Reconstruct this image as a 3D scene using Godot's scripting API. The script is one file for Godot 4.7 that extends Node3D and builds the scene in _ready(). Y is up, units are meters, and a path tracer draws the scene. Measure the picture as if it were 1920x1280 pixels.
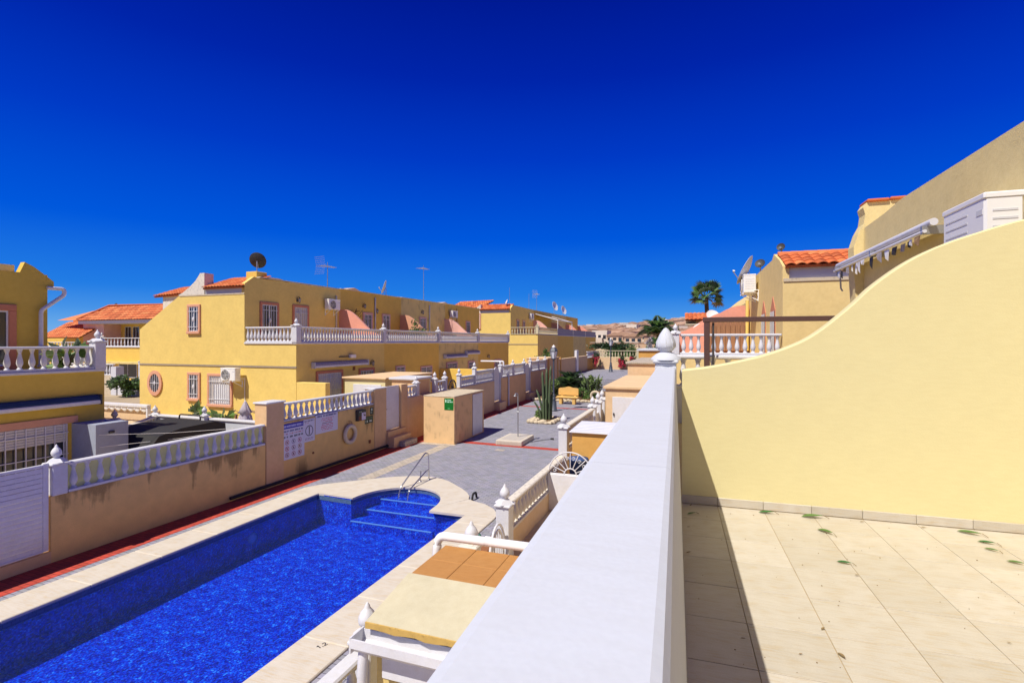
extends Node3D
# A yellow terraced housing estate with a pool, seen from a roof terrace. World: -Z runs along the pool walk, ground at y = 0.
const TURN := 0.03456          # the near row of houses stands two degrees off the pool walk
const SUN := Vector3(0.30, -1.0, -0.61)
var M := {}
var T := {}
var names := {}
var org := {}
var shared := {}
var rng := RandomNumberGenerator.new()

# ---------------------------------------------------------------- mesh helpers
func mb() -> SurfaceTool:
	var st := SurfaceTool.new()
	st.begin(Mesh.PRIMITIVE_TRIANGLES)
	st.set_smooth_group(-1)
	return st

func mk(st: SurfaceTool) -> ArrayMesh:
	st.generate_normals()
	return st.commit()

func tri(st: SurfaceTool, a: Vector3, b: Vector3, c: Vector3, h: Vector3) -> void:
	if (c - a).cross(b - a).dot(h) < 0.0:
		var t := b
		b = c
		c = t
	st.add_vertex(a)
	st.add_vertex(b)
	st.add_vertex(c)

func quad(st: SurfaceTool, a: Vector3, b: Vector3, c: Vector3, d: Vector3, h: Vector3) -> void:
	tri(st, a, b, c, h)
	tri(st, a, c, d, h)

func bx(st: SurfaceTool, lo: Vector3, hi: Vector3) -> void:
	var l := Vector3(minf(lo.x, hi.x), minf(lo.y, hi.y), minf(lo.z, hi.z))
	var g := Vector3(maxf(lo.x, hi.x), maxf(lo.y, hi.y), maxf(lo.z, hi.z))
	quad(st, Vector3(l.x, l.y, l.z), Vector3(g.x, l.y, l.z), Vector3(g.x, l.y, g.z), Vector3(l.x, l.y, g.z), Vector3.DOWN)
	quad(st, Vector3(l.x, g.y, l.z), Vector3(g.x, g.y, l.z), Vector3(g.x, g.y, g.z), Vector3(l.x, g.y, g.z), Vector3.UP)
	quad(st, Vector3(l.x, l.y, l.z), Vector3(g.x, l.y, l.z), Vector3(g.x, g.y, l.z), Vector3(l.x, g.y, l.z), Vector3(0, 0, -1))
	quad(st, Vector3(l.x, l.y, g.z), Vector3(g.x, l.y, g.z), Vector3(g.x, g.y, g.z), Vector3(l.x, g.y, g.z), Vector3(0, 0, 1))
	quad(st, Vector3(l.x, l.y, l.z), Vector3(l.x, g.y, l.z), Vector3(l.x, g.y, g.z), Vector3(l.x, l.y, g.z), Vector3(-1, 0, 0))
	quad(st, Vector3(g.x, l.y, l.z), Vector3(g.x, g.y, l.z), Vector3(g.x, g.y, g.z), Vector3(g.x, l.y, g.z), Vector3(1, 0, 0))

# box with chamfered edges
func cb(st: SurfaceTool, lo: Vector3, hi: Vector3, r: float) -> void:
	var c := (lo + hi) * 0.5
	var e := ((hi - lo) * 0.5).abs()
	r = minf(r, minf(e.x, minf(e.y, e.z)) * 0.9)
	var i := e - Vector3.ONE * r
	for ax in 3:
		var u := (ax + 1) % 3
		var w := (ax + 2) % 3
		for s in [-1.0, 1.0]:
			var q := []
			for k in [[-1, -1], [1, -1], [1, 1], [-1, 1]]:
				var p := Vector3.ZERO
				p[ax] = s * e[ax]
				p[u] = k[0] * i[u]
				p[w] = k[1] * i[w]
				q.append(c + p)
			var n := Vector3.ZERO
			n[ax] = s
			quad(st, q[0], q[1], q[2], q[3], n)
			for s2 in [-1.0, 1.0]:
				var q2 := []
				for k in [[0, -1], [0, 1], [1, 1], [1, -1]]:
					var p := Vector3.ZERO
					p[ax] = s * (e[ax] if k[0] == 0 else i[ax])
					p[u] = s2 * (i[u] if k[0] == 0 else e[u])
					p[w] = k[1] * i[w]
					q2.append(c + p)
				var n2 := Vector3.ZERO
				n2[ax] = s
				n2[u] = s2
				quad(st, q2[0], q2[1], q2[2], q2[3], n2)
	for sx in [-1.0, 1.0]:
		for sy in [-1.0, 1.0]:
			for sz in [-1.0, 1.0]:
				tri(st, c + Vector3(sx * e.x, sy * i.y, sz * i.z), c + Vector3(sx * i.x, sy * e.y, sz * i.z), c + Vector3(sx * i.x, sy * i.y, sz * e.z), Vector3(sx, sy, sz))

# box whose uv runs along z (or x) and down from its top
func uvbox(st: SurfaceTool, lo: Vector3, hi: Vector3) -> void:
	var c := (lo + hi) * 0.5
	for ax in 3:
		var u := (ax + 1) % 3
		var w := (ax + 2) % 3
		for s in [0, 1]:
			var q := []
			for k in [[0, 0], [1, 0], [1, 1], [0, 1]]:
				var p := Vector3.ZERO
				p[ax] = hi[ax] if s else lo[ax]
				p[u] = hi[u] if k[0] else lo[u]
				p[w] = hi[w] if k[1] else lo[w]
				q.append(p)
			var n := Vector3.ZERO
			n[ax] = 1.0 if s else -1.0
			var o := [0, 1, 2, 0, 2, 3]
			if (q[2] - q[0]).cross(q[1] - q[0]).dot(n) < 0:
				o = [0, 2, 1, 0, 3, 2]
			for j in o:
				var v: Vector3 = q[j]
				var along := (hi.z - v.z) / maxf(hi.z - lo.z, 1e-5) if hi.z - lo.z > hi.x - lo.x else (v.x - lo.x) / maxf(hi.x - lo.x, 1e-5)
				st.set_uv(Vector2(along, (hi.y - v.y) / (hi.y - lo.y)))
				st.add_vertex(v)

func to3(p: Vector2, axis: int, t: float) -> Vector3:
	return Vector3(t, p.y, p.x) if axis == 0 else (Vector3(p.x, t, p.y) if axis == 1 else Vector3(p.x, p.y, t))

# polygon extruded along an axis: 0 takes (z, y), 1 takes (x, z), 2 takes (x, y)
func prism(st: SurfaceTool, poly: Array, axis: int, t0: float, t1: float) -> void:
	var pp := PackedVector2Array(poly)
	var area := 0.0
	for i in pp.size():
		area += pp[i].cross(pp[(i + 1) % pp.size()])
	var idx := Geometry2D.triangulate_polygon(pp)
	var n := Vector3.ZERO
	n[axis] = 1.0
	for i in range(0, idx.size(), 3):
		tri(st, to3(pp[idx[i]], axis, t1), to3(pp[idx[i + 1]], axis, t1), to3(pp[idx[i + 2]], axis, t1), n * signf(t1 - t0))
		tri(st, to3(pp[idx[i]], axis, t0), to3(pp[idx[i + 1]], axis, t0), to3(pp[idx[i + 2]], axis, t0), -n * signf(t1 - t0))
	for i in pp.size():
		var a := pp[i]
		var b := pp[(i + 1) % pp.size()]
		var e := (b - a)
		var o := Vector2(e.y, -e.x) * signf(area)
		quad(st, to3(a, axis, t0), to3(b, axis, t0), to3(b, axis, t1), to3(a, axis, t1), to3(o, axis, 0.0))

func sheet(st: SurfaceTool, poly: Array, y: float) -> void:
	var pp := PackedVector2Array(poly)
	var idx := Geometry2D.triangulate_polygon(pp)
	for i in range(0, idx.size(), 3):
		tri(st, to3(pp[idx[i]], 1, y), to3(pp[idx[i + 1]], 1, y), to3(pp[idx[i + 2]], 1, y), Vector3.UP)

var group_no := 0
func lathe(st: SurfaceTool, prof: Array, seg: int, c := Vector3.ZERO, smooth := true, ribs := 0.0, squash := Vector3.ONE) -> void:
	group_no += 1
	st.set_smooth_group(group_no if smooth else -1)
	for i in prof.size() - 1:
		for k in seg:
			var q := []
			for e in [[0, 0], [1, 0], [1, 1], [0, 1]]:
				var a: float = TAU * (k + e[1]) / seg
				var p: Array = prof[i + e[0]]
				var r: float = p[0] * (1.0 - (ribs if (k + e[1]) % 2 else 0.0))
				q.append(c + Vector3(cos(a) * r, p[1], sin(a) * r) * squash)
			var am := TAU * (k + 0.5) / seg
			var d: Array = [prof[i + 1][0] - prof[i][0], prof[i + 1][1] - prof[i][1]]
			var h := Vector3(cos(am) * d[1], -d[0], sin(am) * d[1])
			if prof[i][0] < 1e-6:
				tri(st, q[0], q[1], q[2], h)
			elif prof[i + 1][0] < 1e-6:
				tri(st, q[0], q[1], q[3], h)
			else:
				quad(st, q[0], q[1], q[2], q[3], h)
	st.set_smooth_group(-1)

func tube(st: SurfaceTool, pts: Array, r: float, seg := 8, r2 := -1.0) -> void:
	group_no += 1
	st.set_smooth_group(group_no)
	var rings := []
	var up := Vector3.UP
	var d0: Vector3 = (pts[1] - pts[0]).normalized()
	var u := d0.cross(Vector3(0, 0, 1) if absf(d0.z) < 0.9 else Vector3(1, 0, 0)).normalized()
	for i in pts.size():
		var d: Vector3
		if i == 0:
			d = d0
		elif i == pts.size() - 1:
			d = (pts[i] - pts[i - 1]).normalized()
		else:
			d = ((pts[i] - pts[i - 1]).normalized() + (pts[i + 1] - pts[i]).normalized()).normalized()
		u = (u - d * u.dot(d)).normalized()
		var w := d.cross(u)
		var rr := r if r2 < 0.0 else lerpf(r, r2, float(i) / (pts.size() - 1))
		var ring := []
		for k in seg:
			var a := TAU * k / seg
			ring.append([pts[i] + (u * cos(a) + w * sin(a)) * rr, u * cos(a) + w * sin(a)])
		rings.append(ring)
	for i in rings.size() - 1:
		for k in seg:
			var k2 := (k + 1) % seg
			quad(st, rings[i][k][0], rings[i + 1][k][0], rings[i + 1][k2][0], rings[i][k2][0], rings[i][k][1] + rings[i][k2][1])
	st.set_smooth_group(-1)
	for e in [0, rings.size() - 1]:
		var n: Vector3 = -d0 if e == 0 else (pts[-1] - pts[-2]).normalized()
		for k in range(1, seg - 1):
			tri(st, rings[e][0][0], rings[e][k][0], rings[e][k + 1][0], n)

# rounded path through corner points
func bend(pts: Array, r: float, n := 5) -> Array:
	var out := [pts[0]]
	for i in range(1, pts.size() - 1):
		var a: Vector3 = pts[i] + (pts[i - 1] - pts[i]).normalized() * r
		var b: Vector3 = pts[i] + (pts[i + 1] - pts[i]).normalized() * r
		for k in n + 1:
			var t := float(k) / n
			out.append(a.lerp(pts[i], t).lerp(pts[i].lerp(b, t), t))
	out.append(pts[-1])
	return out

# ---------------------------------------------------------------- object helpers
func numbered(called: String) -> String:
	names[called] = names.get(called, -1) + 1
	return called if names[called] == 0 else "%s_%03d" % [called, names[called]]

func thing(called: String, label: String, category: String, at := Vector3.ZERO, near_row := false, group := "", turn := 0.0) -> Node3D:
	var o := Node3D.new()
	o.name = numbered(called)
	add_child(o)
	o.position = at.rotated(Vector3.UP, TURN) if near_row else at
	o.rotation.y = (TURN if near_row else 0.0) + turn
	org[o] = at
	o.set_meta("label", label)
	o.set_meta("category", category)
	if group != "":
		o.set_meta("group", group)
	return o

# a part; geometry is given in the same coordinates as the thing's base unless pos is given
func part(called: String, shape, m, parent: Node, pos = null, turn := 0.0, scl := Vector3.ONE) -> MeshInstance3D:
	var o := MeshInstance3D.new()
	o.mesh = shape if shape is Mesh else mk(shape)
	if m is String:
		m = M[m]
	for i in o.mesh.get_surface_count():
		o.set_surface_override_material(i, m)
	o.name = called
	parent.add_child(o, true)
	var base: Vector3 = org.get(parent, Vector3.ZERO)
	if pos != null:
		o.position = pos - base
		o.rotation.y = turn
		o.scale = scl
	else:
		o.position = -base
	return o

func group_part(called: String, parent: Node, pos := Vector3.ZERO, turn := 0.0) -> Node3D:
	var o := Node3D.new()
	o.name = called
	parent.add_child(o, true)
	o.position = pos - org.get(parent, Vector3.ZERO)
	o.rotation.y = turn
	return o

# a part that keeps the thing's coordinates for its own children
func holder(called: String, parent: Node) -> Node3D:
	var o := Node3D.new()
	o.name = called
	parent.add_child(o, true)
	o.position = -org.get(parent, Vector3.ZERO)
	return o

func setting(called: String, shape, m) -> MeshInstance3D:
	var o := MeshInstance3D.new()
	o.mesh = shape if shape is Mesh else mk(shape)
	for i in o.mesh.get_surface_count():
		o.set_surface_override_material(i, M[m] if m is String else m)
	o.name = numbered(called)
	add_child(o)
	o.set_meta("kind", "structure")
	return o

# ---------------------------------------------------------------- textures and materials
func noise_bytes(w: int, h: int, freq: float, oct: int, sd: int, kind := FastNoiseLite.TYPE_SIMPLEX_SMOOTH) -> PackedByteArray:
	var n := FastNoiseLite.new()
	n.seed = sd
	n.noise_type = kind
	n.frequency = freq
	n.fractal_octaves = oct
	n.fractal_type = FastNoiseLite.FRACTAL_FBM if oct > 1 else FastNoiseLite.FRACTAL_NONE
	var im := n.get_seamless_image(w, h)
	im.convert(Image.FORMAT_L8)
	return im.get_data()

func tex(w: int, h: int, d: PackedByteArray, f := Image.FORMAT_RGB8) -> ImageTexture:
	var im := Image.create_from_data(w, h, false, f, d)
	im.generate_mipmaps()
	return ImageTexture.create_from_image(im)

func hash01(a: int, b: int, c := 0) -> float:
	var n := (a * 374761393 + b * 668265263 + c * 2147483647 + 1013904223) & 0x7fffffff
	n = ((n ^ (n >> 13)) * 1274126177) & 0x7fffffff
	return float((n ^ (n >> 16)) & 0xffff) / 65535.0

func make_textures() -> void:
	var s := 512
	var lo := noise_bytes(s, s, 0.006, 4, 11)
	var mid := noise_bytes(s, s, 0.03, 3, 12)
	var fine := noise_bytes(s, s, 0.16, 3, 13)
	var d := PackedByteArray()
	d.resize(s * s * 3)
	var hgt := PackedByteArray()
	hgt.resize(s * s)
	for i in s * s:
		var a := lo[i] / 255.0
		var b := mid[i] / 255.0
		var c := fine[i] / 255.0
		var v := 1.0 - 0.045 * a - 0.03 * b - 0.035 * c
		d[i * 3] = int(255 * v)
		d[i * 3 + 1] = int(255 * (v - 0.010 * b))
		d[i * 3 + 2] = int(255 * (v - 0.03 * b))
		hgt[i] = int(255 * clampf(0.65 * c + 0.35 * b, 0, 1))
	T.stucco = tex(s, s, d)
	T.stucco_h = tex(s, s, hgt, Image.FORMAT_L8)
	# smooth paint: fine grain, faint trowel sweeps
	for i in s * s:
		var x := i % s
		var y := i / s
		var sweep := mid[((y * 2) % s) * s + (x / 2)] / 255.0
		var v := 1.0 - 0.012 * lo[i] / 255.0 - 0.018 * sweep - 0.022 * fine[i] / 255.0
		if fine[(i * 7) % (s * s)] > 246 and mid[i] > 170:
			v -= 0.10
		d[i * 3] = int(255 * v)
		d[i * 3 + 1] = int(255 * (v - 0.004 * sweep))
		d[i * 3 + 2] = int(255 * (v - 0.012 * sweep))
	T.paint = tex(s, s, d)
	# weathered plaster: the same with grey-brown runs and patches
	for i in s * s:
		var x := i % s
		var y := i / s
		var a := lo[i] / 255.0
		var run := mid[((y / 9) % s) * s + x] / 255.0
		var v := 1.0 - 0.05 * a - 0.04 * fine[i] / 255.0
		var dirt := clampf((a - 0.5) * 2.2, 0, 1) * clampf((run - 0.42) * 3.0, 0, 1) * 0.17
		d[i * 3] = int(255 * (v - dirt))
		d[i * 3 + 1] = int(255 * (v - dirt * 1.02))
		d[i * 3 + 2] = int(255 * (v - dirt * 0.95 - 0.02))
	T.worn = tex(s, s, d)
	# block paving: 0.2 x 0.1 m blocks, 1.6 m a repeat
	for i in s * s:
		var x := i % s
		var y := i / s
		var row := y / 32
		var xo := (x + (32 if row % 2 else 0)) % s
		var col := xo / 64
		var jx := xo % 64
		var jy := y % 32
		var joint := jx < 3 or jy < 3
		var t := 0.90 + 0.10 * hash01(col, row, 5) - 0.05 * fine[i] / 255.0 - 0.06 * lo[i] / 255.0
		if joint:
			t *= 0.62
		d[i * 3] = int(255 * clampf(t, 0, 1))
		d[i * 3 + 1] = int(255 * clampf(t * (0.97 + 0.03 * hash01(col, row, 9)), 0, 1))
		d[i * 3 + 2] = int(255 * clampf(t * (0.96 + 0.06 * hash01(col, row, 7)), 0, 1))
		hgt[i] = 40 if joint else int(200 + 50 * fine[i] / 255.0)
	T.paver = tex(s, s, d)
	T.paver_h = tex(s, s, hgt, Image.FORMAT_L8)
	# pool mosaic: 16 tiles of mixed blues a side, paler ones painting in caustic sparkle
	var n := 640
	var dm := PackedByteArray()
	dm.resize(n * n * 3)
	var cl := noise_bytes(64, 64, 0.09, 2, 21)
	for i in n * n:
		var x := i % n
		var y := i / n
		var cx := x / 10
		var cy := y / 10
		var g := x % 10 == 0 or y % 10 == 0
		var k := hash01(cx, cy, 3) * 0.75 + cl[cy * 64 + cx] / 255.0 * 0.45
		var c := Color(0.0, 0.08, 0.66)
		if k > 0.76:
			c = Color(0.0, 0.30, 0.90)
		elif k > 0.52:
			c = Color(0.0, 0.16, 0.80)
		elif k < 0.28:
			c = Color(0.0, 0.03, 0.50)
		if k > 1.0:
			c = Color(0.16, 0.52, 0.98)
		if g:
			c = c.lerp(Color(0.02, 0.2, 0.75), 0.35)
		dm[i * 3] = int(255 * c.r)
		dm[i * 3 + 1] = int(255 * c.g)
		dm[i * 3 + 2] = int(255 * c.b)
	T.mosaic = tex(n, n, dm)
	# cream stone with streaks
	var lo2 := noise_bytes(s, s, 0.01, 4, 31)
	for i in s * s:
		var x := i % s
		var y := i / s
		var streak := mid[((y * 3) % s) * s + (x / 3)] / 255.0
		var v := 1.0 - 0.04 * lo2[i] / 255.0 - 0.028 * streak - 0.045 * fine[i] / 255.0
		var warm := clampf((streak - 0.45) * 1.6, 0, 1) * 0.06 * lo2[i] / 255.0 * 2.0
		d[i * 3] = int(255 * v)
		d[i * 3 + 1] = int(255 * (v - warm * 0.7))
		d[i * 3 + 2] = int(255 * (v - warm * 1.9))
	T.stone = tex(s, s, d)
	# wood boards grain / generic fibres
	for i in s * s:
		var x := i % s
		var y := i / s
		var g := mid[((y / 12) % s) * s + (x * 4) % s] / 255.0
		var v := 1.0 - 0.28 * g - 0.08 * fine[i] / 255.0
		d[i * 3] = int(255 * v)
		d[i * 3 + 1] = int(255 * v * 0.98)
		d[i * 3 + 2] = int(255 * v * 0.95)
	T.fibre = tex(s, s, d)
	# ripples
	var rip := noise_bytes(s, s, 0.022, 3, 41)
	var im := Image.create_from_data(s, s, false, Image.FORMAT_L8, rip)
	im.convert(Image.FORMAT_RGBA8)
	im.bump_map_to_normal_map(6.0)
	T.ripple = ImageTexture.create_from_image(im)

func mat(k: String, lin: Array, rough: float, o := {}) -> StandardMaterial3D:
	var m := StandardMaterial3D.new()
	m.albedo_color = Color(lin[0], lin[1], lin[2]).linear_to_srgb()
	m.roughness = rough
	m.metallic = o.get("metal", 0.0)
	m.metallic_specular = o.get("spec", 0.5)
	if o.has("tex"):
		m.albedo_texture = T[o.tex]
	if o.has("tex") or o.has("h"):
		if not o.has("uv"):
			m.uv1_triplanar = true
			m.uv1_world_triplanar = true
			m.uv1_triplanar_sharpness = 8.0
		m.uv1_scale = Vector3.ONE * o.get("scale", 0.4)
	if o.has("h"):
		m.heightmap_enabled = true
		m.heightmap_texture = T[o.h]
		m.heightmap_scale = o.get("hs", 0.4)
	if o.has("back"):
		var b: float = o.back
		m.backlight_enabled = true
		m.backlight = Color(b, b, b)
	m.cull_mode = BaseMaterial3D.CULL_DISABLED if o.has("two") else BaseMaterial3D.CULL_BACK
	M[k] = m
	return m

func make_materials() -> void:
	mat("yellow", [0.86, 0.64, 0.185], 0.9, {"tex": "stucco", "h": "stucco_h", "scale": 0.35, "hs": 0.5})
	mat("yellow_faded", [0.8, 0.62, 0.24], 0.9, {"tex": "worn", "h": "stucco_h", "scale": 0.3, "hs": 0.5})
	mat("yellow_deep", [0.83, 0.56, 0.11], 0.9, {"tex": "stucco", "h": "stucco_h", "scale": 0.31, "hs": 0.5})
	mat("cream", [0.72, 0.645, 0.345], 0.85, {"tex": "paint", "h": "stucco_h", "scale": 0.9, "hs": 0.1})
	mat("cream_rough", [0.82, 0.67, 0.32], 0.9, {"tex": "stucco", "h": "stucco_h", "scale": 0.9, "hs": 0.3})
	mat("peach", [0.78, 0.52, 0.27], 0.9, {"tex": "stucco", "h": "stucco_h", "scale": 0.4, "hs": 0.4})
	mat("peach_light", [0.78, 0.56, 0.33], 0.9, {"tex": "stucco", "h": "stucco_h", "scale": 0.4, "hs": 0.4})
	mat("ochre", [0.72, 0.40, 0.10], 0.9, {"tex": "stucco", "h": "stucco_h", "scale": 0.4, "hs": 0.4})
	mat("salmon", [0.62, 0.24, 0.14], 0.85, {"tex": "stucco", "scale": 0.8})
	mat("salmon_light", [0.74, 0.38, 0.24], 0.85, {"tex": "stucco", "scale": 0.8})
	mat("pink", [0.80, 0.36, 0.28], 0.9, {"tex": "stucco", "h": "stucco_h", "scale": 0.4, "hs": 0.4})
	mat("pink_pale", [0.82, 0.48, 0.42], 0.9, {"tex": "stucco", "h": "stucco_h", "scale": 0.4, "hs": 0.4})
	mat("white", [0.7, 0.71, 0.75], 0.6, {"tex": "stucco", "scale": 0.7})
	mat("white_rough", [0.57, 0.6, 0.66], 0.8, {"tex": "paint", "h": "stucco_h", "scale": 1.1, "hs": 0.03})
	mat("white_old", [0.74, 0.68, 0.60], 0.8, {"tex": "worn", "h": "stucco_h", "scale": 1.5, "hs": 0.2})
	mat("white_metal", [0.76, 0.77, 0.82], 0.35, {"tex": "stucco", "scale": 0.5})
	mat("plastic", [0.82, 0.81, 0.78], 0.3)
	mat("terracotta", [0.66, 0.165, 0.045], 0.75, {"tex": "stucco", "h": "stucco_h", "scale": 0.8, "hs": 0.2})
	mat("terracotta_light", [0.74, 0.24, 0.075], 0.75, {"tex": "stucco", "h": "stucco_h", "scale": 0.9, "hs": 0.2})
	mat("terracotta_dark", [0.50, 0.12, 0.035], 0.8, {"tex": "worn", "h": "stucco_h", "scale": 0.7, "hs": 0.2})
	mat("roof_board", [0.45, 0.22, 0.10], 0.9)
	mat("string_tile", [0.42, 0.36, 0.26], 0.8, {"tex": "paver", "scale": 2.6})
	mat("paver", [0.365, 0.375, 0.425], 0.9, {"tex": "paver", "h": "paver_h", "scale": 0.625, "hs": 0.5})
	mat("paver_red", [0.60, 0.075, 0.04], 0.9, {"tex": "paver", "h": "paver_h", "scale": 0.625, "hs": 0.5})
	mat("paver_cream", [0.6, 0.54, 0.43], 0.9, {"tex": "paver", "h": "paver_h", "scale": 0.625, "hs": 0.5})
	mat("coping", [0.66, 0.6, 0.5], 0.8, {"tex": "stone", "h": "stucco_h", "scale": 0.55, "hs": 0.1})
	mat("tile", [0.575, 0.53, 0.44], 0.45, {"tex": "stone", "h": "stucco_h", "scale": 1.2, "hs": 0.05})
	mat("tile_b", [0.545, 0.5, 0.41], 0.45, {"tex": "stone", "h": "stucco_h", "scale": 1.0, "hs": 0.05})
	mat("tile_c", [0.61, 0.565, 0.475], 0.45, {"tex": "stone", "h": "stucco_h", "scale": 1.4, "hs": 0.05})
	mat("grout", [0.52, 0.37, 0.17], 0.95, {"tex": "stucco", "scale": 1.5})
	mat("roof_tile_flat", [0.5, 0.24, 0.065], 0.8, {"tex": "stone", "h": "stucco_h", "scale": 1.3, "hs": 0.15})
	mat("panel_cream", [0.64, 0.585, 0.4], 0.6, {"tex": "stucco", "scale": 0.6})
	mat("mosaic", [0.84, 0.84, 0.84], 0.9, {"spec": 0.2, "tex": "mosaic", "scale": 0.625})
	mat("glass_dark", [0.025, 0.03, 0.04], 0.06, {"spec": 0.6})
	mat("shutter", [0.62, 0.60, 0.55], 0.6)
	mat("curtain", [0.55, 0.50, 0.45], 0.9)
	mat("steel", [0.62, 0.62, 0.60], 0.25, {"metal": 1.0})
	mat("galvanised", [0.42, 0.43, 0.44], 0.45, {"metal": 0.8})
	mat("lamp_grey", [0.055, 0.068, 0.095], 0.5)
	mat("black", [0.018, 0.017, 0.018], 0.8, {"tex": "stucco", "scale": 0.6})
	mat("dark_metal", [0.05, 0.045, 0.045], 0.5)
	mat("brown_metal", [0.085, 0.042, 0.036], 0.5)
	mat("grey_plastic", [0.62, 0.62, 0.63], 0.45)
	mat("rust", [0.25, 0.10, 0.04], 0.9)
	mat("dish", [0.62, 0.62, 0.62], 0.55, {"tex": "stucco", "scale": 1.0})
	mat("dish_grey", [0.035, 0.032, 0.03], 0.6)
	mat("wood", [0.44, 0.23, 0.13], 0.8, {"tex": "fibre", "scale": 0.8})
	mat("bench", [0.80, 0.50, 0.15], 0.8, {"tex": "stucco", "h": "stucco_h", "scale": 0.6, "hs": 0.3})
	mat("canvas_blue", [0.015, 0.04, 0.11], 0.9)
	mat("canvas_grey", [0.52, 0.50, 0.58], 0.95, {"tex": "fibre", "scale": 1.2})
	mat("canvas_tan", [0.55, 0.36, 0.20], 0.95, {"tex": "fibre", "scale": 1.0})
	mat("wall_blue", [0.36, 0.40, 0.50], 0.85, {"tex": "stucco", "h": "stucco_h", "scale": 0.4, "hs": 0.3})
	mat("earth", [0.46, 0.36, 0.24], 1.0, {"tex": "worn", "h": "stucco_h", "scale": 0.06, "hs": 1.0})
	mat("soil", [0.20, 0.12, 0.06], 1.0, {"tex": "stucco", "scale": 0.5})
	mat("rock", [0.62, 0.52, 0.38], 0.95, {"tex": "worn", "h": "stucco_h", "scale": 0.9, "hs": 0.6})
	mat("patio", [0.62, 0.5, 0.34], 0.9, {"tex": "stone", "scale": 0.8})
	mat("cactus", [0.085, 0.125, 0.06], 0.7, {"tex": "stucco", "scale": 2.0})
	mat("leaf", [0.065, 0.14, 0.022], 0.55, {"two": 1, "back": 0.35})
	mat("leaf_b", [0.08, 0.17, 0.024], 0.55, {"two": 1, "back": 0.4})
	mat("leaf_dark", [0.022, 0.058, 0.014], 0.5, {"two": 1, "back": 0.25})
	mat("leaf_pale", [0.16, 0.24, 0.06], 0.6, {"two": 1, "back": 0.4})
	mat("leaf_dry", [0.22, 0.15, 0.06], 0.8, {"two": 1, "back": 0.2})
	mat("petal", [0.55, 0.015, 0.06], 0.7, {"two": 1, "back": 0.5})
	mat("bark", [0.19, 0.13, 0.085], 0.95, {"tex": "fibre", "scale": 2.0})
	mat("buoy", [0.72, 0.60, 0.44], 0.6, {"tex": "stucco", "scale": 1.5})
	mat("green_print", [0.02, 0.22, 0.06], 0.5)
	mat("green_dark", [0.012, 0.10, 0.05], 0.5)
	mat("red_print", [0.30, 0.02, 0.02], 0.5)
	mat("blue_tile", [0.03, 0.04, 0.35], 0.4)
	mat("blue_cloth", [0.03, 0.07, 0.20], 0.8)
	mat("town_a", [0.58, 0.42, 0.28], 0.95)
	mat("town_b", [0.66, 0.53, 0.4], 0.95)
	mat("town_c", [0.66, 0.58, 0.48], 0.95)
	mat("town_roof", [0.42, 0.26, 0.17], 0.9)
	mat("cream_warm", [0.82, 0.63, 0.27], 0.9, {"tex": "stucco", "h": "stucco_h", "scale": 0.5, "hs": 0.3})
	mat("olive_yellow", [0.72, 0.51, 0.085], 0.9, {"tex": "stucco", "h": "stucco_h", "scale": 0.31, "hs": 0.5})
	mat("pump", [0.80, 0.53, 0.27], 0.9, {"tex": "worn", "h": "stucco_h", "scale": 0.5, "hs": 0.3})
	mat("lamp_lens", [0.06, 0.2, 0.62], 0.4)
	mat("parasol_cloth", [0.64, 0.60, 0.72], 0.95, {"tex": "fibre", "scale": 1.2})
	mat("leaf_panel", [0.66, 0.68, 0.28], 0.7, {"tex": "stucco", "scale": 0.8})
	mat("foam", [0.62, 0.40, 0.11], 0.9, {"tex": "worn", "scale": 3.0})
	mat("frosted", [0.70, 0.72, 0.76], 0.4)
	mat("leaf_fresh", [0.025, 0.13, 0.02], 0.5, {"two": 1, "back": 0.3})
	mat("step_tile", [0.09, 0.26, 0.64], 0.6)
	mat("waterline", [0.10, 0.19, 0.33], 0.5, {"tex": "paver", "scale": 1.2})
	var w := mat("water", [0.25, 0.5, 0.9], 0.03, {"spec": 0.2})
	w.transparency = BaseMaterial3D.TRANSPARENCY_ALPHA
	w.albedo_color.a = 0.03
	w.normal_enabled = true
	w.normal_texture = T.ripple
	w.normal_scale = 1.4
	w.uv1_triplanar = true
	w.uv1_world_triplanar = true
	w.uv1_scale = Vector3.ONE * 0.55
	var g := mat("glass", [0.9, 0.95, 1.0], 0.02, {"spec": 0.5})
	g.transparency = BaseMaterial3D.TRANSPARENCY_ALPHA
	g.albedo_color.a = 0.12

func make_sky() -> Sky:
	# a clear polarised blue, by height above the horizon in degrees
	var stops := [[-90.0, Color(0.30, 0.24, 0.17)], [-1.0, Color(0.30, 0.26, 0.20)], [0.0, Color(0.24, 0.47, 0.82)], [1.6, Color(0.13, 0.385, 0.81)], [3.0, Color(0.06, 0.29, 0.80)], [5.0, Color(0.016, 0.205, 0.78)], [11.0, Color(0.0, 0.098, 0.72)], [19.5, Color(0.0, 0.042, 0.56)], [27.0, Color(0.0, 0.018, 0.40)], [34.0, Color(0.0, 0.010, 0.29)], [60.0, Color(0.002, 0.008, 0.17)], [90.0, Color(0.003, 0.008, 0.14)]]
	var h := 512
	var im := Image.create(8, h, false, Image.FORMAT_RGBF)
	for y in h:
		var el := 90.0 - 180.0 * (y + 0.5) / h
		var c: Color = stops[0][1]
		for i in stops.size() - 1:
			if el >= stops[i][0]:
				c = stops[i][1].lerp(stops[i + 1][1], clampf((el - stops[i][0]) / (stops[i + 1][0] - stops[i][0]), 0, 1))
		for x in 8:
			im.set_pixel(x, y, c)
	var p := PanoramaSkyMaterial.new()
	p.panorama = ImageTexture.create_from_image(im)
	var sky := Sky.new()
	sky.sky_material = p
	return sky

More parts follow.
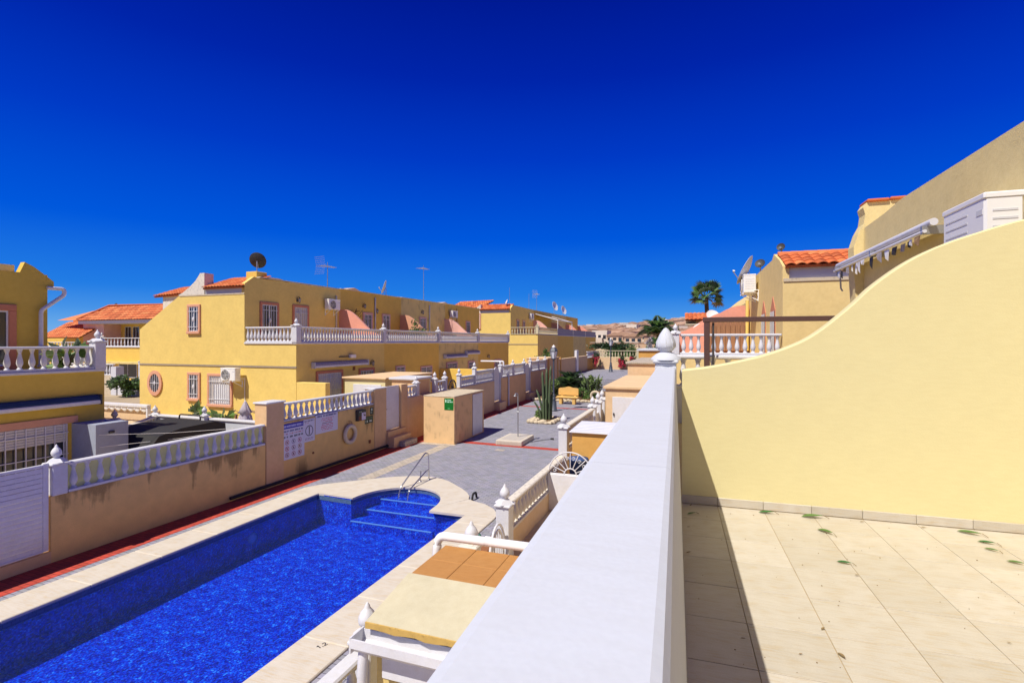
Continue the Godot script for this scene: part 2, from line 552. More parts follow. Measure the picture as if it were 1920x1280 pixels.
# ---------------------------------------------------------------- repeated components
func baluster_mesh(seg: int) -> ArrayMesh:
	var k := "baluster%d" % seg
	if not shared.has(k):
		var st := mb()
		lathe(st, [[0.062, 0.0], [0.062, 0.05], [0.045, 0.07], [0.036, 0.11], [0.05, 0.16], [0.07, 0.26], [0.074, 0.34], [0.066, 0.46], [0.046, 0.64], [0.034, 0.79], [0.036, 0.84], [0.052, 0.87], [0.040, 0.90], [0.060, 0.93], [0.060, 1.0]], seg)
		shared[k] = mk(st)
	return shared[k]

func finial_mesh() -> ArrayMesh:
	if not shared.has("finial"):
		var st := mb()
		lathe(st, [[0.0, 0.0], [0.07, 0.0], [0.075, 0.02], [0.05, 0.045], [0.055, 0.06], [0.092, 0.10], [0.104, 0.145], [0.095, 0.19], [0.070, 0.235], [0.040, 0.27], [0.034, 0.28], [0.030, 0.30], [0.012, 0.33], [0.0, 0.345]], 14)
		shared.finial = mk(st)
	return shared.finial

# balusters between two points at their base, with a bottom and a top rail; h is the whole height
func balusters(parent: Node, a: Vector3, b: Vector3, h: float, step: float, m := "white", seg := 8, rail := 0.15, cap := 0.07) -> void:
	var d := b - a
	var n := int(round(d.length() / step))
	var turn := atan2(-d.z, d.x)
	var L := d.length()
	var st := mb()
	cb(st, Vector3(-L / 2, 0, -rail / 2), Vector3(L / 2, 0.06, rail / 2), 0.01)
	part("bottom_rail", st, m, parent, (a + b) / 2, turn)
	st = mb()
	cb(st, Vector3(-L / 2, h - cap, -rail / 2 - 0.01), Vector3(L / 2, h, rail / 2 + 0.01), 0.02)
	part("top_rail", st, m, parent, (a + b) / 2, turn)
	for i in n:
		var p := a + d * ((i + 0.5) / n) + Vector3(0, 0.06, 0)
		part("baluster", baluster_mesh(seg), m, parent, p, 0.0, Vector3(1, h - cap - 0.06, 1))

# square post with a cap and a flame finial
func post(parent: Node, p: Vector3, h: float, w := 0.24, m := "white", called := "post", fin := 1.0) -> Node3D:
	var st := mb()
	cb(st, Vector3(-w / 2, 0, -w / 2), Vector3(w / 2, h - 0.07, w / 2), 0.012)
	cb(st, Vector3(-w / 2 - 0.035, h - 0.07, -w / 2 - 0.035), Vector3(w / 2 + 0.035, h - 0.02, w / 2 + 0.035), 0.015)
	lathe(st, [[w * 0.78, h - 0.02], [w * 0.45, h + 0.05], [0, h + 0.055]], 4, Vector3.ZERO, false)
	var o := part(called, st, m, parent, p)
	if fin > 0.0:
		part("finial", finial_mesh(), m, o, Vector3(0, h + 0.03, 0), 0.0, Vector3.ONE * fin)
	return o

# a window or barred door facing +Z before it is turned; p is the middle of its opening
func window(parent: Node, p: Vector3, turn: float, w: float, h: float, o := {}) -> Node3D:
	var g := group_part(o.get("called", "window"), parent, p, turn)
	var sw: float = o.get("sw", 0.13)
	var st := mb()
	if sw > 0.0:
		for s in [-1, 1]:
			cb(st, Vector3(s * (w / 2 + sw / 2) - sw / 2, -h / 2, -0.05), Vector3(s * (w / 2 + sw / 2) + sw / 2, h / 2, 0.07), 0.015)
			if s > 0 or not o.has("door"):
				cb(st, Vector3(-w / 2 - sw, s * (h / 2 + sw / 2) - sw / 2, -0.05), Vector3(w / 2 + sw, s * (h / 2 + sw / 2) + sw / 2, 0.07 if s > 0 else 0.11), 0.015)
		part("surround", st, o.get("m", "salmon_light"), g)
	st = mb()
	bx(st, Vector3(-w / 2, -h / 2, -0.02), Vector3(w / 2, h / 2, 0.006))
	part(o.get("fill", "pane"), st, o.get("pane", "glass_dark"), g)
	st = mb()
	var fw := 0.045
	for s in [-1, 1]:
		bx(st, Vector3(s * (w / 2 - fw / 2) - fw / 2, -h / 2, 0.006), Vector3(s * (w / 2 - fw / 2) + fw / 2, h / 2, 0.035))
		bx(st, Vector3(-w / 2 + fw, s * (h / 2 - fw / 2) - fw / 2, 0.006), Vector3(w / 2 - fw, s * (h / 2 - fw / 2) + fw / 2, 0.033))
	bx(st, Vector3(-fw / 2, -h / 2 + fw, 0.006), Vector3(fw / 2, h / 2 - fw, 0.031))
	part("frame", st, "white_metal", g)
	var shut: float = o.get("shutter", 0.0)
	if shut > 0.0:
		st = mb()
		var n := int(h * shut / 0.07)
		for i in n:
			var y := h / 2 - i * h * shut / n
			cb(st, Vector3(-w / 2 + 0.02, y - h * shut / n + 0.006, 0.012), Vector3(w / 2 - 0.02, y, 0.04), 0.008)
		part("roller_shutter", st, "shutter", g)
	var bars: int = o.get("bars", int(w / 0.12))
	if bars > 0:
		for i in bars:
			st = mb()
			var x := -w / 2 + w * (i + 0.5) / bars
			bx(st, Vector3(x - 0.011, -h / 2, 0.055), Vector3(x + 0.011, h / 2, 0.075))
			part("bar", st, "white_metal", g)
		st = mb()
		for y in ([-0.32, 0.32] if h < 1.6 else [-0.36, 0.0, 0.36]):
			bx(st, Vector3(-w / 2, y * h - 0.012, 0.05), Vector3(w / 2, y * h + 0.012, 0.08))
		if o.get("ornament", true):
			lathe(st, [[0.0, -0.14], [0.075, 0.0], [0.0, 0.14]], 4, Vector3(0, 0, 0.07), false, 0.0, Vector3(1, 1, 0.35))
		part("grille", st, "white_metal", g)
	return g

func fan(t: Node3D, st: SurfaceTool, w: float, h: float, z0: float, dp: float, o: Dictionary) -> void:
	var c := Vector3(-w * 0.14, h * 0.5, z0 + dp)
	var R := h * 0.40
	st = mb()
	for k in 28:
		var a := TAU * k / 28
		var b := TAU * (k + 1) / 28
		quad(st, c + Vector3(cos(a) * R, sin(a) * R, 0.004), c + Vector3(cos(b) * R, sin(b) * R, 0.004), c + Vector3(cos(b), sin(b), 0) * 0.01 + Vector3(0, 0, 0.004), c + Vector3(cos(a), sin(a), 0) * 0.01 + Vector3(0, 0, 0.004), Vector3(0, 0, 1))
	part("fan_opening", st, "dark_metal", t)
	st = mb()
	for k in 3:
		var a := TAU * k / 3 + 0.4
		var q := []
		for e in [[0.25, -0.25], [0.95, -0.45], [0.95, 0.25], [0.25, 0.35]]:
			q.append(c + Vector3(cos(a + e[1]) * R * e[0], sin(a + e[1]) * R * e[0], 0.012 + 0.006 * signf(e[1])))
		quad(st, q[0], q[1], q[2], q[3], Vector3(0, 0, 1))
	part("fan", st, "dish_grey", t)
	st = mb()
	for r in [0.25, 0.44, 0.63, 0.82, 1.0]:
		var pts := []
		for k in 25:
			pts.append(c + Vector3(cos(TAU * k / 24) * R * r, sin(TAU * k / 24) * R * r, 0.022))
		tube(st, pts, 0.006 if r < 1.0 else 0.014, 5)
	for k in 6:
		var a := TAU * k / 6
		tube(st, [c + Vector3(0, 0, 0.024), c + Vector3(cos(a) * R, sin(a) * R, 0.024)], 0.006, 4)
	part("fan_guard", st, o.get("m", "plastic"), t)

func air_conditioner(label: String, p: Vector3, turn: float, near_row := false, o := {}) -> Node3D:
	# stands against a wall behind it (local -Z); p is the middle of its back, at its foot
	var t := thing("air_conditioner", label, "air conditioner", p, near_row, "wall-hung air conditioner units", turn)
	org.erase(t)
	var w: float = o.get("w", 0.84)
	var h: float = o.get("h", 0.60)
	var z0: float = o.get("gap", 0.08)
	var dp: float = o.get("d", 0.30)
	var st := mb()
	cb(st, Vector3(-w / 2, 0.03, z0), Vector3(w / 2, h, z0 + dp), 0.02)
	cb(st, Vector3(-w / 2 - 0.008, h - 0.05, z0 - 0.006), Vector3(w / 2 + 0.008, h + 0.012, z0 + dp + 0.008), 0.012)
	part("casing", st, o.get("m", "plastic"), t)
	if o.has("louvred"):
		for k in 6:
			st = mb()
			cb(st, Vector3(-w * 0.42, h * (0.12 + 0.13 * k), z0 + dp), Vector3(w * 0.12, h * (0.12 + 0.13 * k) + 0.018, z0 + dp + 0.004), 0.0015)
			part("slat", st, "grey_plastic", t)
	else:
		fan(t, st, w, h, z0, dp, o)
	st = mb()
	for k in 5:
		var y := h * (0.25 + 0.12 * k)
		bx(st, Vector3(w / 2 - 0.001, y, z0 + 0.05), Vector3(w / 2 + 0.004, y + 0.02, z0 + dp - 0.06))
	bx(st, Vector3(w * 0.33, h * 0.70, z0 + dp), Vector3(w * 0.46, h * 0.78, z0 + dp + 0.004))
	part("louvre", st, "grey_plastic", t)
	st = mb()
	for s in [-1, 1]:
		bx(st, Vector3(s * w * 0.36 - 0.02, -0.01, 0.0), Vector3(s * w * 0.36 + 0.02, 0.03, z0 + dp + 0.03))
		bx(st, Vector3(s * w * 0.36 - 0.02, -0.30, 0.0), Vector3(s * w * 0.36 + 0.02, -0.01, 0.03))
		prism(st, [Vector2(0.03, -0.28), Vector2(z0 + dp, -0.012), Vector2(z0 + dp - 0.05, -0.012), Vector2(0.03, -0.24)], 0, s * w * 0.36 - 0.008, s * w * 0.36 + 0.008)
	part("bracket", st, o.get("bm", "plastic"), t)
	st = mb()
	var side := w / 2 + 0.03
	tube(st, bend([Vector3(w / 2, 0.12, z0 + 0.06), Vector3(side, 0.12, z0 + 0.06), Vector3(side, 0.12, 0.02), Vector3(side, o.get("pipe", -0.6), 0.02)], 0.02, 3), 0.018, 6)
	part("pipe", st, o.get("m", "plastic"), t)
	return t

func satellite_dish(label: String, p: Vector3, r: float, aim: Vector3, m: String, near_row := false, mast := 0.8) -> void:
	var t := thing("satellite_dish", label, "satellite dish", p, near_row, "satellite dishes on the roofs")
	org.erase(t)
	var st := mb()
	tube(st, [Vector3(0, 0, 0), Vector3(0, mast, 0)], 0.025, 6)
	bx(st, Vector3(-0.10, 0, -0.10), Vector3(0.10, 0.015, 0.10))
	part("mast", st, "galvanised", t)
	var g := group_part("reflector", t, Vector3(0, mast, 0))
	g.basis = Basis.looking_at(-aim.normalized(), Vector3.UP) * Basis(Vector3(1, 0, 0), PI / 2)
	st = mb()
	var prof := []
	for k in 9:
		var f := k / 8.0
		prof.append([r * f, 0.06 + 0.22 * r * f * f])
	lathe(st, prof, 26)
	for k in range(8, -1, -1):
		pass
	var back := []
	for k in 9:
		var f := k / 8.0
		back.append([r * f * 1.01, 0.045 + 0.22 * r * f * f])
	lathe(st, back, 26)
	lathe(st, [[r, 0.06 + 0.22 * r], [r * 1.02, 0.05 + 0.22 * r], [r * 1.01, 0.045 + 0.22 * r]], 26)
	part("bowl", st, m, g)
	st = mb()
	tube(st, bend([Vector3(0, 0.05, 0), Vector3(0, 0.02, r * 0.9), Vector3(0, r * 0.95, r * 0.35)], 0.05, 4), 0.018, 6)
	tube(st, [Vector3(0, r * 0.95, r * 0.35), Vector3(0, r * 0.82, r * 0.30)], 0.04, 8)
	part("feed_arm", st, "galvanised", g)

func aerial(label: String, p: Vector3, h: float, kind: int) -> void:
	var t := thing("roof_aerial", label, "aerial", p, false, "thin aerials on the roofs")
	org.erase(t)
	var st := mb()
	tube(st, [Vector3.ZERO, Vector3(0, h, 0)], 0.03, 6, 0.018)
	part("mast", st, "galvanised", t)
	if kind == 0:
		return
	st = mb()
	var y := h - 0.25
	tube(st, [Vector3(-0.1, y, 0.45), Vector3(0.1, y, -0.55)], 0.014, 5)
	for k in 9:
		var f := k / 8.0
		var c := Vector3(lerpf(-0.1, 0.1, f), y, lerpf(0.45, -0.55, f))
		var l := lerpf(0.42, 0.16, f)
		tube(st, [c - Vector3(l, 0, 0.2 * l), c + Vector3(l, 0, 0.2 * l)], 0.008, 4)
	if kind == 2:
		for s in [-1, 1]:
			for k in 5:
				var c := Vector3(-0.1, y + s * 0.11 * (k + 0.5), 0.47 + 0.03 * k)
				tube(st, [c - Vector3(0.4, 0, 0.06), c + Vector3(0.4, 0, 0.06)], 0.007, 4)
	part("antenna", st, "galvanised", t)

func wall_lantern(label: String, p: Vector3, turn: float, near_row := false) -> void:
	var t := thing("wall_lantern", label, "lantern", p, near_row, "wrought lanterns on the house fronts", turn)
	org.erase(t)
	var st := mb()
	tube(st, bend([Vector3(0, -0.1, 0.0), Vector3(0, 0.1, 0.02), Vector3(0, 0.16, 0.14), Vector3(0, 0.08, 0.16)], 0.05, 3), 0.014, 5)
	bx(st, Vector3(-0.05, -0.14, 0), Vector3(0.05, 0.02, 0.015))
	part("bracket", st, "dark_metal", t)
	st = mb()
	lathe(st, [[0.0, 0.10], [0.02, 0.09], [0.085, 0.03], [0.075, 0.025]], 6, Vector3(0, 0, 0.16), false)
	lathe(st, [[0.03, -0.19], [0.045, -0.17], [0.0, -0.22]], 6, Vector3(0, 0, 0.16), false)
	for k in 6:
		var a := TAU * k / 6
		tube(st, [Vector3(cos(a) * 0.045, -0.17, 0.16 + sin(a) * 0.045), Vector3(cos(a) * 0.078, 0.03, 0.16 + sin(a) * 0.078)], 0.007, 4)
	part("cage", st, "dark_metal", t)
	st = mb()
	lathe(st, [[0.038, -0.165], [0.07, 0.025]], 6, Vector3(0, 0, 0.16), false)
	part("pane", st, "curtain", t)

# retractable awning in its cassette, along local X, on a wall behind it
func awning(label: String, p: Vector3, turn: float, w: float, m: String, front := "white_metal", near_row := false) -> Node3D:
	var t := thing("retractable_awning", label, "awning", p, near_row, "", turn)
	org.erase(t)
	var st := mb()
	var arc := []
	for k in 9:
		var a := PI * k / 8.0
		arc.append(Vector2(0.11 + cos(a) * 0.10, sin(a) * 0.08))
	arc.append(Vector2(0.0, -0.02))
	arc.append(Vector2(0.20, -0.02))
	prism(st, [Vector2(0.0, 0.0), Vector2(0.0, 0.11), Vector2(0.08, 0.15), Vector2(0.17, 0.12), Vector2(0.22, 0.04), Vector2(0.22, 0.0)], 0, -w / 2, w / 2)
	part("rolled_canvas", st, m, t)
	st = mb()
	cb(st, Vector3(-w / 2, -0.12, 0.19), Vector3(w / 2, -0.003, 0.25), 0.02)
	part("front_bar", st, front, t)
	for s in [-1, 1]:
		st = mb()
		cb(st, Vector3(s * (w / 2 + 0.025) - 0.022, -0.14, 0), Vector3(s * (w / 2 + 0.025) + 0.022, 0.16, 0.26), 0.02)
		part("end_bracket", st, "grey_plastic" if m != "canvas_blue" else "dark_metal", t)
	return t

func tile_mesh() -> ArrayMesh:
	# one roof tile: an S in section, tapering a little, lip at its lower end; x across 0.22, z down the slope 0.42
	if not shared.has("roof_tile"):
		var st := mb()
		var n := 8
		var sec := []
		for k in n + 1:
			var f := float(k) / n
			sec.append(Vector2(-0.12 + 0.24 * f, 0.055 * sin(PI * f * 1.0) * (1.0 if f < 2 else 0.0) + 0.004))
		group_no += 1
		st.set_smooth_group(group_no)
		for k in n:
			var a: Vector2 = sec[k]
			var b: Vector2 = sec[k + 1]
			quad(st, Vector3(a.x * 0.88, a.y * 0.85 - 0.0, -0.22), Vector3(b.x * 0.88, b.y * 0.85, -0.22), Vector3(b.x, b.y + 0.022, 0.22), Vector3(a.x, a.y + 0.022, 0.22), Vector3.UP)
		st.set_smooth_group(-1)
		for k in n:
			var a: Vector2 = sec[k]
			var b: Vector2 = sec[k + 1]
			quad(st, Vector3(a.x, a.y + 0.022, 0.22), Vector3(b.x, b.y + 0.022, 0.22), Vector3(b.x * 0.86, b.y + 0.002, 0.22), Vector3(a.x * 0.86, a.y + 0.002, 0.22), Vector3(0, 0, 1))
		shared.roof_tile = mk(st)
	return shared.roof_tile

# tiles laid on a slope: o is the lower corner, u runs along the eave, s up the slope
func tiles(parent: Node, o: Vector3, u: Vector3, s: Vector3, step := 0.22, row := 0.36, hip := []) -> void:
	var nu := int(round(u.length() / step))
	var ns := int(ceil(s.length() / row))
	var ud := u.normalized()
	var sd := s.normalized()
	var nd := -ud.cross(sd).normalized()
	var sx := nd.cross(ud).normalized()
	if sx.dot(sd) < 0:
		sx = -sx
	if nd.y < 0:
		nd = -nd
	var st := mb()
	quad(st, o, o + u, o + u + s, o + s, nd)
	quad(st, o - nd * 0.08, o + u - nd * 0.08, o + u, o, -sd)
	quad(st, o - nd * 0.08, o + u - nd * 0.08, o + u + s - nd * 0.08, o + s - nd * 0.08, -nd)
	if hip.is_empty():
		part("roof_deck", st, "terracotta_dark", parent)
	var ms := ["terracotta", "terracotta_light", "terracotta", "terracotta_dark", "terracotta_light", "terracotta"]
	for j in ns:
		for i in nu:
			var c := o + ud * ((i + 0.5) * u.length() / nu) + sd * (0.18 + j * s.length() / ns) + nd * (0.012 + 0.004 * rng.randf())
			if not hip.is_empty() and (c.x < o.x + (c.y - o.y) * hip[0] or c.x > o.x + u.x - (c.y - o.y) * hip[1]):
				continue
			var t := part("roof_tile", tile_mesh(), ms[rng.randi() % ms.size()], parent, c)
			var b := Basis(ud, nd, -sx)
			if b.determinant() < 0:
				b = Basis(-ud, nd, -sx)
			t.basis = b.rotated(nd, rng.randf_range(-0.02, 0.02)).scaled_local(Vector3(u.length() / nu / 0.22, 1, 1))

# ---------------------------------------------------------------- plants
func leaf_quad(st: SurfaceTool, c: Vector3, d: Vector3, n: Vector3, l: float, w: float) -> void:
	var s := d.cross(n).normalized() * w * 0.5
	var m := c + d * l * 0.45 + n * l * 0.08
	tri(st, c, m + s, c + d * l, n)
	tri(st, c, m - s, c + d * l, n)

func rand_dir() -> Vector3:
	var z := rng.randf_range(-1, 1)
	var a := rng.randf_range(0, TAU)
	return Vector3(cos(a) * sqrt(1 - z * z), z, sin(a) * sqrt(1 - z * z))

# foliage scattered in clumps through an ellipsoid
func foliage(c: Vector3, e: Vector3, count: int, size: float, clumps: int) -> SurfaceTool:
	var st := mb()
	var cs := []
	for i in clumps:
		var d := rand_dir() * pow(rng.randf(), 0.45)
		cs.append([c + d * e * 0.8, rng.randf_range(0.22, 0.42)])
	for i in count:
		var k: Array = cs[rng.randi() % cs.size()]
		var p: Vector3 = k[0] + rand_dir() * e * k[1] * pow(rng.randf(), 0.6)
		if p.y < 0.02:
			p.y = 0.02 + rng.randf() * 0.1
		var d := (rand_dir() + (p - c).normalized() * 0.7 + Vector3(0, 0.25, 0)).normalized()
		leaf_quad(st, p, d, rand_dir(), size * rng.randf_range(0.6, 1.3), size * 0.55)
	return st

func bush(label: String, category: String, p: Vector3, e: Vector3, count: int, size: float, m := "leaf", clumps := 14, group := "", called := "bush") -> Node3D:
	var t := thing(called, label, category, p, false, group)
	org.erase(t)
	part("foliage", foliage(Vector3(0, e.y * 0.95, 0), e, count, size, clumps), m, t)
	var st := mb()
	for k in 5:
		var a := TAU * k / 5 + 0.4
		tube(st, [Vector3(0, 0, 0), Vector3(cos(a) * e.x * 0.25, e.y * 0.7, sin(a) * e.z * 0.25), Vector3(cos(a) * e.x * 0.6, e.y * 1.2, sin(a) * e.z * 0.6)], 0.03, 5, 0.008)
	part("stem", st, "bark", t)
	return t

func fan_frond_mesh() -> ArrayMesh:
	if not shared.has("fan_frond"):
		var st := mb()
		tube(st, [Vector3.ZERO, Vector3(0, 0.12, 0.5), Vector3(0, 0.15, 0.95)], 0.03, 4, 0.02)
		for k in 17:
			var a := (k - 8) / 8.0 * 1.75
			var d := Vector3(sin(a), 0.05 - 0.12 * absf(a), cos(a))
			var c := Vector3(0, 0.15, 0.95)
			var s := Vector3(cos(a), 0, -sin(a)) * 0.075
			var l := 0.85 - 0.12 * absf(a)
			var m := c + d * l * 0.55 + Vector3(0, 0.05, 0)
			var e := c + d * l + Vector3(0, -0.05 - 0.05 * (k % 3), 0)
			tri(st, c, m + s, m - s, Vector3.UP)
			tri(st, m + s, m - s, e, Vector3.UP)
		shared.fan_frond = mk(st)
	return shared.fan_frond

func pinnate_frond_mesh() -> ArrayMesh:
	if not shared.has("pinnate_frond"):
		var st := mb()
		var pts := []
		for k in 11:
			var f := k / 10.0
			pts.append(Vector3(0, 0.55 * f - 0.75 * f * f, 1.0 * f))
		tube(st, pts, 0.014, 4, 0.004)
		for k in 30:
			var f := 0.12 + 0.88 * k / 29.0
			var c := Vector3(0, 0.55 * f - 0.75 * f * f, 1.0 * f)
			var l := 0.30 * sin(PI * clampf(f * 0.9 + 0.08, 0, 1)) + 0.05
			for s in [-1.0, 1.0]:
				leaf_quad(st, c, Vector3(s, 0.22, 0.55).normalized(), Vector3(0, 1, 0), l, 0.045)
		shared.pinnate_frond = mk(st)
	return shared.pinnate_frond

func palm(label: String, p: Vector3, h: float, r: float, n: int, fan: bool) -> void:
	var t := thing("palm_tree", label, "palm tree", p)
	org.erase(t)
	var st := mb()
	var pts := []
	for k in 8:
		pts.append(Vector3(0.15 * sin(k * 0.5), h * k / 7.0, 0.1 * sin(k * 0.7)))
	tube(st, pts, r * 0.13, 9, r * 0.10)
	part("trunk", st, "bark", t)
	var top: Vector3 = pts[-1]
	var crown := group_part("crown", t, top)
	for i in n:
		var f := float(i) / n
		var a := i * 2.39996
		var el := lerpf(1.3, -0.55 if fan else 0.12, pow(f, 0.8)) + rng.randf_range(-0.12, 0.12)
		var o := part("frond", fan_frond_mesh() if fan else pinnate_frond_mesh(), ["leaf", "leaf_b", "leaf", "leaf_dark"][i % 4] if f < 0.88 else "leaf_dry", crown)
		var s := r * rng.randf_range(0.85, 1.1) / (1.75 if fan else 1.0)
		o.basis = (Basis(Vector3.UP, a) * Basis(Vector3(1, 0, 0), -el) * Basis(Vector3(0, 0, 1), rng.randf_range(-1.0, 1.0) * (0.9 if fan else 0.15))).scaled(Vector3.ONE * s)

# ---------------------------------------------------------------- scene
func _ready() -> void:
	rng.seed = 7
	var cam := Camera3D.new()
	cam.name = "camera"
	cam.fov = rad_to_deg(2.0 * atan(640.0 / 960.0))
	cam.near = 0.05
	cam.far = 3000.0
	cam.position = Vector3(0, 4.2, 0)
	cam.rotation.y = atan(345.0 / 960.0)
	add_child(cam)
	cam.current = true
	var we := WorldEnvironment.new()
	we.name = "world_environment"
	var env := Environment.new()
	env.background_mode = Environment.BG_SKY
	env.sky = make_sky()
	env.background_energy_multiplier = 0.77
	env.tonemap_mode = Environment.TONE_MAPPER_LINEAR
	env.tonemap_exposure = 1.3
	env.sdfgi_enabled = true
	env.ssao_enabled = true
	env.ssil_enabled = true
	we.environment = env
	add_child(we)
	var sun := DirectionalLight3D.new()
	sun.name = "sun"
	sun.light_energy = 1.4
	sun.light_color = Color(1.0, 0.972, 0.925)
	sun.light_angular_distance = 0.5
	sun.shadow_enabled = true
	add_child(sun)
	sun.look_at_from_position(Vector3.ZERO, SUN, Vector3.UP)
	make_textures()
	make_materials()
	ground()
	pool()
	garden_walls()
	left_terrace()
	far_left()
	second_block()
	near_row()
	patios()
	walk_things()
	distance_things()
	small_things()

# ---------------------------------------------------------------- ground and walk
func bay(cx: float, cz: float, a: float, b: float, n: int) -> Array:
	var out := []
	for k in n + 1:
		var t := PI - PI * k / n
		out.append(Vector2(cx + a * cos(t), cz - b * sin(t)))
	return out

func ground() -> void:
	var st := mb()
	var y := -0.06
	for r in [[-900.0, -9.95, -1400.0, 200.0], [-5.05, 900.0, -1400.0, 200.0], [-9.95, -5.05, -1400.0, -13.0], [-9.95, -5.05, 0.3, 200.0]]:
		quad(st, Vector3(r[0], y, r[2]), Vector3(r[1], y, r[2]), Vector3(r[1], y, r[3]), Vector3(r[0], y, r[3]), Vector3.UP)
	setting("ground", st, "earth")
	# the paved walk with the pool's outline cut from it
	var hole := [Vector2(-9.8, -0.3), Vector2(-9.8, -11.45)] + bay(-7.4, -11.38, 1.24, 1.5, 20) + [Vector2(-5.19, -11.2), Vector2(-5.19, -0.3)]
	var outer := [Vector2(-11.55, 3.0), Vector2(-11.55, -46.0), Vector2(-3.5, -46.0), Vector2(-3.5, 3.0)]
	var poly := outer + [Vector2(-9.8, 3.0)] + hole + [Vector2(-5.19, 3.0)]
	# a slit joins the hole to the near edge: the strip behind the camera is laid on its own
	poly = [Vector2(-11.55, -0.3), Vector2(-11.55, -46.0), Vector2(-3.5, -46.0), Vector2(-3.5, -0.3), Vector2(-5.19, -0.3), Vector2(-5.19, -11.2)]
	var arc := bay(-7.4, -11.38, 1.24, 1.5, 20)
	arc.reverse()
	poly += arc + [Vector2(-9.8, -11.45), Vector2(-9.8, -0.3)]
	st = mb()
	sheet(st, poly, 0.0)
	sheet(st, [Vector2(-11.55, 3.0), Vector2(-11.55, -0.3), Vector2(-3.5, -0.3), Vector2(-3.5, 3.0)], 0.0)
	setting("paved_walk", st, "paver")
	st = mb()
	sheet(st, [Vector2(-11.55, 3.0), Vector2(-11.55, -46.0), Vector2(-10.76, -46.0), Vector2(-10.76, 3.0)], 0.004)
	sheet(st, [Vector2(-10.75, -19.3), Vector2(-3.6, -19.05), Vector2(-3.6, -19.42), Vector2(-10.75, -19.72)], 0.004)
	sheet(st, [Vector2(-10.75, -31.5), Vector2(-3.6, -30.9), Vector2(-3.6, -31.2), Vector2(-10.75, -31.85)], 0.004)
	setting("red_paving_bands", st, "paver_red")
	st = mb()
	sheet(st, [Vector2(-9.75, -13.1), Vector2(-9.30, -13.1), Vector2(-9.30, -18.55), Vector2(-9.75, -18.45)], 0.004)
	sheet(st, [Vector2(-10.8, -18.45), Vector2(-9.15, -18.55), Vector2(-9.15, -18.85), Vector2(-10.8, -18.85)], 0.008)
	sheet(st, [Vector2(-7.3, -18.3), Vector2(-6.95, -18.3), Vector2(-6.95, -18.62), Vector2(-7.3, -18.62)], 0.006)
	sheet(st, [Vector2(-9.9, -12.25), Vector2(-9.5, -12.25), Vector2(-9.5, -12.65), Vector2(-9.9, -12.65)], 0.008)
	setting("cream_paving_strip", st, "paver_cream")
	# raised gardens behind the pool wall, and the patios under the near row
	st = mb()
	bx(st, Vector3(-30, -0.05, -10.6), Vector3(-11.74, 0.35, -18.4))
	bx(st, Vector3(-16.98, -0.05, -18.45), Vector3(-11.74, 0.6, -52))
	bx(st, Vector3(-30, -0.05, 3), Vector3(-11.74, 0.25, -10.55))
	setting("garden_terraces", st, "patio")
	st = mb()
	sheet(st, [Vector2(-3.45, 3.0), Vector2(-3.45, -40.0), Vector2(4.0, -40.0), Vector2(4.0, 3.0)], 0.006)
	setting("patio_paving", st, "patio")
	# steps up to the next stretch of the walk
	st = mb()
	for k in 6:
		bx(st, Vector3(-7.6, -0.02, -42.0 - 0.42 * k), Vector3(-3.9, 0.16 * (k + 1), -42.0 - 0.42 * (k + 1)))
	bx(st, Vector3(-11.2, -0.02, -44.52), Vector3(-3.9, 0.955, -60))
	setting("walk_steps", st, "paver")

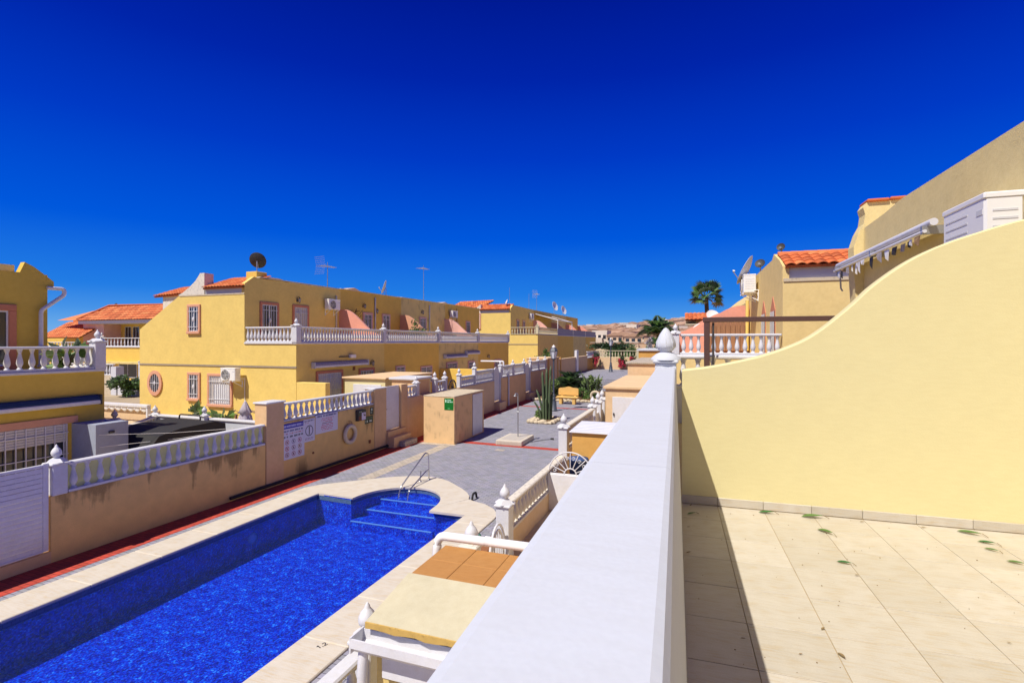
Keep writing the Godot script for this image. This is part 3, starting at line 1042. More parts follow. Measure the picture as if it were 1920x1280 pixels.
# ---------------------------------------------------------------- pool
func pool() -> void:
	var t := thing("swimming_pool", "blue mosaic swimming pool with a rounded step bay at its far end", "pool", Vector3(-7.5, 0, -6))
	var inner := [Vector2(-9.8, -0.3), Vector2(-9.8, -11.45)] + bay(-7.4, -11.38, 1.24, 1.5, 24) + [Vector2(-5.19, -11.2), Vector2(-5.19, -0.3)]
	var depth := -0.78
	var st := mb()
	for i in inner.size():
		var a: Vector2 = inner[i]
		var b: Vector2 = inner[(i + 1) % inner.size()]
		var n := Vector2(-(b - a).y, (b - a).x)
		quad(st, Vector3(a.x, 0.0, a.y), Vector3(b.x, 0.0, b.y), Vector3(b.x, depth, b.y), Vector3(a.x, depth, a.y), Vector3(n.x, 0, n.y))
	sheet(st, inner, depth)
	part("basin", st, "mosaic", t)
	st = mb()
	for i in inner.size():
		var a: Vector2 = inner[i]
		var b: Vector2 = inner[(i + 1) % inner.size()]
		var n := Vector2(-(b - a).y, (b - a).x).normalized()
		if n.dot(Vector2(-7.5, -6.0) - a) < 0.0:
			n = -n
		var a2 := a + n * 0.012
		var b2 := b + n * 0.012
		quad(st, Vector3(a2.x, -0.02, a2.y), Vector3(b2.x, -0.02, b2.y), Vector3(b2.x, -0.135, b2.y), Vector3(a2.x, -0.135, a2.y), Vector3(n.x, 0, n.y))
		quad(st, Vector3(a.x, -0.135, a.y), Vector3(b.x, -0.135, b.y), Vector3(b2.x, -0.135, b2.y), Vector3(a2.x, -0.135, a2.y), Vector3(0, -1, 0))
	part("waterline_band", st, "waterline", t)
	# three curved steps and a sill of white edge tiles
	for k in 3:
		var zf: float = [-12.30, -11.82, -11.30][k]
		var yt: float = [-0.22, -0.38, -0.54][k]
		var poly := []
		for p in bay(-7.4, -11.38, 1.235, 1.495, 24):
			if p.y < zf:
				poly.append(p)
		if k == 2:
			poly = bay(-7.4, -11.38, 1.235, 1.495, 24)
			poly.append(Vector2(-6.17, -11.30))
			poly.append(Vector2(-8.62, -11.30))
		else:
			var dx := 1.235 * sqrt(maxf(0, 1 - pow((zf + 11.38) / 1.495, 2)))
			poly.append(Vector2(-7.4 + dx, zf))
			poly.insert(0, Vector2(-7.4 - dx, zf))
		st = mb()
		prism(st, poly, 1, depth - 0.01, yt)
		var s := part("step", st, "mosaic", t)
		st = mb()
		var dx2 := 1.235 * sqrt(maxf(0, 1 - pow((zf + 11.38) / 1.495, 2))) if k < 2 else 1.22
		bx(st, Vector3(-7.4 - dx2 + 0.02, yt - 0.02, zf - 0.02), Vector3(-7.4 + dx2 - 0.02, yt + 0.004, zf + 0.012))
		part("step_edge", st, "step_tile", s)
	# coping stones
	var outer := [Vector2(-10.52, -0.3), Vector2(-10.5, -11.7), Vector2(-10.3, -12.15), Vector2(-9.25, -13.2)]
	var z := 1.5
	var k2 := 0
	while z > -11.4:
		var z1 := maxf(z - 1.22, -11.45)
		st = mb()
		cb(st, Vector3(-10.52, -0.02, z1 + 0.003), Vector3(-9.76, 0.035, z), 0.012)
		part("coping_stone", st, "coping", t)
		z = z1
	z = 1.5
	while z > -11.1:
		var z1 := maxf(z - 1.22, -11.2)
		st = mb()
		cb(st, Vector3(-5.23, -0.02, z1 + 0.003), Vector3(-4.47, 0.035, z), 0.012)
		part("coping_stone", st, "coping", t)
		z = z1
	var arc_in := bay(-7.4, -11.38, 1.20, 1.46, 24)
	var arc_out := [Vector2(-9.35, -13.1), Vector2(-9.0, -13.42), Vector2(-8.73, -13.64), Vector2(-8.4, -13.83), Vector2(-8.05, -13.96), Vector2(-7.7, -14.0), Vector2(-7.3, -13.92), Vector2(-6.95, -13.74), Vector2(-6.63, -13.49), Vector2(-6.25, -13.18), Vector2(-5.95, -12.88), Vector2(-5.75, -12.6), Vector2(-5.66, -12.35)]
	for k in 12:
		st = mb()
		prism(st, [arc_in[k * 2], arc_in[k * 2 + 1], arc_in[k * 2 + 2], arc_out[k + 1], arc_out[k]], 1, -0.02, 0.035)
		part("coping_stone", st, "coping", t)
	st = mb()
	prism(st, [Vector2(-9.76, -11.453), Vector2(-8.603, -11.453), Vector2(-8.603, -11.40), Vector2(-9.352, -13.1), Vector2(-10.3, -12.16), Vector2(-10.52, -11.7), Vector2(-10.52, -11.453)] if false else [Vector2(-10.52, -11.453), Vector2(-8.60, -11.42), Vector2(-9.352, -13.1), Vector2(-10.3, -12.16), Vector2(-10.52, -11.75)], 1, -0.02, 0.034)
	part("coping_stone", st, "coping", t)
	st = mb()
	prism(st, [Vector2(-6.198, -11.38), Vector2(-6.18, -11.17), Vector2(-4.47, -11.205), Vector2(-4.5, -11.5), Vector2(-4.75, -11.85), Vector2(-5.1, -12.12), Vector2(-5.4, -12.22), Vector2(-5.655, -12.34)], 1, -0.02, 0.0345)
	part("coping_stone", st, "coping", t)
	# depth mark on the coping
	var tm := TextMesh.new()
	tm.text = "1.2"
	tm.font_size = 16
	tm.pixel_size = 0.0065
	tm.depth = 0.003
	var o := part("depth_mark", tm, "dark_metal", t, Vector3(-4.83, 0.038, -5.72))
	o.basis = Basis(Vector3.UP, 1.2) * Basis(Vector3(1, 0, 0), -PI / 2)
	# underwater lamp on the long wall
	st = mb()
	for e in [-7.6]:
		lathe(st, [[0.0, 0.0], [0.13, 0.0], [0.14, -0.02], [0.12, 0.012]], 18)
	var lt := part("pool_lamp", st, "lamp_lens", t, Vector3(-9.785, -0.42, -9.25))
	lt.basis = Basis(Vector3(0, 0, 1), -PI / 2)
	st = mb()
	sheet(st, inner, -0.10)
	setting("water", st, "water")
	# hand rail at the steps
	var r := thing("pool_handrail", "bent stainless steel handrail at the pool steps", "handrail", Vector3(-7.7, 0, -13.3))
	st = mb()
	tube(st, bend([Vector3(-7.9, -0.35, -12.45), Vector3(-7.9, 0.05, -12.6), Vector3(-7.66, 0.86, -13.62), Vector3(-7.62, 0.80, -13.72), Vector3(-7.6, 0.0, -13.72)], 0.09, 5), 0.022, 10)
	part("rail", st, "steel", r)
	st = mb()
	tube(st, bend([Vector3(-7.58, -0.35, -12.40), Vector3(-7.58, 0.02, -12.55), Vector3(-7.62, 0.30, -13.55), Vector3(-7.61, 0.34, -13.71)], 0.05, 4), 0.02, 10)
	part("brace", st, "steel", r)
	for q in [Vector3(-7.6, 0, -13.72), Vector3(-7.75, 0, -13.45)]:
		st = mb()
		lathe(st, [[0.055, 0.034], [0.05, 0.05], [0.03, 0.055]], 14, q)
		part("flange", st, "steel", r)
	st = mb()
	tube(st, [Vector3(-7.75, 0.04, -13.45), Vector3(-7.75, 0.32, -13.5)], 0.02, 8)
	part("leg", st, "steel", r)
	# low drain hoop beside it
	var g := thing("filter_hose", "black hose end sticking out beside the rounded coping", "hose", Vector3(-5.56, 0, -12.5))
	org.erase(g)
	st = mb()
	tube(st, bend([Vector3(0, 0.0, 0.15), Vector3(0, 0.16, 0.1), Vector3(0.0, 0.16, -0.1), Vector3(0, 0.0, -0.15)], 0.06, 4), 0.03, 8)
	part("hose", st, "black", g)

# ---------------------------------------------------------------- walls along the pool
func stain_texture(sd: int) -> ImageTexture:
	# peach render with black mould below the rail, copied in patches with ragged outlines
	var w := 1024
	var h := 256
	var n1 := noise_bytes(w, h, 0.012, 4, sd)
	var n2 := noise_bytes(w, h, 0.05, 4, sd + 1)
	var n3 := noise_bytes(w, h, 0.2, 2, sd + 2)
	var spots := [[0.04, 0.05, 0.45], [0.15, 0.06, 0.7], [0.36, 0.012, 0.5], [0.57, 0.02, 0.9], [0.69, 0.06, 0.7], [0.80, 0.06, 0.8], [0.93, 0.03, 0.4]] if sd == 51 else [[0.10, 0.05, 0.3], [0.52, 0.03, 0.4], [0.90, 0.04, 0.9], [0.97, 0.03, 1.0], [0.14, 0.04, 0.0]]
	var d := PackedByteArray()
	d.resize(w * h * 3)
	for i in w * h:
		var u := float(i % w) / w
		var v := float(i / w) / h
		var m := 0.0
		for s in spots:
			var x: float = (u - s[0]) / s[1]
			m = maxf(m, exp(-x * x) * s[2])
		var run := n2[(int(v * 30) % h) * w + i % w] / 255.0
		var edge := n1[i] / 255.0 * 0.6 + run * 0.6
		var mould := clampf((m * 1.3 - v * 2.1 + edge - 0.66) * 1.9, 0, 1) * (0.55 + 0.45 * n3[i] / 255.0)
		var low := 0.0
		if sd != 51:
			var x2: float = (u - 0.17) / 0.05
			low = clampf((exp(-x2 * x2) * 1.2 + edge - 1.0) * 2.0, 0, 1) * clampf((v - 0.62) * 4, 0, 1) * 0.5
		var a := clampf(mould * 0.48 + low, 0, 0.8)
		var b := 1.0 - 0.07 * n1[i] / 255.0 - 0.05 * n3[i] / 255.0
		d[i * 3] = int(255 * lerpf(b * 0.92, 0.24, a))
		d[i * 3 + 1] = int(255 * lerpf(b * 0.765, 0.19, a))
		d[i * 3 + 2] = int(255 * lerpf(b * 0.485, 0.10, a))
	return tex(w, h, d)

func stain_mat(k: String, sd: int) -> void:
	T[k] = stain_texture(sd)
	var m := mat(k, [1, 1, 1], 0.9, {"tex": k, "uv": 1, "scale": 1.0})
	m.uv1_scale = Vector3.ONE

func garden_walls() -> void:
	var W := -11.50
	var st: SurfaceTool
	stain_mat("stained_a", 51)
	stain_mat("stained_b", 61)
	# gate
	var t := thing("sliding_gate", "white slatted metal gate at the left end of the pool wall", "gate", Vector3(W - 0.1, 0.2, -4.59))
	for i in 17:
		st = mb()
		cb(st, Vector3(W - 0.07, 0.27 + i * 0.0915, -6.07), Vector3(W - 0.045, 0.27 + (i + 1) * 0.0915 - 0.006, -2.65), 0.006)
		part("slat", st, "white_metal", t)
	for z in [-6.15, -2.65]:
		st = mb()
		cb(st, Vector3(W - 0.09, 0.24, z), Vector3(W - 0.03, 1.9, z + 0.09), 0.006)
		part("stile", st, "white_metal", t)
	st = mb()
	cb(st, Vector3(W - 0.088, 1.83, -6.06), Vector3(W - 0.032, 1.885, -2.65), 0.006)
	cb(st, Vector3(W - 0.088, 0.235, -6.06), Vector3(W - 0.028, 0.275, -2.65), 0.006)
	part("rail", st, "white_metal", t)
	t = thing("garden_wall", "low peach wall under the gate track beside the pool", "wall", Vector3(W, 0, -4.08))
	st = mb()
	bx(st, Vector3(W - 0.2, 0, -6.17), Vector3(W, 0.22, 3))
	part("wall", st, "peach", t)
	# stretch with blocked balusters
	t = thing("garden_wall", "peach mould-stained pool wall with half balusters and one finial post at its end", "wall", Vector3(W, 0, -8.77))
	st = mb()
	uvbox(st, Vector3(W - 0.22, 0, -11.30), Vector3(W, 1.26, -6.17))
	part("wall", st, "stained_a", t)
	st = mb()
	bx(st, Vector3(W - 0.14, 1.26, -11.30), Vector3(W - 0.075, 1.79, -6.46))
	part("backing_panel", st, "leaf_panel" if M.has("leaf_panel") else "yellow_faded", t)
	balusters(t, Vector3(W - 0.085, 1.262, -6.46), Vector3(W - 0.085, 1.262, -11.30), 0.59, 0.245, "white", 10, 0.17, 0.06)
	post(t, Vector3(W - 0.10, 1.262, -6.31), 0.64, 0.25, "white", "post", 0.85)
	# second stretch, higher
	t = thing("garden_wall", "tall peach pool wall carrying the signs and the lifebuoy, balusters on top between two pillars", "wall", Vector3(W, 0, -14.27))
	st = mb()
	uvbox(st, Vector3(W - 0.22, 0, -16.52), Vector3(W, 1.80, -11.98))
	part("wall", st, "stained_b", t)
	for q in [[-11.32, -11.98, 2.46], [-16.52, -17.31, 2.42]]:
		st = mb()
		cb(st, Vector3(W - 0.42, 0, q[1]), Vector3(W + 0.02, q[2] - 0.05, q[0]), 0.01)
		var p := part("pillar", st, "peach", t)
		st = mb()
		cb(st, Vector3(W - 0.46, q[2] - 0.05, q[1] - 0.04), Vector3(W + 0.06, q[2], q[0] + 0.04), 0.015)
		part("cap", st, "white", p)
	balusters(t, Vector3(W - 0.11, 1.802, -11.98), Vector3(W - 0.11, 1.802, -16.52), 0.56, 0.235, "white", 10, 0.18, 0.06)
	st = mb()
	tube(st, [Vector3(W + 0.06, 0.10, -10.09), Vector3(W + 0.07, 0.10, -17.33)], 0.045, 8)
	part("drain_pipe", st, "black", t)
	st = mb()
	cb(st, Vector3(W, 0.62, -13.25), Vector3(W + 0.03, 0.68, -13.18), 0.01)
	cb(st, Vector3(W, 0.40, -16.26), Vector3(W + 0.05, 0.52, -16.16), 0.01)
	part("socket", st, "rust", t)
	# white door and its pillar
	t = thing("garden_door", "plain white metal door between peach pillars above two steps", "door", Vector3(W, 0.6, -17.84))
	st = mb()
	cb(st, Vector3(W - 0.14, 0.66, -18.39), Vector3(W - 0.09, 2.40, -17.32), 0.008)
	part("leaf", st, "white_metal", t)
	st = mb()
	cb(st, Vector3(W - 0.09, 1.48, -17.46), Vector3(W - 0.04, 1.54, -17.39), 0.01)
	cb(st, Vector3(W - 0.09, 2.2, -17.39), Vector3(W - 0.07, 2.26, -17.35), 0.005)
	part("handle", st, "galvanised", t)
	t = thing("garden_steps", "two peach rendered steps below the white garden door", "steps", Vector3(W, 0, -17.94))
	st = mb()
	cb(st, Vector3(W - 0.42, 0, -18.66), Vector3(W + 0.10, 0.64, -17.32), 0.01)
	part("threshold", st, "peach", t)
	st = mb()
	cb(st, Vector3(W + 0.10, 0, -18.61), Vector3(W + 0.36, 0.42, -17.33), 0.012)
	part("tread", st, "peach", t)
	st = mb()
	cb(st, Vector3(W + 0.36, 0, -18.66), Vector3(W + 0.62, 0.22, -17.69), 0.012)
	part("tread", st, "paver_cream", t)
	t = thing("garden_wall", "peach wall behind the pump house, white balusters and finial posts on top", "wall", Vector3(W, 0, -23.45))
	st = mb()
	cb(st, Vector3(W - 0.3, 0, -18.90), Vector3(W + 0.01, 2.42, -18.41), 0.01)
	part("pillar", st, "peach", t)
	st = mb()
	bx(st, Vector3(W - 0.22, 0, -28.85), Vector3(W, 1.80, -18.90))
	part("wall", st, "peach_light", t)
	balusters(t, Vector3(W - 0.11, 1.802, -18.92), Vector3(W - 0.11, 1.802, -19.68), 0.5, 0.24, "white", 8)
	post(t, Vector3(W - 0.11, 1.802, -19.80), 0.62, 0.22, "white", "post", 0.7)
	balusters(t, Vector3(W - 0.11, 1.802, -21.62), Vector3(W - 0.11, 1.802, -22.43), 0.52, 0.24, "white", 8)
	balusters(t, Vector3(W - 0.11, 1.802, -24.27), Vector3(W - 0.11, 1.802, -26.00), 0.56, 0.22, "white", 8)
	balusters(t, Vector3(W - 0.11, 1.802, -26.20), Vector3(W - 0.11, 1.802, -28.85), 0.75, 0.2, "white", 8)
	for q in [[-21.51, 0.66], [-22.53, 0.66], [-24.14, 0.7], [-26.10, 0.95]]:
		post(t, Vector3(W - 0.11, 1.802, q[0]), q[1], 0.2, "white", "post", 0.8)
	t = thing("utility_hut", "small beige rendered hut with a white slab top behind the pool wall", "hut", Vector3(-12.24, 0.6, -20.60))
	st = mb()
	cb(st, Vector3(-12.95, 0.5, -21.26), Vector3(W - 0.24, 2.48, -19.94), 0.01)
	part("wall", st, "peach", t)
	st = mb()
	cb(st, Vector3(-13.05, 2.48, -21.36), Vector3(W - 0.15, 2.58, -19.84), 0.015)
	part("slab", st, "white", t)
	t = thing("garden_hut", "low cream garden room with a white door beside the beige hut", "hut", Vector3(-14.48, 0.6, -21.41))
	st = mb()
	bx(st, Vector3(-15.70, 0.5, -24.47), Vector3(-13.46, 2.45, -20.19))
	part("wall", st, "cream", t)
	st = mb()
	cb(st, Vector3(-15.19, 0.6, -20.19), Vector3(-13.66, 2.2, -20.13), 0.01)
	part("door", st, "white_metal", t)
	st = mb()
	cb(st, Vector3(-15.80, 2.45, -24.57), Vector3(-13.36, 2.53, -20.09), 0.015)
	part("roof", st, "peach_light", t)
	t = thing("fan_screen", "round black iron wheel screen between white posts on the garden wall", "screen", Vector3(W - 0.1, 1.8, -23.35))
	org.erase(t)
	st = mb()
	for r in [0.45, 0.40]:
		var pts := []
		for k in 17:
			pts.append(Vector3(0, 0.02 + sin(PI * k / 16) * r, cos(PI * k / 16) * r))
		tube(st, pts, 0.02, 5)
	part("rim", st, "dark_metal", t)
	for k in 9:
		st = mb()
		var a := PI * k / 8
		tube(st, [Vector3(0, 0.02, 0), Vector3(0, 0.02 + sin(a) * 0.45, cos(a) * 0.45)], 0.014, 4)
		part("spoke", st, "dark_metal", t)
	# further stretches
	var far := [[-30.03, -34.92, 1.9, "peach wall between the two arched white gates"], [-36.20, -40.38, 1.95, "peach wall with spiked white railings past the second white gate"]]
	for q in far:
		t = thing("garden_wall", q[3], "wall", Vector3(W, 0, (q[0] + q[1]) / 2))
		st = mb()
		bx(st, Vector3(W - 0.22, 0, q[1]), Vector3(W, q[2], q[0]))
		part("wall", st, "peach", t)
		balusters(t, Vector3(W - 0.11, q[2] + 0.002, q[0] - 0.12), Vector3(W - 0.11, q[2] + 0.002, q[1] + 0.12), 0.75, 0.24, "white", 6)
		for z in [q[0] - 0.1, (q[0] + q[1]) / 2, q[1] + 0.1]:
			post(t, Vector3(W - 0.11, q[2] + 0.002, z), 0.82, 0.2, "white", "post", 0.7)
	for q in [[-28.85, -30.00, "arched white garden gate nearest the pump house"], [-34.95, -36.14, "arched white garden gate beyond the cactus"]]:
		t = thing("garden_gate", q[2], "gate", Vector3(W, 0.5, (q[0] + q[1]) / 2))
		var zm: float = (q[0] + q[1]) / 2
		st = mb()
		var poly := [Vector2(q[0] - 0.08, 0.55), Vector2(q[1] + 0.08, 0.55), Vector2(q[1] + 0.08, 2.2)]
		for k in 9:
			poly.append(Vector2(zm + cos(PI * (1.0 - k / 8.0)) * (q[0] - q[1] - 0.16) / 2, 2.2 + sin(PI * k / 8.0) * 0.42))
		prism(st, poly, 0, W - 0.14, W - 0.09)
		part("leaf", st, "white_metal", t)
		for s in [q[0], q[1] + 0.07]:
			st = mb()
			cb(st, Vector3(W - 0.18, 0.5, s - 0.07), Vector3(W - 0.02, 2.5, s), 0.008)
			part("jamb", st, "white", t)
		st = mb()
		cb(st, Vector3(W - 0.3, 0, q[1]), Vector3(W + 0.35, 0.5, q[0]), 0.01)
		part("step", st, "peach_light", t)
	t = thing("rain_pipe", "white square downpipe on the peach wall before the second gate", "pipe", Vector3(W, 0, -31.20))
	org.erase(t)
	st = mb()
	tube(st, bend([Vector3(0.06, 0.05, 0), Vector3(0.06, 2.0, 0), Vector3(-0.3, 2.25, 0), Vector3(-0.3, 2.9, 0), Vector3(-1.9, 2.9, 0)], 0.08, 3), 0.055, 8)
	part("pipe", st, "white_metal", t)
	# taller house wall beyond, with a door and gate posts
	t = thing("courtyard_wall", "tall peach courtyard wall with ochre pilasters beside the far lamp post", "wall", Vector3(W, 0, -46.90))
	st = mb()
	bx(st, Vector3(-13.25, 0, -44.45), Vector3(W + 0.02, 2.75, -40.48))
	bx(st, Vector3(W - 0.25, 0, -57.10), Vector3(W, 2.55, -44.45))
	part("wall", st, "peach", t)
	st = mb()
	for z in [-40.73, -43.74, -44.76]:
		bx(st, Vector3(W - 0.3, 0, z - 0.3), Vector3(W + 0.06, 2.8, z))
	part("pilaster", st, "ochre", t)
	st = mb()
	bx(st, Vector3(-13.31, 2.75, -44.51), Vector3(W + 0.08, 2.84, -40.43))
	bx(st, Vector3(W - 0.3, 2.55, -57.10), Vector3(W + 0.05, 2.62, -44.52))
	part("coping", st, "peach_light", t)
	t = thing("garden_gate", "narrow white gate post standing in the far courtyard wall", "gate", Vector3(W, 0, -51.39))
	st = mb()
	cb(st, Vector3(W - 0.1, 0.4, -51.90), Vector3(W + 0.14, 3.3, -51.08), 0.02)
	part("leaf", st, "white_metal", t)
	t = thing("garden_wall", "peach wall with white balusters at the far end of the courtyard wall", "wall", Vector3(W, 0, -61.18))
	st = mb()
	bx(st, Vector3(W - 0.25, 0, -65.25), Vector3(W, 2.3, -57.10))
	part("wall", st, "ochre", t)
	balusters(t, Vector3(W - 0.1, 2.302, -57.30), Vector3(W - 0.1, 2.302, -65.05), 0.75, 0.3, "white", 6)
	signs()

func print_box(parent: Node, called: String, lo: Vector3, hi: Vector3, im: Image) -> void:
	var st := mb()
	uvbox(st, lo, hi)
	var m := StandardMaterial3D.new()
	m.albedo_texture = ImageTexture.create_from_image(im)
	m.roughness = 0.45
	part(called, st, m, parent)

func ring(im: Image, cx: int, cy: int, r: int, w: int, c: Color) -> void:
	for y in range(cy - r, cy + r + 1):
		for x in range(cx - r, cx + r + 1):
			var d := sqrt(float((x - cx) * (x - cx) + (y - cy) * (y - cy)))
			if d <= r and d > r - w:
				im.set_pixel(x, y, c)

func scribble(im: Image, x0: int, x1: int, y: int, h: int, c: Color) -> void:
	var x := x0
	while x < x1:
		var w := 2 + rng.randi() % 4
		if rng.randf() < 0.82:
			im.fill_rect(Rect2i(x, y + (0 if rng.randf() < 0.8 else 1), mini(w, x1 - x), h), c)
		x += w + 1 + (4 if rng.randf() < 0.12 else 0)

func signs() -> void:
	var W := -11.50
	var grey := Color(0.80, 0.80, 0.88)
	# pool rules with twelve pictograms
	var im := Image.create(224, 216, false, Image.FORMAT_RGB8)
	im.fill(grey)
	im.fill_rect(Rect2i(0, 0, 224, 30), Color(0.06, 0.07, 0.62))
	scribble(im, 8, 210, 9, 13, Color(0.75, 0.76, 0.92))
	scribble(im, 12, 212, 40, 10, Color(0.25, 0.28, 0.5))
	scribble(im, 10, 212, 57, 8, Color(0.72, 0.48, 0.52))
	scribble(im, 10, 212, 74, 11, Color(0.2, 0.25, 0.32))
	var cols := [Color(0.15, 0.2, 0.65), Color(0.7, 0.3, 0.2), Color(0.45, 0.4, 0.6), Color(0.65, 0.2, 0.45), Color(0.65, 0.2, 0.25), Color(0.7, 0.2, 0.2), Color(0.55, 0.35, 0.45), Color(0.65, 0.42, 0.15), Color(0.65, 0.2, 0.25), Color(0.6, 0.25, 0.2), Color(0.6, 0.25, 0.35), Color(0.6, 0.12, 0.16)]
	for k in 12:
		var cx := 36 + (k % 4) * 50
		var cy := 112 + (k / 4) * 38
		ring(im, cx, cy, 15, 3, cols[k])
		im.fill_rect(Rect2i(cx - 4, cy - 6, 8, 13), cols[k].darkened(0.4))
		for j in range(-10.20, 11):
			im.set_pixel(cx + j, cy + j, cols[k])
			im.set_pixel(cx + j + 1, cy + j, cols[k])
	var t := thing("pool_rules_sign", "white pool rules board with a blue header and twelve pictograms", "sign", Vector3(W, 0.67, -12.24))
	print_box(t, "board", Vector3(W + 0.002, 0.67, -12.82), Vector3(W + 0.012, 1.74, -11.66), im)
	im = Image.create(96, 140, false, Image.FORMAT_RGB8)
	im.fill(grey)
	scribble(im, 8, 90, 8, 7, Color(0.3, 0.3, 0.45))
	scribble(im, 14, 50, 20, 6, Color(0.7, 0.4, 0.45))
	ring(im, 48, 72, 33, 5, Color(0.12, 0.12, 0.3))
	im.fill_rect(Rect2i(45, 48, 7, 48), Color(0.08, 0.1, 0.16))
	scribble(im, 14, 84, 116, 4, Color(0.55, 0.4, 0.55))
	scribble(im, 14, 84, 124, 4, Color(0.55, 0.4, 0.55))
	t = thing("shower_sign", "small white sign with one black ring pictogram beside the rules board", "sign", Vector3(W, 1.05, -13.05))
	print_box(t, "board", Vector3(W + 0.002, 1.05, -13.28), Vector3(W + 0.016, 1.76, -12.78), im)
	im = Image.create(212, 130, false, Image.FORMAT_RGB8)
	im.fill(grey)
	im.fill_rect(Rect2i(0, 0, 212, 4), Color(0.2, 0.25, 0.6))
	scribble(im, 16, 200, 9, 12, Color(0.18, 0.22, 0.5))
	for k in 8:
		scribble(im, 50 + rng.randi() % 12, 150 + rng.randi() % 22, 30 + k * 11, 6, Color(0.75, 0.38, 0.5) if k != 3 else Color(0.5, 0.35, 0.45))
	t = thing("notice_sign", "white notice board with a blue heading and red lines of print", "sign", Vector3(W, 1.2, -13.87))
	print_box(t, "board", Vector3(W + 0.002, 1.21, -14.40), Vector3(W + 0.012, 1.84, -13.32), im)
	t = thing("extinguisher_box", "dark red and green fire extinguisher cabinet on the pool wall", "cabinet", Vector3(W, 1.34, -15.65))
	var st := mb()
	cb(st, Vector3(W, 1.34, -15.82), Vector3(W + 0.13, 1.73, -15.38), 0.01)
	part("cabinet", st, "dark_metal", t)
	im = Image.create(88, 78, false, Image.FORMAT_RGB8)
	im.fill(Color(0.10, 0.17, 0.16))
	im.fill_rect(Rect2i(0, 44, 34, 34), Color(0.35, 0.05, 0.07))
	im.fill_rect(Rect2i(36, 20, 50, 56), Color(0.80, 0.78, 0.86))
	im.fill_rect(Rect2i(60, 24, 8, 22), Color(0.12, 0.12, 0.2))
	im.fill_rect(Rect2i(66, 38, 16, 10), Color(0.15, 0.12, 0.2))
	scribble(im, 6, 34, 8, 8, Color(0.75, 0.85, 0.8))
	print_box(t, "door", Vector3(W + 0.131, 1.35, -15.81), Vector3(W + 0.138, 1.72, -15.39), im)
	im = Image.create(64, 36, false, Image.FORMAT_RGB8)
	im.fill(Color(0.03, 0.2, 0.14))
	scribble(im, 6, 58, 6, 8, Color(0.2, 0.42, 0.32))
	scribble(im, 6, 58, 20, 10, Color(0.85, 0.92, 0.88))
	t = thing("rescue_sign", "dark green landscape sign with a pale line of print on the pool wall", "sign", Vector3(W, 1.15, -16.16))
	print_box(t, "plate", Vector3(W + 0.002, 1.15, -16.42), Vector3(W + 0.010, 1.42, -15.93), im)
	im = Image.create(32, 48, false, Image.FORMAT_RGB8)
	im.fill(Color(0.05, 0.16, 0.14))
	im.fill_rect(Rect2i(10, 6, 12, 16), Color(0.7, 0.8, 0.78))
	scribble(im, 5, 27, 30, 7, Color(0.6, 0.72, 0.68))
	t = thing("rescue_sign", "tiny dark green upright sign near the second pillar", "sign", Vector3(W, 1.45, -16.31))
	print_box(t, "plate", Vector3(W + 0.002, 1.45, -16.46), Vector3(W + 0.010, 1.72, -16.24), im)
	# lifebuoy
	t = thing("lifebuoy", "faded cream lifebuoy ring hung on the pool wall below the balusters", "lifebuoy", Vector3(W + 0.08, 0.95, -14.99))
	org.erase(t)
	st = mb()
	group_no += 1
	st.set_smooth_group(group_no)
	for i in 32:
		for j in 10:
			var q := []
			for e in [[0, 0], [1, 0], [1, 1], [0, 1]]:
				var a: float = TAU * (i + e[0]) / 32
				var b: float = TAU * (j + e[1]) / 10
				q.append(Vector3(sin(b) * 0.065, cos(a) * (0.285 + cos(b) * 0.075), sin(a) * (0.285 + cos(b) * 0.075)))
			var am := TAU * (i + 0.5) / 32
			var bm := TAU * (j + 0.5) / 10
			quad(st, q[0], q[1], q[2], q[3], Vector3(sin(bm), cos(am) * cos(bm), sin(am) * cos(bm)))
	part("ring", st, "buoy", t)
	st = mb()
	tube(st, [Vector3(-0.08, 0.44, 0), Vector3(0.06, 0.44, 0), Vector3(0.07, 0.36, 0)], 0.012, 5)
	part("hook", st, "rust", t)
	# pump house with its green sign
	t = thing("pump_house", "peach rendered flat-topped pump house standing on the grey paving", "pump house", Vector3(-9.97, 0, -20.3))
	st = mb()
	cb(st, Vector3(-10.68, 0, -21.9), Vector3(-9.26, 1.92, -18.82), 0.012)
	part("wall", st, "pump", t)
	st = mb()
	cb(st, Vector3(-10.69, 1.921, -21.91), Vector3(-9.25, 1.96, -18.81), 0.012)
	part("roof_slab", st, "rock", t)
	st = mb()
	cb(st, Vector3(-9.255, 0.06, -21.66), Vector3(-9.225, 1.86, -20.6), 0.006)
	part("door", st, "white_metal", t)
	st = mb()
	for k in 3:
		bx(st, Vector3(-9.225, 0.12 + 0.06 * k, -21.5), Vector3(-9.219, 0.15 + 0.06 * k, -20.8))
	part("vent", st, "grey_plastic", t)
	im = Image.create(80, 92, false, Image.FORMAT_RGB8)
	im.fill(Color(0.03, 0.42, 0.12))
	im.fill_rect(Rect2i(9, 10, 9, 24), Color(0.8, 0.95, 0.85))
	scribble(im, 26, 58, 10, 9, Color(0.85, 0.97, 0.9))
	scribble(im, 26, 74, 24, 9, Color(0.85, 0.97, 0.9))
	scribble(im, 10, 72, 52, 2, Color(0.15, 0.52, 0.22))
	scribble(im, 10, 72, 62, 2, Color(0.15, 0.52, 0.22))
	im.fill_rect(Rect2i(30, 76, 20, 9), Color(0.30, 0.65, 0.38))
	t = thing("green_sign", "square green sign with white print on the pump house", "sign", Vector3(-9.5, 1.4, -18.8))
	print_box(t, "plate", Vector3(-9.71, 1.40, -18.818), Vector3(-9.30, 1.88, -18.808), im)

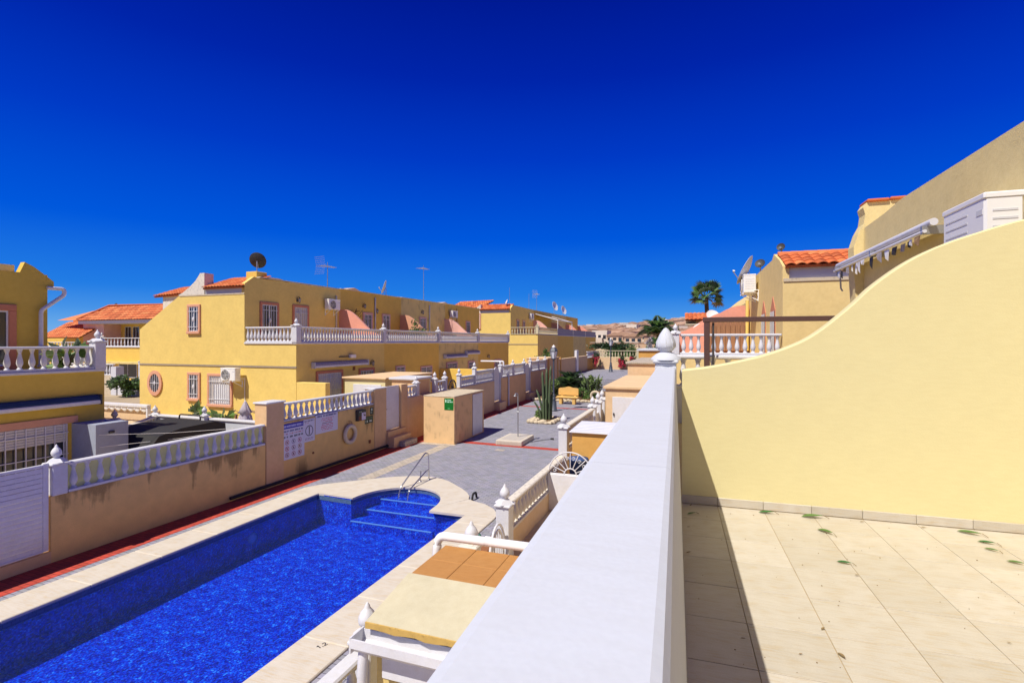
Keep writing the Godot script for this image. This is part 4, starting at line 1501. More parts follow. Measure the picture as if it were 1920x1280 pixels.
# ---------------------------------------------------------------- the row behind the pool wall
func wave_wall(parent: Node, x0: float, x1: float, z: float, y0: float, y1: float, th: float, m: String, floor_y: float) -> void:
	# a party wall that sweeps down from the house (x0, y1) to the balcony edge (x1, y0)
	var poly := [Vector2(x1, floor_y), Vector2(x0, floor_y)]
	for k in 13:
		var f := k / 12.0
		poly.append(Vector2(lerpf(x0, x1, f), lerpf(y1, y0, smoothstep(0.12, 1.0, f))))
	var st := mb()
	prism(st, poly, 2, z - th, z)
	part("party_wall", st, m, parent)

func left_terrace() -> void:
	var zs := [-18.46, -25.4, -32.1, -39.0, -46.3]
	var wm := ["yellow", "yellow_deep", "yellow_faded", "yellow_deep"]
	var gm := ["yellow", "yellow_deep", "yellow_faded", "yellow_deep"]
	var pm := ["pink", "salmon_light", "pink_pale"]
	var lab := ["yellow end house with a tall sunlit gable wall facing the pool", "second yellow terraced house, deep ochre front, beside the gable house", "third yellow terraced house with a pale faded front and an awning", "fourth yellow terraced house, last before the next block"]
	var FX := -17.0
	var UX := -20.06
	var st: SurfaceTool
	for i in 4:
		var a: float = zs[i]
		var b: float = zs[i + 1]
		var t := thing("terraced_house", lab[i], "house", Vector3(FX, 0, (a + b) / 2), false, "yellow terraced houses behind the pool wall")
		st = mb()
		if i == 0:
			prism(st, [Vector2(-27.18, 0), Vector2(FX, 0), Vector2(FX, 4.08), Vector2(UX, 4.08), Vector2(UX, 6.5), Vector2(-24.3, 6.5), Vector2(-27.18, 4.82)], 2, a - 0.3, a)
			bx(st, Vector3(-27.1, 0, b), Vector3(FX, 4.08, a - 0.3))
			prism(st, [Vector2(-27.1, 4.08), Vector2(UX, 4.08), Vector2(UX, 6.45), Vector2(-24.3, 6.45), Vector2(-27.1, 4.8)], 2, b, a - 0.3)
			# parapet along the front, raked up beside the tiled corner
			prism(st, [Vector2(a - 0.02, 4.0), Vector2(a - 0.02, 6.95), Vector2(a - 0.55, 7.32), Vector2(a - 0.9, 7.28), Vector2(b, 7.28), Vector2(b, 4.0)], 0, UX - 0.2, UX + 0.002)
			part("wall", st, wm[i], t)
		else:
			bx(st, Vector3(-27.1, 0, b), Vector3(FX, 4.08, a))
			bx(st, Vector3(-27.1, 4.08, b), Vector3(UX, 6.6, a))
			bx(st, Vector3(UX - 0.2, 6.6, b), Vector3(UX + 0.001, 7.32 + 0.03 * i, a))
			part("wall", st, wm[i], t)
		st = mb()
		bx(st, Vector3(UX - 0.24, 7.28 + 0.03 * i + 0.041, b), Vector3(UX + 0.04, 7.28 + 0.03 * i + 0.075, a - (0.9 if i == 0 else 0.0)))
		part("coping", st, "white_old", t)
		# ridge of tiles behind the parapet
		st = mb()
		prism(st, [Vector2(a - 3.0, 6.6), Vector2(a - 3.0, 7.75), Vector2(a - 4.4, 7.75), Vector2(b + 0.4, 7.35), Vector2(b + 0.4, 6.6)] if i % 2 == 0 else [Vector2(a - 2.0, 6.6), Vector2(a - 2.2, 7.5), Vector2(a - 4.2, 7.9), Vector2(b + 0.6, 7.4), Vector2(b + 0.6, 6.6)], 0, -23.0, -22.2)
		part("stair_head", st, "peach_light", t)
		# balcony slab lip, balustrade, posts
		st = mb()
		cb(st, Vector3(FX - 0.16, 4.08, b), Vector3(FX + 0.06, 4.16, a + (0.05 if i == 0 else 0.0)), 0.015)
		if i == 0:
			cb(st, Vector3(UX, 4.081, a - 0.18), Vector3(FX - 0.161, 4.16, a + 0.05), 0.015)
		part("balcony_edge", st, "white", t)
		var bal := holder("balustrade", t)
		balusters(bal, Vector3(FX - 0.06, 4.161, a - 0.12), Vector3(FX - 0.06, 4.161, b + 0.12), 0.72, 0.215, "white", 8 if i < 2 else 6, 0.14, 0.07)
		if i == 0:
			balusters(bal, Vector3(UX + 0.05, 4.161, a - 0.07), Vector3(FX - 0.2, 4.161, a - 0.07), 0.72, 0.215, "white", 8, 0.14, 0.07)
			post(t, Vector3(FX - 0.06, 4.161, a - 0.07), 0.80, 0.30, "white", "balcony_post", 0.8)
		post(t, Vector3(FX - 0.06, 4.161, b), 0.80, 0.26, "white", "balcony_post", 0.8)
		if i < 3:
			wave_wall(t, UX, FX - 0.2, b + 0.14, 4.6, 6.1, 0.16, pm[i], 4.0)
		# windows and doors
		if i == 0:
			window(t, Vector3(UX, 5.25, -19.95), PI / 2, 0.95, 1.55, {"m": "salmon", "bars": 6})
			window(t, Vector3(UX, 4.95, -22.1), PI / 2, 0.95, 2.15, {"called": "door", "m": "salmon", "door": 1, "bars": 7, "pane": "curtain", "fill": "leaf"})
			window(t, Vector3(-23.3, 5.30, a), 0.0, 0.62, 1.2, {"bars": 4, "m": "salmon_light"})
			window(t, Vector3(-23.3, 1.98, a), 0.0, 0.60, 1.15, {"bars": 4})
			var gw := window(t, Vector3(-21.58, 1.85, a), 0.0, 1.35, 1.35, {"bars": 10, "ornament": false, "pane": "curtain"})
			st = mb()
			cb(st, Vector3(-0.34, -0.63, 0.037), Vector3(0.64, 0.28, 0.05), 0.004)
			part("inner_shutter", st, "white_metal", gw)
			window(t, Vector3(FX, 1.85, -20.7), PI / 2, 1.7, 1.6, {"m": "salmon", "bars": 11, "pane": "shutter", "fill": "shutter", "ornament": false})
			window(t, Vector3(FX, 1.60, -23.7), PI / 2, 1.15, 2.05, {"called": "door", "m": "salmon", "door": 1, "bars": 8, "fill": "leaf"})
			# oval window
			var ov := group_part("oval_window", t, Vector3(-26.02, 2.08, a))
			st = mb()
			for k in 28:
				var p0 := TAU * k / 28
				var p1 := TAU * (k + 1) / 28
				var q := []
				for e in [[p0, 0.36, 0.47], [p1, 0.36, 0.47], [p1, 0.52, 0.64], [p0, 0.52, 0.64]]:
					q.append(Vector3(cos(e[0]) * e[1], sin(e[0]) * e[2], 0.07))
				quad(st, q[0], q[1], q[2], q[3], Vector3(0, 0, 1))
				quad(st, q[3], q[2], q[2] - Vector3(0, 0, 0.1), q[3] - Vector3(0, 0, 0.1), q[3])
				quad(st, q[0], q[1], q[1] - Vector3(0, 0, 0.1), q[0] - Vector3(0, 0, 0.1), -q[0])
			part("surround", st, "salmon_light", ov)
			st = mb()
			lathe(st, [[0.0, 0.0], [0.37, 0.0]], 28)
			var pn := part("pane", st, "glass_dark", ov, Vector3(0, 0, 0.01))
			pn.basis = Basis(Vector3(1, 0, 0), PI / 2) * Basis.from_scale(Vector3(1, 1, 1.3))
			for k in 5:
				st = mb()
				var x := -0.26 + 0.13 * k
				var hh := 0.48 * sqrt(1.0 - x * x / 0.1369)
				bx(st, Vector3(x - 0.01, -hh, 0.03), Vector3(x + 0.01, hh, 0.05))
				part("bar", st, "white_metal", ov)
			st = mb()
			bx(st, Vector3(-0.36, -0.012, 0.028), Vector3(0.36, 0.012, 0.052))
			lathe(st, [[0.0, -0.14], [0.075, 0.0], [0.0, 0.14]], 4, Vector3(0, 0, 0.06), false, 0.0, Vector3(1, 1, 0.3))
			part("grille", st, "white_metal", ov)
			# string course of small tiles
			st = mb()
			bx(st, Vector3(-27.16, 2.99, a), Vector3(FX + 0.03, 3.07, a + 0.03))
			part("string_course", st, "string_tile", t)
			# white stub wall and tiled corner roof
			st = mb()
			prism(st, [Vector2(-24.42, 6.5), Vector2(-24.1, 6.62), Vector2(-23.6, 6.9), Vector2(-23.2, 7.2), Vector2(-22.98, 7.45), Vector2(-22.9, 7.55), Vector2(-22.62, 7.55), Vector2(-22.62, 6.5)], 2, a - 0.5, a + 0.01)
			part("stub_wall", st, "white_old", t)
			st = mb()
			bx(st, Vector3(-22.6, 6.5, a - 0.25), Vector3(UX, 6.80, a - 0.04))
			part("eaves_band", st, "wall_blue" if false else "white_rough", t)
			st = mb()
			bx(st, Vector3(-24.3, 6.44, a - 0.02), Vector3(UX, 6.5, a + 0.02))
			part("eaves_stain", st, "rock", t)
			var rf := holder("corner_roof", t)
			tiles(rf, Vector3(-22.6, 6.80, a + 0.12), Vector3(2.52, 0, 0), Vector3(0, 0.62, -1.7), 0.2, 0.34)
			var rf2 := holder("rear_roof", t)
			tiles(rf2, Vector3(-28.4, 6.70, a - 1.6), Vector3(4.6, 0.15, 0), Vector3(0, 0.62, -1.7), 0.2, 0.34)
			st = mb()
			bx(st, Vector3(-27.9, 0.0, a - 3.4), Vector3(-22.7, 6.70, a - 1.75))
			part("rear_wall", st, "white_old", t)
			# chimney under the dish
			st = mb()
			cb(st, Vector3(-21.0, 6.9, a - 1.6), Vector3(-20.3, 7.65, a - 0.95), 0.02)
			part("chimney", st, "yellow_deep", t)
			# garden wing wall
			st = mb()
			cb(st, Vector3(FX, 0, a - 0.32), Vector3(-15.38, 2.36, a - 0.001), 0.02)
			part("wing_wall", st, "yellow", t)
		elif i == 1:
			window(t, Vector3(UX, 5.2, -28.08), PI / 2, 0.8, 1.5, {"m": "pink_pale", "bars": 5})
			window(t, Vector3(UX, 4.95, -30.17), PI / 2, 0.8, 2.1, {"called": "door", "m": "pink_pale", "door": 1, "bars": 5, "fill": "leaf", "sw": 0.08})
			window(t, Vector3(FX, 2.1, -27.1), PI / 2, 0.9, 1.1, {"m": "pink_pale", "bars": 6, "sw": 0.07})
			window(t, Vector3(FX, 2.0, -30.3), PI / 2, 1.4, 1.0, {"m": "pink_pale", "bars": 9, "sw": 0.07})
			st = mb()
			cb(st, Vector3(FX, 0, -25.55), Vector3(-15.3, 2.45, -25.25), 0.02)
			part("wing_wall", st, "yellow_faded", t)
		elif i == 2:
			window(t, Vector3(UX, 5.2, -35.2), PI / 2, 0.9, 1.6, {"m": "pink_pale", "bars": 5, "sw": 0.1})
			window(t, Vector3(FX, 2.0, -34.1), PI / 2, 1.6, 1.2, {"m": "pink_pale", "bars": 8, "sw": 0.1})
			window(t, Vector3(FX, 1.9, -37.6), PI / 2, 1.1, 1.3, {"m": "pink_pale", "bars": 6, "sw": 0.1})
			st = mb()
			cb(st, Vector3(FX, 0, -32.5), Vector3(-13.2, 2.3, -32.2), 0.02)
			part("wing_wall", st, "yellow_deep", t)
		else:
			window(t, Vector3(UX, 5.0, -43.6), PI / 2, 0.8, 2.0, {"called": "door", "m": "pink_pale", "door": 1, "bars": 4, "fill": "leaf", "sw": 0.1})
			window(t, Vector3(UX, 5.3, -41.0), PI / 2, 0.8, 1.1, {"m": "pink_pale", "bars": 4, "sw": 0.08})
			window(t, Vector3(FX, 1.9, -43.4), PI / 2, 1.5, 1.2, {"m": "pink_pale", "bars": 7, "sw": 0.1})
			st = mb()
			prism(st, [Vector2(-27.0, 6.6), Vector2(UX, 6.6), Vector2(UX, 7.4), Vector2(-22, 7.6), Vector2(-27, 7.3)], 2, b, b + 0.2)
			part("end_parapet", st, "yellow_faded", t)
		# rain pipe on the upper front
		st = mb()
		var zp: float = [-24.95, -28.85, -36.2, -41.2][i]
		tube(st, [Vector3(UX + 0.06, 4.1, zp), Vector3(UX + 0.06, 7.1 if i else 6.9, zp)], 0.05, 7)
		part("rain_pipe", st, ["white_old", "white", "white", "yellow_faded"][i], t)
	# things hung on these houses
	air_conditioner("white air conditioner with its shadow below on the sunlit gable", Vector3(-20.50, 2.34, -18.46), 0.0, false, {"gap": 0.22, "d": 0.32, "h": 0.62, "w": 0.9, "pipe": -1.7})
	air_conditioner("white air conditioner on the shaded upper front of the gable house", Vector3(-20.06, 6.0, -24.4), PI / 2, false, {"h": 0.62, "w": 1.0, "pipe": -0.3})
	air_conditioner("white air conditioner above the third pink party wall", Vector3(-20.06, 6.25, -40.2), PI / 2, false, {"h": 0.6, "w": 1.0, "pipe": -0.2})
	awning("grey-blue rolled awning over the ground floor of the gable house", Vector3(-17.0, 3.06, -21.5), PI / 2, 4.1, "canvas_grey")
	awning("pale rolled awning over the ground floor of the third house", Vector3(-17.0, 3.10, -34.6), PI / 2, 3.6, "canvas_grey")
	awning("second thin pale awning higher on the third house", Vector3(-17.0, 3.3, -37.6), PI / 2, 2.4, "canvas_grey")
	wall_lantern("lantern between awning and barred door of the gable house", Vector3(-17.0, 3.05, -24.1), PI / 2)
	wall_lantern("lantern above the balcony door of the gable house", Vector3(-20.06, 6.45, -21.85), PI / 2)
	wall_lantern("lantern by the upper window of the second house", Vector3(-20.06, 6.25, -28.95), PI / 2)
	wall_lantern("lantern above the small upper window of the second house", Vector3(-20.06, 6.5, -27.6), PI / 2)
	wall_lantern("lantern on the ground floor of the fourth house", Vector3(-17.0, 2.95, -41.0), PI / 2)
	wall_lantern("lantern beside the upper window of the third house", Vector3(-20.06, 6.5, -35.0), PI / 2)
	var v := thing("vent_grille", "small dark square vent between window and door of the gable house", "vent", Vector3(-17, 2.78, -22.6))
	org.erase(v)
	st = mb()
	cb(st, Vector3(0, -0.1, -0.1), Vector3(0.03, 0.1, 0.1), 0.01)
	part("plate", st, "rust", v)
	v = thing("floodlight", "white floodlight on an arm above the gable house awning", "floodlight", Vector3(-17, 3.42, -22.2))
	org.erase(v)
	st = mb()
	tube(st, [Vector3(0, 0, 0.8), Vector3(0.08, 0, 0.7), Vector3(0.08, 0, 0.1)], 0.025, 6)
	part("arm", st, "dark_metal", v)
	st = mb()
	cb(st, Vector3(0.02, -0.08, -0.35), Vector3(0.2, 0.1, 0.08), 0.02)
	part("head", st, "plastic", v)
	satellite_dish("large dark grey satellite dish on the gable house roof corner", Vector3(-20.6, 7.65, -19.7), 0.40, Vector3(-0.35, 0.4, -0.75), "dish_grey", false, 0.55)
	satellite_dish("edge-on satellite dish on the second house roof", Vector3(-20.6, 7.3, -31.0), 0.5, Vector3(-0.85, 0.35, 0.5), "dish", false, 0.7)
	aerial("tall aerial with a broad reflector above the gable house", Vector3(-20.6, 7.2, -24.9), 1.7, 2)
	aerial("tallest thin aerial, above the third house", Vector3(-20.6, 7.3, -36.3), 3.0, 1)
	bush("dark green shrub spilling over the second house balcony beside the pink wall", "shrub", Vector3(-18.3, 4.0, -31.2), Vector3(0.75, 0.95, 0.75), 900, 0.16, "leaf", 10)
	bush("small green plant behind the third house balustrade", "shrub", Vector3(-17.6, 4.1, -35.9), Vector3(0.35, 0.4, 0.5), 260, 0.13, "leaf_b", 5)
	var tr := thing("trellis_vine", "leafless vine on a trellis beside the second house window", "vine", Vector3(-20.0, 5.2, -26.4))
	org.erase(tr)
	st = mb()
	for k in 26:
		var p0 := Vector3(0.1, 0.2 + rng.randf() * 0.8, rng.randf_range(-0.7, 0.6))
		tube(st, [p0, p0 + Vector3(rng.randf() * 0.2, rng.randf_range(-0.1, 0.35), rng.randf_range(-0.3, 0.3))], 0.015, 4)
	part("twigs", st, "bark", tr)

# ---------------------------------------------------------------- house at the left edge, its yard, and the house behind
func far_left() -> void:
	var st: SurfaceTool
	var FX := -17.0
	var UX := -20.06
	var t := thing("terraced_house", "yellow house at the left edge with a white balcony balustrade and blue awning", "house", Vector3(FX, 0, -6), false, "yellow terraced houses behind the pool wall")
	st = mb()
	bx(st, Vector3(-27, 0, -10.49), Vector3(FX, 3.30, 3))
	bx(st, Vector3(-27, 3.30, -10.66), Vector3(UX, 6.38, 3))
	prism(st, [Vector2(-9.90, 6.30), Vector2(-10.06, 6.72), Vector2(-10.3, 6.60), Vector2(-10.84, 6.18), Vector2(-10.84, 5.95), Vector2(-10.655, 5.95), Vector2(-10.60, 6.30)], 0, UX - 0.22, UX + 0.001)
	part("wall", st, "olive_yellow", t)
	st = mb()
	bx(st, Vector3(UX - 1.0, 6.38, -9.94), Vector3(UX - 0.3, 6.62, 1))
	part("roof_kerb", st, "cream_rough", t)
	st = mb()
	cb(st, Vector3(FX - 0.2, 3.30, -10.5), Vector3(FX + 0.07, 3.38, 3), 0.015)
	part("balcony_edge", st, "white", t)
	var bal := holder("balustrade", t)
	balusters(bal, Vector3(FX - 0.06, 3.381, -1.0), Vector3(FX - 0.06, 3.381, -10.2), 0.68, 0.27, "white", 14, 0.17, 0.07)
	balusters(bal, Vector3(UX + 0.1, 3.381, -10.40), Vector3(FX - 0.25, 3.381, -10.40), 0.68, 0.27, "white", 10, 0.17, 0.07)
	post(t, Vector3(FX - 0.06, 3.381, -10.34), 0.86, 0.30, "white", "balcony_post", 0.85)
	window(t, Vector3(UX, 4.3, -8.95), PI / 2, 1.35, 1.7, {"m": "salmon", "bars": 0, "sw": 0.2})
	st = mb()
	tube(st, bend([Vector3(UX + 0.1, 5.95, -10.6), Vector3(UX + 0.16, 5.95, -11.05), Vector3(UX + 0.16, 5.75, -11.05), Vector3(UX + 0.12, 5.2, -10.42), Vector3(UX + 0.12, 3.4, -10.42)], 0.1, 4), 0.06, 9)
	part("rain_pipe", st, "white_metal", t)
	st = mb()
	prism(st, [Vector2(FX, 1.86), Vector2(FX + 0.06, 1.86), Vector2(FX + 0.06, 2.05), Vector2(FX, 2.05)], 2, -9.75, -5)
	part("lintel", st, "salmon_light", t)
	window(t, Vector3(FX, 1.0, -7.75), PI / 2, 3.5, 1.7, {"m": "salmon_light", "bars": 16, "sw": 0.0, "shutter": 0.30, "ornament": false})
	awning("dark blue rolled awning over the barred window at the left edge", Vector3(FX, 2.46, -7.2), PI / 2, 6.1, "canvas_blue")
	# blue-grey yard wall
	t = thing("yard_wall", "smooth blue-grey painted wall beside the barred window", "wall", Vector3(-16.5, 0.25, -9.8))
	st = mb()
	bx(st, Vector3(FX + 0.002, 0.2, -10.5), Vector3(-15.95, 1.84, -9.62))
	part("wall", st, "wall_blue", t)
	st = mb()
	cb(st, Vector3(-15.95, 1.55, -10.1), Vector3(-15.9, 1.62, -9.95), 0.01)
	part("lamp", st, "dark_metal", t)
	bush("spiky potted plant glimpsed through the left balcony balusters", "plant", Vector3(-17.6, 3.35, -9.85), Vector3(0.25, 0.4, 0.35), 60, 0.45, "leaf_b", 4)
	# yard between the two blocks
	t = thing("yard_balustrade", "weathered grey balustrade with a finial post in the yard behind the pool wall", "balustrade", Vector3(-16.2, 0.35, -13))
	st = mb()
	bx(st, Vector3(-19.9, 0.3, -14.0), Vector3(-19.7, 0.62, -12.6))
	part("plinth", st, "white_old", t)
	balusters(t, Vector3(-17.6, 0.50, -11.2), Vector3(-19.6, 0.50, -13.9), 0.85, 0.28, "white_old", 8, 0.18)
	post(t, Vector3(-17.5, 0.35, -11.1), 1.35, 0.3, "white_old", "post", 0.9)
	post(t, Vector3(-19.75, 0.35, -14.0), 1.05, 0.26, "white", "post", 0.9)
	t = thing("yard_fence", "white solid garden wall with a finial post between the two house blocks", "wall", Vector3(-15.5, 0.35, -14.1))
	st = mb()
	bx(st, Vector3(-19.7, 0.3, -14.15), Vector3(-13.6, 1.30, -14.0))
	part("wall", st, "white_rough", t)
	st = mb()
	cb(st, Vector3(-19.7, 1.30, -14.2), Vector3(-13.6, 1.37, -13.95), 0.015)
	part("coping", st, "white", t)
	post(t, Vector3(-17.03, 0.35, -13.9), 1.16, 0.2, "white", "post", 0.85)
	# black covered swing seat
	t = thing("covered_swing_seat", "large black tarpaulin cover over garden furniture behind the pool wall", "garden furniture", Vector3(-15.6, 0.35, -11.9))
	st = mb()
	prism(st, [Vector2(-10.55, 0.3), Vector2(-10.6, 1.0), Vector2(-10.9, 1.35), Vector2(-11.6, 1.48), Vector2(-12.8, 1.52), Vector2(-13.2, 1.4), Vector2(-13.3, 0.3)], 0, -17.4, -15.2)
	part("cover", st, "black", t)
	st = mb()
	tube(st, bend([Vector3(-17.0, 1.25, -12.9), Vector3(-17.0, 1.66, -12.9), Vector3(-16.0, 1.66, -12.9), Vector3(-16.0, 1.25, -12.9)], 0.1, 3), 0.025, 6)
	part("frame", st, "dark_metal", t)
	for q in [[Vector3(-15.95, 1.55, -9.7), Vector3(-14.3, 1.35, -12.7)], [Vector3(-15.95, 1.2, -9.72), Vector3(-14.2, 1.3, -13.1)]]:
		t = thing("washing_line", "thin pale washing line across the yard, " + ("upper" if q[0].y > 1.4 else "lower") + " of two", "line", q[0])
		st = mb()
		tube(st, [q[0], q[0].lerp(q[1], 0.5) - Vector3(0, 0.05, 0), q[1]], 0.006, 4)
		part("line", st, "plastic", t)
	# folded parasol
	t = thing("folded_parasol", "folded lilac-grey parasol standing behind the pool wall", "parasol", Vector3(-15.5, 0.35, -14.3))
	org.erase(t)
	st = mb()
	tube(st, [Vector3.ZERO, Vector3(0, 1.7, 0)], 0.022, 6)
	part("pole", st, "plastic", t)
	st = mb()
	lathe(st, [[0.36, 0.28], [0.34, 0.42], [0.29, 0.8], [0.22, 1.12], [0.17, 1.22], [0.24, 1.25], [0.15, 1.42], [0.05, 1.64], [0.0, 1.69]], 16, Vector3.ZERO, true, 0.3)
	part("canopy", st, "parasol_cloth", t)
	t = thing("brushwood_roof", "ragged tan reed matting edge beside the folded parasol", "matting", Vector3(-15.0, 0.4, -14.9))
	st = mb()
	for k in 40:
		var x := -16.6 + 2.6 * rng.randf()
		var z := -14.7 - rng.randf() * 0.9
		tube(st, [Vector3(x, 1.38 + rng.randf() * 0.12, z), Vector3(x + rng.randf_range(-0.9, 0.9), 1.45 + rng.randf() * 0.1, z + rng.randf_range(-0.1, 0.1))], 0.018, 4)
	part("reeds", st, "canvas_tan", t)
	st = mb()
	for p in [Vector3(-16.5, 0.3, -14.8), Vector3(-14.2, 0.3, -15.4)]:
		tube(st, [p, p + Vector3(0, 1.12, 0)], 0.05, 6)
	part("post", st, "wood", t)
	bush("low agave leaves showing over the white garden wall", "plant", Vector3(-20.0, 0.35, -17.2), Vector3(0.5, 0.42, 0.4), 40, 0.5, "leaf_b", 3)
	bush("low green agave beside the gable wall", "plant", Vector3(-21.9, 0.35, -17.4), Vector3(0.4, 0.40, 0.4), 34, 0.5, "leaf_b", 3)
	# carport edge with a white gutter and canopy between the blocks
	t = thing("carport", "white metal carport edge with a scalloped blind between the house blocks", "carport", Vector3(-24, 0.35, -15.5))
	st = mb()
	cb(st, Vector3(-32, 1.10, -16.9), Vector3(-24.1, 1.24, -16.7), 0.02)
	cb(st, Vector3(-24.22, 0.3, -16.9), Vector3(-24.1, 1.10, -16.72), 0.02)
	cb(st, Vector3(-32, 0.86, -17.4), Vector3(-24.3, 0.92, -17.3), 0.02)
	part("frame", st, "white_metal", t)
	st = mb()
	for k in 12:
		lathe(st, [[0.0, 0.0], [0.18, 0.1], [0.2, 0.25]], 8, Vector3(-29.3 + 0.44 * k, 0.84, -16.8), true, 0.0, Vector3(1, 1, 0.15))
	part("scalloped_blind", st, "plastic", t)
	st = mb()
	bx(st, Vector3(-32, 0.3, -17.55), Vector3(-24.4, 0.84, -17.45))
	part("screen", st, "peach_light", t)
	# the house behind with hipped roofs
	rear_house()

func rear_house() -> void:
	var st: SurfaceTool
	var t := thing("villa", "villa with orange hipped roofs and a white balcony far behind the carport", "house", Vector3(-54, 0, -37))
	st = mb()
	bx(st, Vector3(-60.5, 0, -44), Vector3(-44.5, 3.6, -35))
	bx(st, Vector3(-60.5, 3.6, -44), Vector3(-44.5, 6.0, -37))
	bx(st, Vector3(-70, 0, -42), Vector3(-60.5, 5.2, -36))
	part("wall", st, "yellow_deep", t)
	st = mb()
	bx(st, Vector3(-60.1, 6.0, -44.4), Vector3(-44.2, 6.33, -34.6))
	part("eaves", st, "white", t)
	st = mb()
	bx(st, Vector3(-52.0, 3.6, -36.99), Vector3(-49.0, 5.98, -36.9))
	part("pier", st, "salmon", t)
	st = mb()
	bx(st, Vector3(-60.5, 3.61, -36.99), Vector3(-57.3, 5.98, -35.3))
	part("pink_wing", st, "pink_pale", t)
	var r := holder("hipped_roof", t)
	st = mb()
	for q in [[Vector3(-60.2, 6.34, -34.5), Vector3(-44.0, 6.34, -34.5), Vector3(-46.5, 7.78, -36.8), Vector3(-58.8, 7.92, -36.8)], [Vector3(-60.2, 6.34, -34.5), Vector3(-58.8, 7.92, -36.8), Vector3(-58.8, 7.92, -40), Vector3(-60.2, 6.34, -44.6)], [Vector3(-44.0, 6.34, -34.5), Vector3(-46.5, 7.78, -36.8), Vector3(-46.5, 7.78, -40), Vector3(-44.0, 6.34, -44.6)]]:
		quad(st, q[0], q[1], q[2], q[3], Vector3(0, 1, 0))
	part("roof_deck", st, "terracotta_dark", r)
	tiles(r, Vector3(-60.2, 6.36, -34.42), Vector3(16.2, 0, 0), Vector3(0, 1.52, -2.35), 0.40, 0.52, [0.95, 1.7])
	st = mb()
	tube(st, [Vector3(-60.2, 6.44, -34.5), Vector3(-58.8, 8.02, -36.8), Vector3(-46.5, 7.88, -36.8), Vector3(-44.0, 6.44, -34.5)], 0.13, 6)
	part("ridge", st, "terracotta_dark", r)
	st = mb()
	quad(st, Vector3(-64.2, 6.45, -35.0), Vector3(-60.3, 6.38, -34.6), Vector3(-58.95, 7.92, -36.9), Vector3(-60.8, 7.8, -37.4), Vector3(0, 1, 0.5))
	part("side_slope", st, "terracotta_light", r)
	var l := holder("lower_roof", t)
	tiles(l, Vector3(-64.5, 4.6, -33.5), Vector3(6.5, 0, 0), Vector3(-1.2, 1.75, -3.4), 0.36, 0.5)
	st = mb()
	bx(st, Vector3(-66, 6.3, -40), Vector3(-60.8, 6.9, -37.5))
	part("upper_roof", st, "terracotta", t)
	st = mb()
	cb(st, Vector3(-60.2, 3.6, -35.2), Vector3(-44.5, 3.72, -34.9), 0.02)
	part("balcony_edge", st, "white", t)
	var bal := holder("balustrade", t)
	balusters(bal, Vector3(-57.0, 3.72, -35.05), Vector3(-45.0, 3.72, -35.05), 0.85, 0.5, "white", 6, 0.2)
	balusters(bal, Vector3(-64.0, 3.3, -33.0), Vector3(-57.6, 3.3, -33.0), 0.85, 0.5, "white", 6, 0.2)
	post(t, Vector3(-57.2, 3.6, -35.05), 1.1, 0.4, "white", "balcony_post", 1.2)
	for x in [-56.2, -55.0, -53.4, -52.6]:
		window(t, Vector3(x, 4.75, -37), 0.0, 0.95, 2.0, {"bars": 0, "sw": 0.0})
	st = mb()
	bx(st, Vector3(-57.5, 2.0, -35), Vector3(-50, 2.2, -34.2))
	part("canopy", st, "yellow_faded", t)
	window(t, Vector3(-53.2, 1.4, -35), 0.0, 2.6, 1.6, {"bars": 0, "sw": 0.0})
	window(t, Vector3(-56.2, 1.4, -35), 0.0, 1.6, 1.6, {"bars": 0, "sw": 0.0})
	satellite_dish("grey satellite dish on the far villa roof", Vector3(-59.0, 6.9, -37.5), 0.7, Vector3(-0.2, 0.4, 0.9), "dish_grey", false, 0.7)
	bush("dark round garden bush between the villa and the gable wall", "bush", Vector3(-41.2, 0.0, -27.0), Vector3(1.5, 0.85, 1.0), 1600, 0.28, "leaf", 16)
	t = thing("villa_wall", "white balustraded garden wall with rough stone facing before the far villa", "wall", Vector3(-44, 0, -27))
	st = mb()
	bx(st, Vector3(-50, -0.05, -27.9), Vector3(-43.8, 1.5, -27.6))
	part("wall", st, "rock", t)
	st = mb()
	bx(st, Vector3(-43.8, -0.05, -28.1), Vector3(-43.2, 2.2, -27.5))
	bx(st, Vector3(-43.2, -0.05, -27.9), Vector3(-34, 1.0, -27.6))
	part("pillar", st, "white", t)
	balusters(t, Vector3(-50, 1.5, -27.75), Vector3(-43.8, 1.5, -27.75), 0.9, 0.35, "white", 6, 0.2)
	post(t, Vector3(-43.0, 1.0, -29.5), 1.6, 0.5, "white", "post", 1.3)

